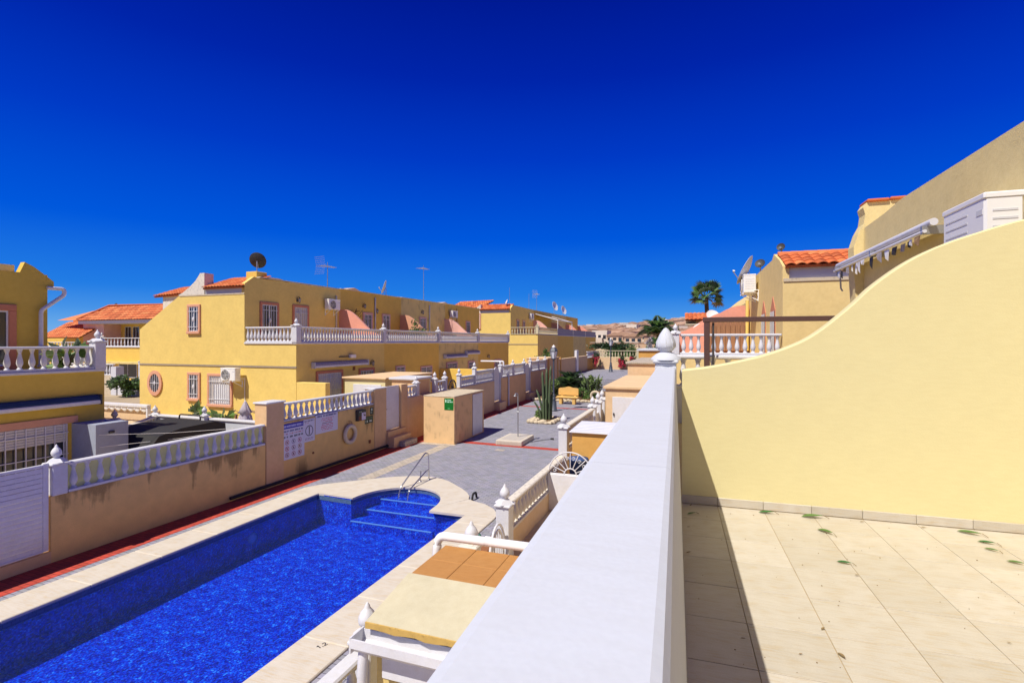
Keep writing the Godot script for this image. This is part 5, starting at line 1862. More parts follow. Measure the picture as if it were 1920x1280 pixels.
# ---------------------------------------------------------------- the next block down the walk
func second_block() -> void:
	var st: SurfaceTool
	var FX := -17.0
	var UX := -20.3
	var zs := [-56.0, -65.0, -74.0, -83.0, -92.0]
	var lab := ["yellow end house of the second block with a tan balustrade", "shaded house of the second block under a white roof terrace frame", "third house of the second block behind blue glazed balcony screens", "last house of the second block down the walk"]
	for i in 4:
		var a: float = zs[i]
		var b: float = zs[i + 1]
		var t := thing("terraced_house", lab[i], "house", Vector3(FX, 0, (a + b) / 2), false, "yellow terraced houses behind the pool wall")
		st = mb()
		bx(st, Vector3(-27.5, 0, b), Vector3(FX, 4.95, a))
		bx(st, Vector3(-27.5, 4.95, b), Vector3(UX, 7.55 if i == 0 else 8.4, a))
		if i == 0:
			prism(st, [Vector2(a - 0.01, 4.9), Vector2(a - 0.01, 8.05), Vector2(a - 0.8, 8.5), Vector2(b, 8.4), Vector2(b, 4.9)], 0, UX - 0.2, UX + 0.002)
		part("wall", st, ["yellow", "yellow_deep", "yellow_faded", "yellow_deep"][i], t)
		st = mb()
		cb(st, Vector3(FX - 0.15, 4.95, b), Vector3(FX + 0.06, 5.05, a + 0.04), 0.02)
		part("balcony_edge", st, "paver_cream" if i == 0 else "white", t)
		if i == 0:
			var bal := holder("balustrade", t)
			balusters(bal, Vector3(FX - 0.06, 5.051, a - 0.1), Vector3(FX - 0.06, 5.051, b), 0.8, 0.34, "panel_cream", 6, 0.18)
			balusters(bal, Vector3(UX, 5.051, a - 0.07), Vector3(FX - 0.2, 5.051, a - 0.07), 0.8, 0.34, "panel_cream", 6, 0.18)
			post(t, Vector3(FX - 0.06, 5.051, a - 0.07), 0.95, 0.34, "panel_cream", "balcony_post", 0.9)
			st = mb()
			bx(st, Vector3(-27.5, 3.82, a), Vector3(FX + 0.02, 3.92, a + 0.03))
			part("string_course", st, "string_tile", t)
			window(t, Vector3(-24.6, 6.6, a), 0.0, 0.8, 1.6, {"bars": 3, "sw": 0.15, "m": "salmon_light"})
			var rf := holder("corner_roof", t)
			tiles(rf, Vector3(-24.2, 7.95, a + 0.2), Vector3(3.8, 0, 0), Vector3(0, 0.7, -1.7), 0.3, 0.45)
			var rf2 := holder("rear_roof", t)
			tiles(rf2, Vector3(-29.0, 8.2, a - 1.0), Vector3(4.6, 0.1, 0), Vector3(0.9, 1.0, -1.9), 0.3, 0.45)
			st = mb()
			bx(st, Vector3(-24.1, 7.55, a - 0.4), Vector3(UX, 7.95, a - 0.06))
			part("eaves_band", st, "white_rough", t)
			st = mb()
			prism(st, [Vector2(-25.6, 7.3), Vector2(-25.0, 7.8), Vector2(-24.5, 8.3), Vector2(-24.1, 8.6), Vector2(-24.0, 7.3)], 2, a - 0.5, a + 0.012)
			part("stub_wall", st, "white_old", t)
			window(t, Vector3(UX, 5.9, -58.5), PI / 2, 0.8, 1.7, {"bars": 0, "sw": 0.12})
			window(t, Vector3(UX, 5.9, -60.8), PI / 2, 0.8, 1.7, {"bars": 0, "sw": 0.12})
		else:
			st = mb()
			bx(st, Vector3(FX - 0.05, 5.051, b + 0.06), Vector3(FX - 0.02, 5.9, a - 0.06))
			part("glazed_screen", st, "canvas_grey", t)
		wave_wall(t, UX, FX - 0.2, b + 0.14, 5.3, 7.0, 0.2, ["pink_pale", "pink_pale", "pink", "pink"][i], 4.9)
	var t2 := thing("roof_terrace_frame", "white metal awning frame over the second block's roof terrace", "pergola", Vector3(-18.5, 5, -68))
	st = mb()
	for z in [-65.4, -73.6]:
		tube(st, [Vector3(UX, 7.9, z), Vector3(FX - 0.1, 7.0, z)], 0.06, 5)
		tube(st, [Vector3(FX - 0.1, 7.0, z), Vector3(FX - 0.1, 5.0, z)], 0.06, 5)
	tube(st, [Vector3(FX - 0.1, 7.0, -65.4), Vector3(FX - 0.1, 7.0, -73.6)], 0.08, 5)
	part("frame", st, "white_metal", t2)
	st = mb()
	quad(st, Vector3(UX + 0.1, 7.85, -65.5), Vector3(-18.6, 7.45, -65.5), Vector3(-18.6, 7.45, -73.5), Vector3(UX + 0.1, 7.85, -73.5), Vector3.UP)
	part("canvas", st, "canvas_tan", t2)
	air_conditioner("air conditioner on the second block's end house front", Vector3(UX, 7.0, -63.4), PI / 2, false, {"h": 0.8, "w": 1.1, "pipe": -0.3})
	satellite_dish("white satellite dish, nearer of the pair on the second block", Vector3(-20.6, 8.4, -76.5), 0.72, Vector3(0.95, 0.3, 0.25), "plastic", false, 1.2)
	satellite_dish("white satellite dish, farther of the pair on the second block", Vector3(-20.6, 8.4, -82.0), 0.72, Vector3(0.95, 0.3, 0.25), "plastic", false, 0.9)
	aerial("slim aerial on the tiled corner of the second block", Vector3(-20.8, 8.6, -57.0), 2.0, 0)
	aerial("thin aerial on the second house of the second block", Vector3(-20.8, 8.4, -64.5), 2.1, 0)
	aerial("aerial with crossed rods on the second block", Vector3(-20.8, 8.4, -68.0), 2.6, 2)
	satellite_dish("small dish beside the slim aerial of the second block", Vector3(-21.0, 8.5, -56.8), 0.3, Vector3(-0.8, 0.35, 0.5), "plastic", false, 0.35)

# ---------------------------------------------------------------- the terrace underfoot and the near row (turned two degrees)
func near_row() -> void:
	var st: SurfaceTool
	# floor of tiles on a bed of grout
	st = mb()
	bx(st, Vector3(0.0, 2.62, -4.69), Vector3(3.1, 2.7955, 2.5))
	var fl := setting("terrace_floor", st, "grout")
	fl.rotation.y = TURN
	var xs := [0.045, 0.335, 0.69, 1.045, 1.40, 1.755, 2.11, 2.465, 2.82, 3.1]
	for i in xs.size() - 1:
		for j in 18:
			var z1 := -4.685 + 0.3815 * j
			if j == 0:
				z1 = -4.678
			st = mb()
			cb(st, Vector3(xs[i] + 0.0018, 2.78, z1 + 0.002), Vector3(xs[i + 1] - 0.0018, 2.8 + 0.0006 * rng.randf(), -4.685 + 0.3815 * (j + 1) - 0.002), 0.0012)
			part("floor_tile", st, ["tile", "tile_b", "tile_c", "tile"][rng.randi() % 4], fl)
	# white parapet
	var t := thing("parapet_wall", "broad white-topped parapet beside the camera with a finial at its far end", "parapet", Vector3(-0.1, 2.6, -2), true)
	st = mb()
	for q in [[-4.66, -2.322], [-2.3205, -0.982], [-0.9805, 2.5]]:
		st = mb()
		prism(st, [Vector2(-0.168, 0.02), Vector2(-0.168, 3.955), Vector2(-0.164, 3.965), Vector2(-0.153, 3.9695), Vector2(-0.017, 3.9695), Vector2(-0.009, 3.966), Vector2(-0.004, 3.957), Vector2(0.044, 2.80), Vector2(0.044, 0.02)], 2, q[0], q[1])
		part("length", st, "white_rough", t)
	st = mb()
	bx(st, Vector3(0.042, 2.8, -4.66), Vector3(0.0475, 2.86, 2.5))
	part("skirting", st, "tile_b", t)
	st = mb()
	cb(st, Vector3(-0.178, 3.2, -4.85), Vector3(0.004, 3.985, -4.661), 0.006)
	var po := part("post", st, "white_rough", t)
	st = mb()
	cb(st, Vector3(-0.178, 3.9855, -4.85), Vector3(0.004, 4.01, -4.661), 0.008)
	cb(st, Vector3(-0.195, 4.01, -4.867), Vector3(0.021, 4.038, -4.644), 0.01)
	lathe(st, [[0.13, 4.036], [0.125, 4.055], [0.085, 4.088], [0.05, 4.105], [0.0, 4.106]], 24, Vector3(-0.087, 0, -4.755))
	part("cap", st, "white_rough", po)
	st = mb()
	lathe(st, [[0.0, 4.10], [0.048, 4.10], [0.052, 4.108], [0.05, 4.115], [0.062, 4.122], [0.08, 4.145], [0.085, 4.165], [0.08, 4.195], [0.066, 4.235], [0.046, 4.275], [0.03, 4.298], [0.02, 4.312], [0.0, 4.325]], 24, Vector3(-0.087, 0, -4.755))
	for k in 8:
		var a := TAU * k / 8
		tube(st, [Vector3(-0.087 + cos(a) * 0.079, 4.15, -4.755 + sin(a) * 0.079), Vector3(-0.087 + cos(a) * 0.079, 4.195, -4.755 + sin(a) * 0.079), Vector3(-0.087 + cos(a) * 0.046, 4.27, -4.755 + sin(a) * 0.046)], 0.008, 5, 0.004)
	part("finial", st, "white_rough", po)
	# divider with its swept top and a row of skirting tiles
	t = thing("terrace_divider_wall", "cream divider wall sweeping up in a curve across the terrace", "wall", Vector3(2, 2.8, -4.75), true)
	var c := Curve2D.new()
	for q in [[0.05, 3.955], [0.27, 3.985], [0.56, 4.05], [0.76, 4.11], [0.96, 4.195], [1.08, 4.27], [1.19, 4.36], [1.34, 4.50], [1.48, 4.645], [1.69, 4.81], [1.90, 4.925], [2.13, 5.01], [2.41, 5.09], [2.8, 5.15], [3.1, 5.17]]:
		c.add_point(Vector2(q[0], q[1]))
	for i in c.point_count:
		var a := c.get_point_position(maxi(i - 1, 0))
		var b := c.get_point_position(mini(i + 1, c.point_count - 1))
		c.set_point_in(i, (a - b) / 6.0)
		c.set_point_out(i, (b - a) / 6.0)
	c.bake_interval = 0.03
	var top := Array(c.get_baked_points())
	var poly := [Vector2(3.1, 2.5), Vector2(0.046, 2.5)] + top
	st = mb()
	var low := [Vector2(3.1, 2.5), Vector2(0.046, 2.5)]
	for q in top:
		low.append(q - Vector2(0, 0.012))
	prism(st, low, 2, -4.83, -4.69)
	# eased top edge
	for i in top.size() - 1:
		var a: Vector2 = top[i]
		var b: Vector2 = top[i + 1]
		quad(st, Vector3(a.x, a.y - 0.012, -4.69), Vector3(b.x, b.y - 0.012, -4.69), Vector3(b.x, b.y, -4.704), Vector3(a.x, a.y, -4.704), Vector3(0, 1, 1))
		quad(st, Vector3(a.x, a.y, -4.704), Vector3(b.x, b.y, -4.704), Vector3(b.x, b.y, -4.816), Vector3(a.x, a.y, -4.816), Vector3(0, 1, 0))
		quad(st, Vector3(a.x, a.y, -4.816), Vector3(b.x, b.y, -4.816), Vector3(b.x, b.y - 0.012, -4.83), Vector3(a.x, a.y - 0.012, -4.83), Vector3(0, 1, -1))
	part("wall", st, "cream", t)
	for i in xs.size() - 1:
		st = mb()
		cb(st, Vector3(xs[i] + (0.004 if i == 0 else 0.0015), 2.802, -4.691), Vector3(xs[i + 1] - 0.0015, 2.872, -4.679), 0.003)
		part("skirting_tile", st, ["tile_b", "tile", "tile_c"][i % 3], t)
	# neighbour's house front with its stepped end
	t = thing("terraced_house", "cream neighbouring house front rising behind the curved divider", "house", Vector3(3.1, 0, -8), true, "cream houses of the near row")
	st = mb()
	bx(st, Vector3(3.1, 0, -10.3), Vector3(9, 6.0, 2.5))
	prism(st, [Vector2(2.5, 5.9), Vector2(2.5, 6.262), Vector2(-8.75, 6.262), Vector2(-9.4, 6.2), Vector2(-10.3, 6.16), Vector2(-10.3, 5.9)], 0, 3.101, 3.32)
	bx(st, Vector3(-0.10, 0.02, -10.6), Vector3(3.1, 2.62, -4.84))
	part("wall", st, "cream_rough", t)
	st = mb()
	prism(st, [Vector2(9, 2.7), Vector2(3.02, 2.7), Vector2(2.98, 4.9), Vector2(2.95, 5.55), Vector2(2.95, 5.85), Vector2(3.02, 6.08), Vector2(3.10, 6.24), Vector2(3.12, 6.4), Vector2(3.09, 6.52), Vector2(3.14, 6.60), Vector2(9, 6.8)], 2, -10.62, -10.31)
	part("end_wall", st, "cream_rough", t)
	for k in 9:
		st = mb()
		cb(st, Vector3(3.14 + k * 0.34, 6.605 + 0.0118 * k, -10.68), Vector3(3.14 + (k + 1) * 0.34 - 0.01, 6.655 + 0.0118 * k, -10.26), 0.015)
		part("capping_tile", st, "terracotta", t)
	st = mb()
	cb(st, Vector3(-0.17, 2.62, -10.6), Vector3(0.0, 3.93, -4.86), 0.01)
	part("parapet", st, "white_rough", t)
	var bal := holder("end_balustrade", t)
	st = mb()
	bx(st, Vector3(0.0, 2.62, -10.58), Vector3(2.95, 3.3, -10.44))
	part("plinth", st, "white_rough", bal)
	balusters(bal, Vector3(0.0, 3.30, -10.51), Vector3(2.95, 3.30, -10.51), 0.64, 0.27, "white", 12, 0.2)
	# ragged awning along that front
	t = thing("torn_awning", "torn rolled awning with hanging shreds along the neighbour's wall", "awning", Vector3(2.9, 5.6, -9.3), true)
	st = mb()
	tube(st, [Vector3(2.93, 5.63, -7.35), Vector3(2.93, 5.63, -11.15)], 0.045, 12)
	tube(st, [Vector3(2.86, 5.53, -7.4), Vector3(2.86, 5.53, -11.1)], 0.022, 8)
	part("roller", st, "white_metal", t)
	st = mb()
	for zb in [-7.45, -9.2, -11.0]:
		var br := mb()
		bx(br, Vector3(2.84, 5.50, zb - 0.02), Vector3(3.1, 5.60, zb + 0.02))
		part("bracket", br, "galvanised", t)
	tube(st, [Vector3(2.95, 5.5, -11.1), Vector3(2.97, 5.2, -11.12), Vector3(3.0, 5.15, -11.12)], 0.015, 5)
	part("cord", st, "galvanised", t)
	var z := -7.5
	while z > -11.0:
		var w := rng.randf_range(0.06, 0.22)
		var l := rng.randf_range(0.04, 0.15) if rng.randf() < 0.75 else rng.randf_range(0.15, 0.24)
		st = mb()
		var x := 2.86 + rng.randf_range(-0.03, 0.03)
		var p := [Vector3(x, 5.50, z), Vector3(x, 5.50, z - w), Vector3(x - 0.01, 5.50 - l * rng.randf_range(0.4, 1.0), z - w * rng.randf_range(0.6, 1.0)), Vector3(x + 0.01, 5.50 - l, z - w * rng.randf_range(0.1, 0.5))]
		quad(st, p[0], p[1], p[2], p[3], Vector3(-1, 0, 0))
		part("shred", st, ["canvas_grey", "white_metal", "canvas_tan", "dish_grey", "plastic"][rng.randi() % 5], t)
		z -= w + rng.randf_range(0.01, 0.12)
	st = mb()
	quad(st, Vector3(2.84, 5.53, -7.45), Vector3(2.84, 5.53, -11.0), Vector3(3.08, 5.62, -11.0), Vector3(3.08, 5.62, -7.45), Vector3.UP)
	part("canvas", st, "canvas_grey", t)
	air_conditioner("big white air conditioner high on the neighbour's wall, cut by the right edge", Vector3(3.1, 4.95, -6.28), -PI / 2, true, {"w": 0.78, "h": 0.63, "d": 0.30, "gap": 0.06, "m": "plastic", "pipe": -0.3, "louvred": 1})
	# brown awning frame on the neighbour's terrace
	t = thing("awning_frame", "brown metal frame with one post and a long beam on the neighbour's terrace", "frame", Vector3(0.57, 2.7, -10.25), true)
	st = mb()
	cb(st, Vector3(0.50, 2.63, -10.30), Vector3(0.60, 4.64, -10.20), 0.008)
	part("post", st, "brown_metal", t)
	st = mb()
	cb(st, Vector3(0.48, 4.56, -10.31), Vector3(3.09, 4.65, -10.19), 0.008)
	part("beam", st, "brown_metal", t)
	st = mb()
	tube(st, [Vector3(0.66, 4.55, -10.25), Vector3(0.66, 3.4, -10.25)], 0.02, 6)
	tube(st, bend([Vector3(2.72, 4.56, -10.25), Vector3(2.72, 4.48, -10.25), Vector3(2.78, 4.48, -10.25), Vector3(2.78, 4.54, -10.25)], 0.02, 3), 0.008, 5)
	part("crank_rod", st, "dark_metal", t)
	near_second()

func near_second() -> void:
	var st: SurfaceTool
	var zs := [-17.4, -25.0, -33.0, -41.0]
	var lab := ["cream end house of the near row's second block with orange roof tiles", "second house of the near row's second block beyond the pink divider", "farthest cream house of the near row"]
	for i in 3:
		var a: float = zs[i]
		var b: float = zs[i + 1]
		var up := 0.35 * i
		var t := thing("terraced_house", lab[i], "house", Vector3(3.1, 0, (a + b) / 2), true, "cream houses of the near row")
		st = mb()
		bx(st, Vector3(0.0, 0, b), Vector3(9, 3.7 + up, a))
		if i == 0:
			bx(st, Vector3(3.1, 3.7, b), Vector3(9, 6.02, a))
			prism(st, [Vector2(a - 0.02, 6.0), Vector2(a - 0.02, 6.5), Vector2(a - 0.5, 6.75), Vector2(a - 1.5, 7.1), Vector2(a - 1.8, 6.95), Vector2(b, 6.85), Vector2(b, 6.0)], 0, 3.1, 3.28)
		else:
			prism(st, [Vector2(3.1, 3.7), Vector2(3.1, 6.0), Vector2(3.4, 6.35), Vector2(4.3, 7.1), Vector2(9, 7.4), Vector2(9, 3.7)], 2, b, a - 0.01)
		part("wall", st, "cream_warm", t)
		wave_wall(t, 3.1, 0.15, b + 0.1, 4.55 + up * 0.5, 5.8 + up * 0.4, 0.18, "pink", 3.6)
		st = mb()
		cb(st, Vector3(-0.12, 3.70 + up, b), Vector3(0.10, 3.78 + up, a + 0.05), 0.015)
		if i == 0:
			cb(st, Vector3(0.101, 3.701, a - 0.2), Vector3(3.1, 3.78, a + 0.05), 0.015)
		part("balcony_edge", st, "white", t)
		var bal := holder("balustrade", t)
		balusters(bal, Vector3(-0.01, 3.781 + up, a - 0.2), Vector3(-0.01, 3.781 + up, b + 0.1), 0.66, 0.24, "white", 8, 0.16)
		if i == 0:
			balusters(bal, Vector3(0.12, 3.781, a - 0.08), Vector3(3.08, 3.781, a - 0.08), 0.66, 0.225, "white", 12, 0.16, 0.075)
			post(t, Vector3(-0.02, 3.781, a - 0.08), 0.72, 0.24, "white", "balcony_post", 0.75)
			# white band, dark joint and tiled eave above the end wall
			st = mb()
			bx(st, Vector3(3.12, 6.12, a - 0.3), Vector3(9, 6.5, a - 0.10))
			part("eaves_band", st, "white_rough", t)
			st = mb()
			bx(st, Vector3(3.12, 6.02, a - 0.3), Vector3(9, 6.12, a + 0.03))
			part("eaves_ledge", st, "rock", t)
			var rf := holder("corner_roof", t)
			tiles(rf, Vector3(3.16, 6.5, a + 0.10), Vector3(5.1, 0, 0), Vector3(0, 0.52, -1.22), 0.285, 0.42)
			st = mb()
			for k in 14:
				tube(st, [Vector3(3.16 + k * 0.38, 7.05, a - 1.15), Vector3(3.16 + (k + 1) * 0.38, 7.05, a - 1.15)], 0.075, 8, 0.068)
			part("ridge_tiles", st, "terracotta_light", t)
			# pointed windows on the front
			for zc in [-19.0, -20.9]:
				var g := group_part("pointed_window", t, Vector3(3.1, 4.5, zc), -PI / 2)
				st = mb()
				prism(st, [Vector2(-0.42, -0.75), Vector2(0.42, -0.75), Vector2(0.42, 0.75), Vector2(0.0, 1.2), Vector2(-0.42, 0.75)], 2, -0.02, 0.02)
				part("surround", st, "salmon", g)
				st = mb()
				prism(st, [Vector2(-0.36, -0.7), Vector2(0.36, -0.7), Vector2(0.36, 0.70), Vector2(-0.36, 0.70)], 2, 0.021, 0.03)
				part("pane", st, "glass_dark", g)
				for k in 4:
					st = mb()
					bx(st, Vector3(-0.3 + 0.2 * k - 0.012, -0.7, 0.035), Vector3(-0.3 + 0.2 * k + 0.012, 0.7, 0.05))
					part("bar", st, "white_metal", g)
			st = mb()
			for k in 9:
				cb(st, Vector3(1.32 + k * 0.2, 3.78, b + 0.24), Vector3(1.32 + (k + 1) * 0.2 - 0.012, 5.15, b + 0.28), 0.006)
			part("board_screen", st, "wood", t)
			st = mb()
			tube(st, [Vector3(2.98, 3.8, -24.6), Vector3(2.98, 6.0, -24.6)], 0.07, 8)
			part("rain_pipe", st, "yellow", t)
	air_conditioner("white air conditioner on a bracket beside the pointed windows", Vector3(3.1, 6.1, -22.6), -PI / 2, true, {"w": 1.0, "h": 0.75, "d": 0.45, "gap": 0.1, "pipe": -0.2})
	satellite_dish("large satellite dish seen edge-on above the near row's second block", Vector3(2.85, 6.3, -22.9), 0.62, Vector3(-0.85, 0.45, -0.2), "dish", true, 0.75)
	satellite_dish("small round dish behind the large edge-on one", Vector3(3.4, 6.95, -23.8), 0.2, Vector3(-0.4, 0.45, 0.85), "dish_grey", true, 0.5)
	satellite_dish("small dark dish peeping above the orange roof tiles", Vector3(3.35, 6.9, -19.0), 0.13, Vector3(-0.45, 0.3, 0.9), "dish_grey", true, 0.42)
	satellite_dish("pale dish low beside the far pink wall", Vector3(1.6, 4.0, -40.0), 0.6, Vector3(-0.7, 0.4, 0.6), "plastic", true, 0.9)
	satellite_dish("pale dish showing above the pink party wall", Vector3(2.1, 5.2, -33.4), 0.4, Vector3(0.3, 0.5, 0.8), "plastic", true, 0.5)
	var t := thing("roof_tiles_edge", "weathered tiled balcony roof beyond the pink walls", "roof", Vector3(1.2, 3.5, -46), true)
	st = mb()
	bx(st, Vector3(1.5, 0, -50), Vector3(6, 5.9, -44))
	part("wall", st, "cream_warm", t)
	st = mb()
	for k in 7:
		cb(st, Vector3(0.75, 5.62 + 0.045 * k, -44.4 + 0.12 * k - 0.7), Vector3(2.3, 5.68 + 0.045 * k, -44.4 + 0.12 * k - 0.60), 0.01)
	cb(st, Vector3(0.7, 5.5, -45.2), Vector3(2.4, 5.62, -43.6), 0.02)
	part("eave", st, "rock", t)
	tiles(t, Vector3(0.7, 5.95, -43.5), Vector3(1.9, 0, 0), Vector3(0.0, 0.6, -1.8), 0.3, 0.45)

# ---------------------------------------------------------------- patios below the parapet
func patios() -> void:
	var st: SurfaceTool
	var t := thing("lean_to", "lean-to with a cream panel roof, orange tile strip and white gutter below the parapet", "lean-to", Vector3(-1.5, 0, -4.6))
	st = mb()
	bx(st, Vector3(-2.72, 0.006, -5.38), Vector3(-0.35, 1.60, -3.95))
	part("wall", st, "yellow_faded", t)
	st = mb()
	bx(st, Vector3(-2.78, 1.6, -5.42), Vector3(-0.35, 1.775, -4.62))
	part("roof_slab", st, "ochre", t)
	for i in 6:
		for j in 2:
			st = mb()
			cb(st, Vector3(-2.785 + 0.405 * i + 0.002, 1.775, -4.625 - 0.4 * (j + 1) + 0.002), Vector3(-2.785 + 0.405 * (i + 1) - 0.002, 1.797 + 0.002 * rng.randf(), -4.625 - 0.4 * j - 0.002), 0.004)
			part("roof_tile", st, "roof_tile_flat", t)
	st = mb()
	prism(st, [Vector2(-4.615, 1.785), Vector2(-4.615, 1.815), Vector2(-3.88, 1.69), Vector2(-3.88, 1.66)], 0, -2.79, -0.35)
	part("roof_panel", st, "panel_cream", t)
	st = mb()
	for k in 24:
		var x := -2.79 + k * 0.1015
		var y0 := 1.632 + 0.008 * sin(k * 1.7)
		var y1 := 1.632 + 0.008 * sin((k + 1) * 1.7)
		var z0 := -3.868 + 0.005 * sin(k * 2.3)
		var z1 := -3.868 + 0.005 * sin((k + 1) * 2.3)
		quad(st, Vector3(x, y0, z0), Vector3(x + 0.1015, y1, z1), Vector3(x + 0.1015, 1.688, z1), Vector3(x, 1.688, z0), Vector3(0, 0, 1))
		quad(st, Vector3(x, 1.688, z0), Vector3(x + 0.1015, 1.688, z1), Vector3(x + 0.1015, 1.692, -3.9), Vector3(x, 1.692, -3.9), Vector3(0, 1, 0))
	part("panel_edge_foam", st, "foam", t)
	st = mb()
	# gutter trough
	prism(st, [Vector2(-3.93, 1.60), Vector2(-3.93, 1.50), Vector2(-3.88, 1.47), Vector2(-3.78, 1.47), Vector2(-3.73, 1.52), Vector2(-3.73, 1.60), Vector2(-3.745, 1.60), Vector2(-3.745, 1.525), Vector2(-3.785, 1.485), Vector2(-3.875, 1.485), Vector2(-3.915, 1.51), Vector2(-3.915, 1.60)], 0, -2.84, -0.35)
	bx(st, Vector3(-2.855, 1.47, -3.93), Vector3(-2.84, 1.61, -3.73))
	part("gutter", st, "white_metal", t)
	st = mb()
	tube(st, bend([Vector3(-2.77, 1.48, -3.82), Vector3(-2.77, 1.30, -3.80), Vector3(-2.77, 0.01, -3.80)], 0.05, 3), 0.045, 10)
	part("downpipe", st, "white_metal", t)
	st = mb()
	cb(st, Vector3(-2.62, 1.22, -3.93), Vector3(-0.35, 1.42, -3.87), 0.01)
	part("shutter_box", st, "white_metal", t)
	window(t, Vector3(-1.6, 0.62, -3.94), 0.0, 1.7, 1.15, {"bars": 0, "sw": 0.0})
	st = mb()
	tube(st, bend([Vector3(-0.30, 1.90, -5.49), Vector3(-2.90, 1.88, -5.47), Vector3(-2.92, 1.70, -5.46), Vector3(-2.92, 0.2, -5.46)], 0.10, 6), 0.052, 12)
	for x in [-1.6, -2.2]:
		tube(st, [Vector3(x, 1.888, -5.48), Vector3(x - 0.1, 1.887, -5.479)], 0.058, 12)
	part("overflow_pipe", st, "plastic", t)
	# boundary wall, near stretch
	t = thing("patio_balustrade", "white balustrade and finial post between patio and pool at the bottom edge", "balustrade", Vector3(-3.3, 0, -3.5))
	st = mb()
	bx(st, Vector3(-3.44, 0.006, -4.72), Vector3(-3.28, 0.42, 1))
	part("wall", st, "white_old", t)
	balusters(t, Vector3(-3.36, 0.421, -4.55), Vector3(-3.36, 0.421, 0.9), 0.50, 0.24, "white", 12, 0.17)
	post(t, Vector3(-3.36, 0.02, -4.7), 1.0, 0.24, "white", "post", 0.95)
	t = thing("patio_balustrade", "old white balustrade from a finial post to the fan-topped gate", "balustrade", Vector3(-3.5, 0, -11.5))
	st = mb()
	bx(st, Vector3(-3.60, 0.006, -13.9), Vector3(-3.44, 0.42, -9.4))
	part("wall", st, "peach_light", t)
	balusters(t, Vector3(-3.52, 0.421, -9.45), Vector3(-3.52, 0.421, -13.9), 0.60, 0.24, "white_old", 12, 0.17)
	post(t, Vector3(-3.50, 0.02, -9.32), 1.06, 0.27, "white", "post", 0.95)
	st = mb()
	cb(st, Vector3(-3.64, 0.01, -9.47), Vector3(-3.36, 0.09, -9.18), 0.01)
	part("plinth", st, "white", t)
	t = thing("gate_pillar", "short old pillar with a white finial beside the near pool coping", "pillar", Vector3(-3.75, 0, -8.3))
	org.erase(t)
	st = mb()
	cb(st, Vector3(-0.13, 0.004, -0.13), Vector3(0.13, 0.55, 0.13), 0.01)
	cb(st, Vector3(-0.18, 0.55, -0.18), Vector3(0.18, 0.63, 0.18), 0.02)
	part("shaft", st, "white_old", t)
	part("finial", finial_mesh(), "white", t, Vector3(0, 0.63, 0), 0.0, Vector3.ONE * 1.15)
	t = thing("arched_gate", "low arched white iron gate lattice between the two pool-side pillars", "gate", Vector3(-3.45, 0, -8.8))
	org.erase(t)
	st = mb()
	for r in [0.42, 0.32]:
		var pts := []
		for k in 15:
			pts.append(Vector3(0.0, 0.05 + sin(PI * k / 14) * (r + 0.35), cos(PI * k / 14) * r))
		tube(st, pts, 0.025, 6)
	part("frame", st, "white_metal", t)
	for k in 7:
		st = mb()
		var zc := -0.27 + 0.09 * k
		tube(st, [Vector3(0, 0.02, zc), Vector3(0, 0.05 + (0.67) * sqrt(maxf(0, 1 - zc * zc / 0.1024)), zc)], 0.012, 5)
		part("bar", st, "white_metal", t)
	# small debris by the pillar
	t = thing("garden_gnome", "small dark green and white ornament on the coping by the gate pillar", "ornament", Vector3(-4.15, 0.034, -9.6))
	org.erase(t)
	st = mb()
	lathe(st, [[0.08, 0.0], [0.09, 0.08], [0.05, 0.18], [0.03, 0.22], [0.0, 0.26]], 10)
	part("body", st, "green_dark", t)
	st = mb()
	lathe(st, [[0.0, 0.0], [0.07, 0.06], [0.03, 0.16], [0.0, 0.2]], 8, Vector3(0.14, 0.0, -0.05))
	part("shell", st, "plastic", t)
	t = thing("flower_trough", "brown rusty trough along the pool coping by the gate", "trough", Vector3(-3.9, 0.006, -9.4))
	org.erase(t)
	st = mb()
	cb(st, Vector3(-0.12, 0.006, -0.75), Vector3(0.12, 0.16, 0.75), 0.01)
	part("box", st, "rust", t)
	# fan-topped gate leaf across the patio
	t = thing("fan_gate", "white gate leaf with an iron sunburst fan on top", "gate", Vector3(-2.9, 0, -12.3))
	org.erase(t)
	st = mb()
	cb(st, Vector3(-0.56, 0.01, -0.03), Vector3(0.62, 0.92, 0.03), 0.01)
	part("leaf", st, "white_metal", t)
	st = mb()
	for r in [0.55, 0.15]:
		var pts := []
		for k in 21:
			pts.append(Vector3(cos(PI * k / 20) * r, 0.93 + sin(PI * k / 20) * r, 0))
		tube(st, pts, 0.016, 6)
	tube(st, [Vector3(-0.55, 0.93, 0), Vector3(0.6, 0.93, 0)], 0.016, 6)
	part("fan_rim", st, "white_metal", t)
	for k in range(1, 8):
		st = mb()
		var a := PI * k / 8
		tube(st, [Vector3(cos(a) * 0.15, 0.93 + sin(a) * 0.15, 0), Vector3(cos(a) * 0.55, 0.93 + sin(a) * 0.55, 0)], 0.012, 5)
		part("spoke", st, "white_metal", t)
	for k in 8:
		st = mb()
		var a := PI * (k + 0.5) / 8
		var pts := []
		for j in 12:
			var b := TAU * j / 9.0
			var rr := 0.05 * (1.0 - j * 0.06)
			pts.append(Vector3(cos(a) * 0.4 + cos(b) * rr, 0.93 + sin(a) * 0.4 + sin(b) * rr, 0))
		tube(st, pts, 0.007, 4)
		part("scroll", st, "white_metal", t)
	t = thing("blue_bin", "dark blue bin behind the sunburst gate", "bin", Vector3(-2.85, 0.006, -13.0))
	org.erase(t)
	st = mb()
	lathe(st, [[0.0, 0.0], [0.2, 0.0], [0.25, 1.15], [0.27, 1.16], [0.25, 1.2], [0.0, 1.25]], 14)
	part("body", st, "blue_cloth", t)
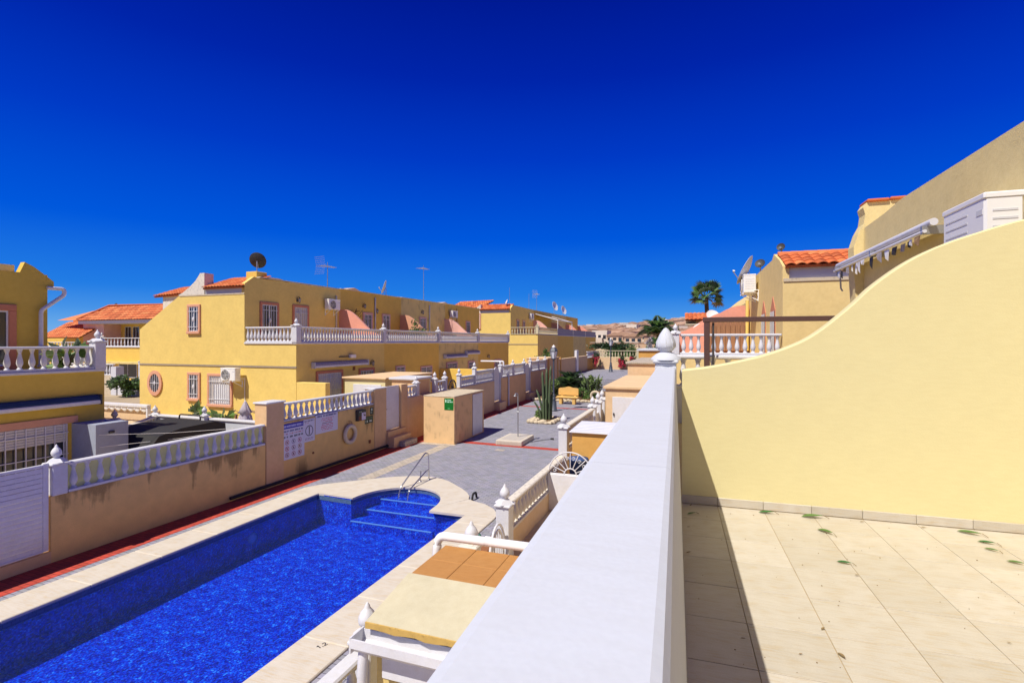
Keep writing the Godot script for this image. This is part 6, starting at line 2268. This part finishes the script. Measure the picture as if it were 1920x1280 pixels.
	# post, then yellow hut with a slatted white roof
	t = thing("patio_balustrade", "taller white finial post and rail beside the yellow hut", "balustrade", Vector3(-3.5, 0, -16))
	post(t, Vector3(-3.5, 0.006, -14.05), 1.82, 0.25, "white", "post", 0.95)
	st = mb()
	bx(st, Vector3(-3.58, 0.006, -18.3), Vector3(-3.42, 1.1, -14.2))
	part("wall", st, "peach_light", t)
	balusters(t, Vector3(-3.5, 1.101, -14.2), Vector3(-3.5, 1.101, -18.3), 0.70, 0.24, "white_old", 8, 0.17)
	t = thing("yellow_hut", "yellow rendered hut with a white slatted roof below the parapet", "hut", Vector3(-2.4, 0, -13.9))
	st = mb()
	bx(st, Vector3(-3.05, 0.006, -14.7), Vector3(-1.4, 1.82, -13.15))
	part("wall", st, "ochre", t)
	for k in 8:
		st = mb()
		cb(st, Vector3(-3.12, 1.82 + 0.006 * k, -13.08 - 0.2 * (k + 1) + 0.006), Vector3(-1.3, 1.86 + 0.006 * k, -13.08 - 0.2 * k), 0.012)
		part("roof_slat", st, "white_metal", t)
	# three finial posts and the peach hut with a white door
	t = thing("gate_posts", "cluster of three white finial posts before the peach hut", "posts", Vector3(-3.55, 0, -19.6))
	for q in [[-18.6, 1.86], [-19.7, 1.9], [-20.6, 1.92]]:
		post(t, Vector3(-3.55, 0.006, q[0]), q[1], 0.26, "white", "post", 0.9)
	st = mb()
	bx(st, Vector3(-3.62, 0.006, -20.5), Vector3(-3.5, 1.5, -18.7))
	part("panel", st, "white", t)
	t = thing("peach_hut", "peach hut with a white door and flat top beyond the yellow hut", "hut", Vector3(-2.2, 0, -21))
	st = mb()
	bx(st, Vector3(-3.25, 0.006, -26.4), Vector3(0.2, 2.40, -19.6))
	part("wall", st, "peach_light", t)
	st = mb()
	cb(st, Vector3(-2.98, 0.01, -19.6), Vector3(-2.0, 2.1, -19.55), 0.008)
	part("door", st, "white_metal", t)
	st = mb()
	cb(st, Vector3(-3.32, 2.40, -26.4), Vector3(0.2, 2.50, -19.52), 0.012)
	part("roof_slab", st, "peach_light", t)
	st = mb()
	cb(st, Vector3(-2.95, 1.4, -19.55), Vector3(-2.9, 1.5, -19.5), 0.01)
	part("handle", st, "dark_metal", t)
	t = thing("cream_hut", "larger cream hut behind the peach one with a small white finial", "hut", Vector3(-1.9, 0, -30))
	st = mb()
	bx(st, Vector3(-3.3, 0.006, -35), Vector3(0.2, 3.05, -26.8))
	part("wall", st, "peach_light", t)
	st = mb()
	cb(st, Vector3(-3.4, 3.05, -35), Vector3(0.2, 3.14, -26.7), 0.012)
	part("roof_slab", st, "paver_cream", t)
	st = mb()
	cb(st, Vector3(-1.05, 2.75, -26.8), Vector3(-0.9, 2.95, -26.6), 0.02)
	part("wall_lamp", st, "dark_metal", t)
	post(t, Vector3(-3.6, 0.006, -27.2), 2.0, 0.3, "white", "post", 1.0)
	t = thing("yellow_hut", "distant yellow hut with a pale flat top above the cream hut", "hut", Vector3(-2.5, 0, -38))
	st = mb()
	bx(st, Vector3(-3.7, 0.0, -42), Vector3(0.0, 3.55, -36))
	part("wall", st, "ochre", t)
	st = mb()
	cb(st, Vector3(-3.8, 3.55, -42), Vector3(0.1, 3.68, -35.9), 0.02)
	part("roof_slab", st, "white_rough", t)

# ---------------------------------------------------------------- things on the walk
func lamp_post(label: String, p: Vector3, h: float) -> void:
	var t := thing("lamp_post", label, "lamp post", p, false, "lamp posts on the walk")
	org.erase(t)
	var st := mb()
	lathe(st, [[0.0, 0.0], [0.24, 0.0], [0.24, 0.05], [0.20, 0.08], [0.17, 0.55], [0.12, 0.66], [0.14, 0.70], [0.14, 0.76], [0.09, 0.80], [0.11, 0.92], [0.11, 0.98], [0.065, 1.02]], 12)
	part("base", st, "lamp_grey", t)
	st = mb()
	tube(st, [Vector3(0, 1.0, 0), Vector3(0, h - 0.85, 0)], 0.062, 10, 0.045)
	lathe(st, [[0.05, h - 0.92], [0.075, h - 0.88], [0.05, h - 0.84]], 10)
	part("pole", st, "lamp_grey", t)
	st = mb()
	lathe(st, [[0.05, h - 0.86], [0.13, h - 0.80], [0.135, h - 0.78]], 6, Vector3.ZERO, false)
	for k in 6:
		var a := TAU * k / 6
		tube(st, [Vector3(cos(a) * 0.135, h - 0.79, sin(a) * 0.135), Vector3(cos(a) * 0.24, h - 0.34, sin(a) * 0.24)], 0.014, 4)
	lathe(st, [[0.25, h - 0.36], [0.26, h - 0.33], [0.25, h - 0.31], [0.16, h - 0.14], [0.09, h - 0.10]], 6, Vector3.ZERO, false)
	part("lantern_frame", st, "lamp_grey", t)
	st = mb()
	lathe(st, [[0.13, h - 0.79], [0.235, h - 0.35]], 6, Vector3.ZERO, false)
	part("pane", st, "frosted", t)
	st = mb()
	lathe(st, [[0.10, h - 0.11], [0.11, h - 0.05], [0.05, h - 0.01], [0.02, h + 0.03], [0.0, h + 0.06]], 10)
	part("cap", st, "plastic", t)

func cactus_stem(parent: Node, p: Vector3, h: float, r: float, lean: Vector3) -> void:
	var st := mb()
	group_no += 1
	st.set_smooth_group(group_no)
	var n := 16
	var rows := 9
	for i in rows:
		for k in n:
			var q := []
			for e in [[0, 0], [1, 0], [1, 1], [0, 1]]:
				var f: float = float(i + e[0]) / rows
				var rr: float = r * (1.0 - 0.1 * f) * (1.0 if (k + e[1]) % 2 else 0.72) * (sqrt(maxf(0.0, 1.0 - pow(maxf(0.0, (f - 0.88) / 0.12), 2))))
				var a: float = TAU * (k + e[1]) / n
				q.append(p + lean * f * f * h + Vector3(cos(a) * rr, f * h, sin(a) * rr))
			var am := TAU * (k + 0.5) / n
			quad(st, q[0], q[1], q[2], q[3], Vector3(cos(am), 0.05, sin(am)))
	st.set_smooth_group(-1)
	part("stem", st, "cactus", parent)

func stone(parent: Node, p: Vector3, r: float, m := "rock") -> void:
	var st := mb()
	var e := Vector3(rng.randf_range(0.8, 1.3), rng.randf_range(0.5, 0.8), rng.randf_range(0.8, 1.2)) * r
	var pr := []
	for k in 5:
		var a := PI * k / 4
		pr.append([sin(a) * (1.0 if k in [0, 4] else rng.randf_range(0.85, 1.1)), -cos(a)])
	lathe(st, pr, 7, Vector3.ZERO, true, rng.randf_range(0.0, 0.15))
	var o := part("stone", st, m, parent, p + Vector3(0, e.y * 0.7, 0), rng.randf() * TAU, e)

func walk_things() -> void:
	var st: SurfaceTool
	# shower
	var t := thing("pool_shower", "steel pole shower on a low tiled base on the walk", "shower", Vector3(-7.05, 0, -20.2))
	st = mb()
	cb(st, Vector3(-7.66, 0, -21.0), Vector3(-6.55, 0.20, -19.35), 0.015)
	part("base", st, "coping", t)
	st = mb()
	for k in 6:
		bx(st, Vector3(-7.62 + k * 0.175, 0.03, -19.352), Vector3(-7.62 + k * 0.175 + 0.168, 0.15, -19.344))
	part("tile_row", st, "tile_b", t)
	st = mb()
	bx(st, Vector3(-7.5, 0.2, -20.85), Vector3(-6.7, 0.206, -19.5))
	part("tray", st, "tile_c", t)
	st = mb()
	tube(st, bend([Vector3(-7.03, 0.2, -20.3), Vector3(-7.03, 2.0, -20.3), Vector3(-7.05, 2.04, -20.05), Vector3(-7.05, 1.98, -20.0)], 0.06, 4), 0.026, 8)
	part("pole", st, "galvanised", t)
	st = mb()
	lathe(st, [[0.0, 1.98], [0.07, 1.96], [0.08, 1.93], [0.0, 1.925]], 10, Vector3(-7.05, 0, -20.0))
	tube(st, [Vector3(-7.08, 1.25, -20.3), Vector3(-6.98, 1.25, -20.3)], 0.03, 6)
	part("shower_head", st, "galvanised", t)
	t = thing("garden_hose", "thin grey hose ending in a dark nozzle on the paving by the shower", "hose", Vector3(-6.3, 0, -20.6))
	st = mb()
	tube(st, [Vector3(-6.55, 0.02, -20.2), Vector3(-6.3, 0.02, -20.6), Vector3(-6.1, 0.02, -20.95), Vector3(-5.85, 0.02, -21.2)], 0.018, 5)
	part("hose", st, "galvanised", t)
	st = mb()
	tube(st, [Vector3(-5.85, 0.03, -21.2), Vector3(-5.72, 0.05, -21.15)], 0.04, 6)
	part("nozzle", st, "dark_metal", t)
	# cactus in its stone bed
	t = thing("cactus_bed", "low ring of pale stones around the tall cactus", "planting bed", Vector3(-7.5, 0, -26))
	st = mb()
	cb(st, Vector3(-8.1, 0, -26.9), Vector3(-6.9, 0.10, -25.2), 0.03)
	part("soil", st, "soil", t)
	for k in 30:
		var f := float(k) / 30
		var per := f * 5.8
		var q := Vector2(-8.1 + minf(per, 1.2), -25.1) if per < 1.2 else (Vector2(-6.9, -25.1 - (per - 1.2)) if per < 2.9 else (Vector2(-6.9 - (per - 2.9), -26.9) if per < 4.1 else Vector2(-8.1, -26.9 + (per - 4.1))))
		stone(t, Vector3(q.x + rng.randf_range(-0.05, 0.05), 0, q.y + rng.randf_range(-0.05, 0.05)), rng.randf_range(0.12, 0.2))
	for k in 10:
		stone(t, Vector3(rng.randf_range(-8.0, -7.6), 0.08, rng.randf_range(-26.7, -25.3)), rng.randf_range(0.1, 0.17))
	t = thing("columnar_cactus", "tall many-stemmed columnar cactus in the stone bed", "cactus", Vector3(-7.4, 0.08, -26))
	org.erase(t)
	for q in [[0.0, 0.0, 2.75, 0.13, 0.0, 0.0], [0.22, 0.1, 2.35, 0.12, 0.03, 0.0], [-0.2, 0.15, 2.6, 0.12, -0.03, 0.0], [0.12, -0.25, 2.9, 0.12, 0.04, 0.02], [-0.1, -0.2, 1.9, 0.12, -0.06, 0.0], [0.3, -0.15, 1.5, 0.11, 0.05, 0.0], [-0.34, -0.02, 1.6, 0.11, -0.22, 0.0], [0.05, 0.28, 1.2, 0.10, 0.0, 0.06], [-0.40, 0.2, 1.0, 0.10, -0.38, 0.1]]:
		cactus_stem(t, Vector3(q[0] * 0.68, 0, q[1] * 0.7), q[2], q[3] * 0.6, Vector3(q[4], 0, q[5]))
	bush("low yellow-green succulents at the foot of the cactus", "plant", Vector3(-7.85, 0.08, -26.1), Vector3(0.3, 0.22, 0.4), 200, 0.16, "leaf_pale", 5)
	lamp_post("dark grey lamp post with a white lantern beside the cactus", Vector3(-8.1, 0, -30.0), 3.95)
	lamp_post("smaller far lamp post before the bougainvillea wall", Vector3(-8.55, 0.95, -55.0), 3.6)
	# bench
	t = thing("stone_bench", "yellow concrete bench with a curved back on the walk", "bench", Vector3(-8.1, 0, -33.6))
	org.erase(t)
	st = mb()
	cb(st, Vector3(-0.74, 0.42, -0.22), Vector3(0.74, 0.52, 0.28), 0.03)
	part("seat", st, "bench", t)
	st = mb()
	var poly := [Vector2(-0.68, 0.58), Vector2(0.68, 0.58), Vector2(0.68, 1.0)]
	for k in 13:
		var f := k / 12.0
		poly.append(Vector2(lerpf(0.62, -0.62, f), 1.03 + 0.10 * sin(PI * f) + 0.02 * cos(f * TAU * 2)))
	poly.append(Vector2(-0.68, 1.0))
	prism(st, poly, 2, -0.30, -0.20)
	part("backrest", st, "bench", t)
	for s in [-1, 1]:
		st = mb()
		cb(st, Vector3(s * 0.45 - 0.10, 0.004, -0.2), Vector3(s * 0.45 + 0.10, 0.42, 0.22), 0.02)
		cb(st, Vector3(s * 0.45 - 0.07, 0.3, -0.3), Vector3(s * 0.45 + 0.07, 0.62, -0.2), 0.015)
		part("leg", st, "bench", t)
	t = thing("drain_cover", "dark oblong drain cover in the paving near the red band", "drain cover", Vector3(-6.7, 0.004, -32.3))
	org.erase(t)
	st = mb()
	cb(st, Vector3(-0.3, 0.0, -0.22), Vector3(0.3, 0.012, 0.22), 0.004)
	part("plate", st, "dark_metal", t)
	# planted bed behind the bench
	t = thing("planting_bed", "earth bed with a pale stone edge behind the bench", "planting bed", Vector3(-8.2, 0, -38))
	st = mb()
	bx(st, Vector3(-11.0, 0.0, -41.9), Vector3(-6.2, 0.14, -35.0))
	part("soil", st, "soil", t)
	for k in 26:
		stone(t, Vector3(-10.9 + 0.18 * k, 0.0, -34.9 + rng.randf_range(-0.08, 0.08)), rng.randf_range(0.12, 0.2))
	for k in 34:
		stone(t, Vector3(-6.15 + rng.randf_range(-0.06, 0.06), 0.0, -35.0 - 0.2 * k), rng.randf_range(0.12, 0.2))
	t = thing("cycad", "dark green cycad with arching fronds behind the bench", "cycad", Vector3(-8.8, 0.14, -37.6))
	org.erase(t)
	st = mb()
	lathe(st, [[0.22, 0.0], [0.24, 0.3], [0.16, 0.5], [0.0, 0.55]], 9)
	part("trunk", st, "bark", t)
	for k in 44:
		var o := part("frond", pinnate_frond_mesh(), ["leaf_dark", "leaf", "leaf_dark"][k % 3], t, Vector3(0, 0.5, 0))
		o.basis = (Basis(Vector3.UP, k * 2.39996) * Basis(Vector3(1, 0, 0), -lerpf(1.2, -0.15, k / 44.0))).scaled(Vector3.ONE * rng.randf_range(1.3, 1.7))
	t = thing("tall_succulent", "pale green candelabra succulent at the right end of the planted bed", "succulent", Vector3(-7.2, 0.14, -37.0))
	org.erase(t)
	for k in 20:
		var a := k * 2.39996
		var r := 0.12 + 0.024 * k
		cactus_stem(t, Vector3(cos(a) * r, 0, sin(a) * r), rng.randf_range(0.9, 1.75), 0.055, Vector3(cos(a) * 0.28, 0, sin(a) * 0.28))
	part("foliage", foliage(Vector3(0, 1.0, 0), Vector3(0.75, 0.75, 0.7), 900, 0.2, 16), "leaf_pale", t)
	bush("bright green low shrub in front of the succulent", "shrub", Vector3(-7.5, 0.14, -35.8), Vector3(0.6, 0.4, 0.5), 700, 0.16, "leaf_b", 9)
	bush("yellow-green shrub behind the first lamp post", "shrub", Vector3(-9.9, 0.14, -36.6), Vector3(0.35, 0.75, 0.4), 600, 0.18, "leaf_pale", 9)
	bush("dark reddish shrub against the courtyard wall", "shrub", Vector3(-10.3, 0.14, -41.0), Vector3(0.6, 0.7, 0.6), 700, 0.18, "leaf_dark", 9)
	bush("grassy green ground cover by the patio posts", "plant", Vector3(-6.6, 0.14, -35.6), Vector3(0.5, 0.25, 0.5), 500, 0.15, "leaf_b", 7)
	bush("green climbing bush over the courtyard wall near the lamp", "bush", Vector3(-12.9, 0.0, -44.8), Vector3(1.05, 1.85, 0.9), 2600, 0.2, "leaf", 22)
	t = thing("ring_ornament", "pale stone ring ornament at the corner of the planted bed", "ornament", Vector3(-6.45, 0.14, -34.7))
	org.erase(t)
	st = mb()
	var pts := []
	for k in 19:
		pts.append(Vector3(cos(TAU * k / 18) * 0.28, 0.36 + sin(TAU * k / 18) * 0.28, 0))
	tube(st, pts, 0.09, 7)
	part("ring", st, "rock", t)

# ---------------------------------------------------------------- far things
func hill_y(x: float, z: float) -> float:
	var f := smoothstep(-100.0, -440.0, z)
	return f * (11.5 + 0.085 * (x + 70.0)) + 0.6 * sin(x * 0.05) * f

func distance_things() -> void:
	var st := mb()
	group_no += 1
	st.set_smooth_group(group_no)
	for i in 40:
		for j in 26:
			var q := []
			for e in [[0, 0], [1, 0], [1, 1], [0, 1]]:
				var x: float = -400.0 + 20.0 * (i + e[0])
				var z: float = -95.0 - 20.0 * (j + e[1])
				q.append(Vector3(x, hill_y(x, z) - 0.04 + (0.0 if z < -100 else -0.05), z))
			quad(st, q[0], q[1], q[2], q[3], Vector3.UP)
	setting("hillside", st, "earth")
	# end wall with balusters and bougainvillea
	var t := thing("end_wall", "pale wall with a white balustrade closing the far end of the walk", "wall", Vector3(-8, 0.95, -60))
	st = mb()
	bx(st, Vector3(-11.0, 0.9, -60.3), Vector3(-3.6, 2.35, -60.0))
	part("wall", st, "peach_light", t)
	balusters(t, Vector3(-11.0, 2.35, -60.15), Vector3(-6.3, 2.35, -60.15), 0.8, 0.34, "panel_cream", 6, 0.2)
	post(t, Vector3(-6.2, 0.95, -60.1), 2.5, 0.4, "panel_cream", "post", 0.0)
	t = thing("pergola", "dark timber pergola covered in climbers above the end wall", "pergola", Vector3(-8, 1, -63))
	st = mb()
	for k in 7:
		bx(st, Vector3(-12.0, 3.9 + 0.02 * (k % 2), -61.0 - 0.6 * k), Vector3(-4.0, 4.0 + 0.02 * (k % 2), -60.9 - 0.6 * k))
	for x in [-11.8, -8.2, -4.3]:
		bx(st, Vector3(x, 0.0, -61.1), Vector3(x + 0.15, 3.9, -60.95))
	part("beams", st, "wood", t)
	st = mb()
	bx(st, Vector3(-12.5, 4.05, -66), Vector3(-3.5, 4.12, -63.5))
	part("roof", st, "paver_cream", t)
	part("climber", foliage(Vector3(-9.4, 3.6, -60.7), Vector3(2.6, 0.55, 0.5), 1500, 0.28, 20), "leaf_dark", t)
	for q in [[Vector3(-10.9, 1.0, -59.2), Vector3(0.45, 0.95, 0.4), "red bougainvillea by the lamp at the far wall corner"], [Vector3(-8.0, 0.95, -59.5), Vector3(0.55, 0.95, 0.35), "red bougainvillea hanging at the middle of the end wall"], [Vector3(-6.9, 0.95, -59.4), Vector3(0.4, 0.85, 0.35), "small pinkish bougainvillea at the right of the end wall"]]:
		t = thing("bougainvillea", q[2], "bougainvillea", q[0])
		org.erase(t)
		part("blossom", foliage(Vector3(0, q[1].y * 0.95, 0), q[1], 500, 0.16, 9), "petal", t)
		part("foliage", foliage(Vector3(0.1, q[1].y * 1.1, -0.1), q[1] * 1.05, 380, 0.2, 9), "leaf_dark", t)
	bush("green climber at the right end of the end wall", "climber", Vector3(-5.3, 0.95, -59.6), Vector3(0.7, 1.5, 0.6), 1200, 0.22, "leaf", 14)
	bush("clipped round tree crown beyond the pergola", "tree", Vector3(-10.4, 0.0, -78.0), Vector3(2.6, 2.3, 2.0), 4200, 0.3, "leaf", 30)
	bush("low green hedge right of the far round tree", "hedge", Vector3(-4.6, 0.0, -78.0), Vector3(3.0, 2.1, 1.5), 3000, 0.3, "leaf_dark", 26)
	bush("yellow flowering bush behind the parapet finial", "bush", Vector3(-4.5, 0.9, -56.0), Vector3(0.9, 1.6, 0.8), 1200, 0.25, "leaf_pale", 12)
	palm("tall fan palm rising above the pink dividers", Vector3(1.7, 0, -92.0), 11.5, 3.3, 30, true)
	palm("broad feathery palm beside the parapet finial", Vector3(-5.3, 0, -80.0), 4.9, 3.2, 38, false)
	t = thing("cypress", "slim dark cypress between the palm and the pink wall", "cypress", Vector3(-2.8, 0, -88.0))
	org.erase(t)
	part("foliage", foliage(Vector3(0, 3.6, 0), Vector3(0.75, 3.6, 0.75), 2600, 0.3, 30), "leaf_dark", t)
	st = mb()
	tube(st, [Vector3(0, 0, 0), Vector3(0, 2.0, 0)], 0.12, 6)
	part("trunk", st, "bark", t)
	t = thing("flower_tub", "white rounded tub of purple flowers and foliage on the distant hut roof", "planter", Vector3(-2.6, 3.68, -37.2))
	org.erase(t)
	part("foliage", foliage(Vector3(0.4, 0.35, 0), Vector3(0.9, 0.45, 0.4), 700, 0.18, 10), "leaf", t)
	part("flowers", foliage(Vector3(-0.5, 0.4, 0.1), Vector3(0.35, 0.35, 0.3), 200, 0.16, 5), "canvas_grey", t)
	# houses on the hill
	var protos := []
	for k in 4:
		var h := Node3D.new()
		h.name = "hillside_house"
		var w: float = [5.0, 7.0, 5.0, 8.0][k]
		var d: float = [7.0, 8.0, 7.0, 8.0][k]
		var hh: float = [4.6, 5.0, 5.6, 4.2][k]
		st = mb()
		bx(st, Vector3(-w / 2, -3, -d / 2), Vector3(w / 2, hh, d / 2))
		bx(st, Vector3(-w / 2, -3, d / 2), Vector3(w / 4, hh * 0.5, d / 2 + 2))
		part("wall", st, ["town_a", "town_b", "town_c", "town_a"][k], h)
		st = mb()
		prism(st, [Vector2(-w / 2 - 0.4, hh), Vector2(w / 2 + 0.4, hh), Vector2(0.0, hh + 1.1)], 2, -d / 2 - 0.3, d / 2 + 0.3)
		if k == 2:
			st = mb()
			bx(st, Vector3(-w / 2 - 0.1, hh, -d / 2), Vector3(w / 2 + 0.1, hh + 0.5, d / 2))
		part("roof", st, "town_roof" if k != 2 else "town_c", h)
		for j in 3:
			st = mb()
			var x := -w / 2 + w * (j + 0.5) / 3
			bx(st, Vector3(x - 0.5, hh * 0.58, d / 2 - 0.05), Vector3(x + 0.5, hh * 0.58 + 1.3, d / 2 + 0.03))
			part("window", st, "glass_dark", h)
		st = mb()
		bx(st, Vector3(-w / 2, hh * 0.5, d / 2), Vector3(w / 4, hh * 0.5 + 0.8, d / 2 + 2.02))
		part("balcony", st, "town_c", h)
		protos.append(h)
	var n := 0
	for row in 17:
		var z := -160.0 - row * 16.0
		var x := -48.0 - row * 3.6
		while x < 3.0:
			var k: int = [0, 1, 0, 3, 2, 1, 3, 0][rng.randi() % 8]
			var o: Node3D = protos[k].duplicate()
			o.name = numbered("hillside_house")
			add_child(o)
			var px := x + rng.randf_range(-2, 2)
			var pz := z + rng.randf_range(-6, 6)
			o.position = Vector3(px, hill_y(px, pz), pz)
			o.rotation.y = rng.randf_range(-0.5, 0.5) + [0.0, PI / 2][rng.randi() % 2] * 0.25
			o.set_meta("label", ["small tan house with a terracotta gable roof on the distant hill", "broad sandy house with a terracotta gable roof on the distant hill", "flat-roofed white house on the distant hill", "long tan house with a low terracotta roof on the distant hill"][k])
			o.set_meta("category", "house")
			o.set_meta("group", "houses on the distant hill")
			x += rng.randf_range(5.6, 8.4)
			n += 1
	for h in protos:
		h.free()
	for k in 34:
		var px := rng.randf_range(-70, 4)
		var pz := rng.randf_range(-170, -400)
		bush("small dark tree among the distant hillside houses", "tree", Vector3(px, hill_y(px, pz), pz), Vector3(1.9, 2.2, 1.9), 260, 0.9, "leaf_dark", 10, "trees on the distant hill", "hillside_tree")

# ---------------------------------------------------------------- leaves on the terrace
func small_things() -> void:
	var pos := [[0.70, -4.60, 0.12, 0.0], [1.03, -4.60, 0.16, 0.1], [1.04, -4.27, 0.13, -0.9], [1.01, -3.71, 0.085, -0.3], [1.03, -3.54, 0.025, 0.0], [2.03, -4.56, 0.14, -0.5], [2.05, -4.38, 0.10, -0.4], [2.01, -4.24, 0.08, -0.7], [2.04, -4.04, 0.09, -0.5], [0.12, -4.39, 0.08, 0.5], [0.12, -4.62, 0.04, 1.2], [0.09, -4.07, 0.03, 0.3], [0.08, -3.58, 0.04, 0.6], [0.3, -2.62, 0.025, 0.0], [0.68, -2.83, 0.03, 0.8], [0.70, -2.61, 0.05, -1.2], [0.53, -2.57, 0.02, 0.4], [1.47, -2.96, 0.02, -0.6], [0.36, -4.62, 0.02, 0.0], [1.77, -4.6, 0.035, 0.0], [1.37, -4.6, 0.03, 0.2]]
	for i in pos.size():
		var q: Array = pos[i]
		var big: bool = q[2] > 0.05
		var t := thing("fallen_leaf", "large green leaf fallen on the terrace tiles" if big else "tiny withered leaf scrap on the terrace tiles", "leaf", Vector3(q[0], 2.802, q[1]), true, "large fallen leaves" if big else "leaf scraps", q[3])
		org.erase(t)
		var st := mb()
		var l: float = q[2]
		var n := 6
		for k in n:
			var f := float(k) / n
			var g := float(k + 1) / n
			var w0 := l * 0.17 * sin(PI * pow(f, 0.8))
			var w1 := l * 0.17 * sin(PI * pow(g, 0.8))
			var y0 := 0.004 + l * 0.12 * f * f
			var y1 := 0.004 + l * 0.12 * g * g
			for s in [-1.0, 1.0]:
				quad(st, Vector3((f - 0.5) * l, y0, 0), Vector3((g - 0.5) * l, y1, 0), Vector3((g - 0.5) * l, y1 + w1 * 0.5, s * w1), Vector3((f - 0.5) * l, y0 + w0 * 0.5, s * w0), Vector3.UP)
		part("blade", st, ("leaf_b" if i % 3 else "leaf_fresh") if big else "leaf_dry", t)
		if big:
			st = mb()
			tube(st, [Vector3(l * 0.5, 0.004 + l * 0.12, 0), Vector3(l * 0.75, 0.004, 0.01)], 0.002, 4)
			part("stalk", st, "leaf_dry", t)
	var bits := mb()
	for k in 90:
		var p := Vector3(rng.randf_range(0.06, 2.4), 2.8015, rng.randf_range(-4.66, -2.0)).rotated(Vector3.UP, TURN)
		var r := rng.randf_range(0.0015, 0.005)
		lathe(bits, [[r, 0.0], [r * 0.8, r * 0.5], [0.0, r * 0.7]], 5, p, true, 0.0, Vector3.ONE)
	var lit := MeshInstance3D.new()
	lit.mesh = mk(bits)
	lit.set_surface_override_material(0, M["leaf_dry"])
	lit.name = "floor_grit"
	add_child(lit)
	lit.set_meta("kind", "stuff")
	lit.set_meta("label", "scattered grit and crumbs of leaf on the terrace tiles")
	lit.set_meta("category", "grit")
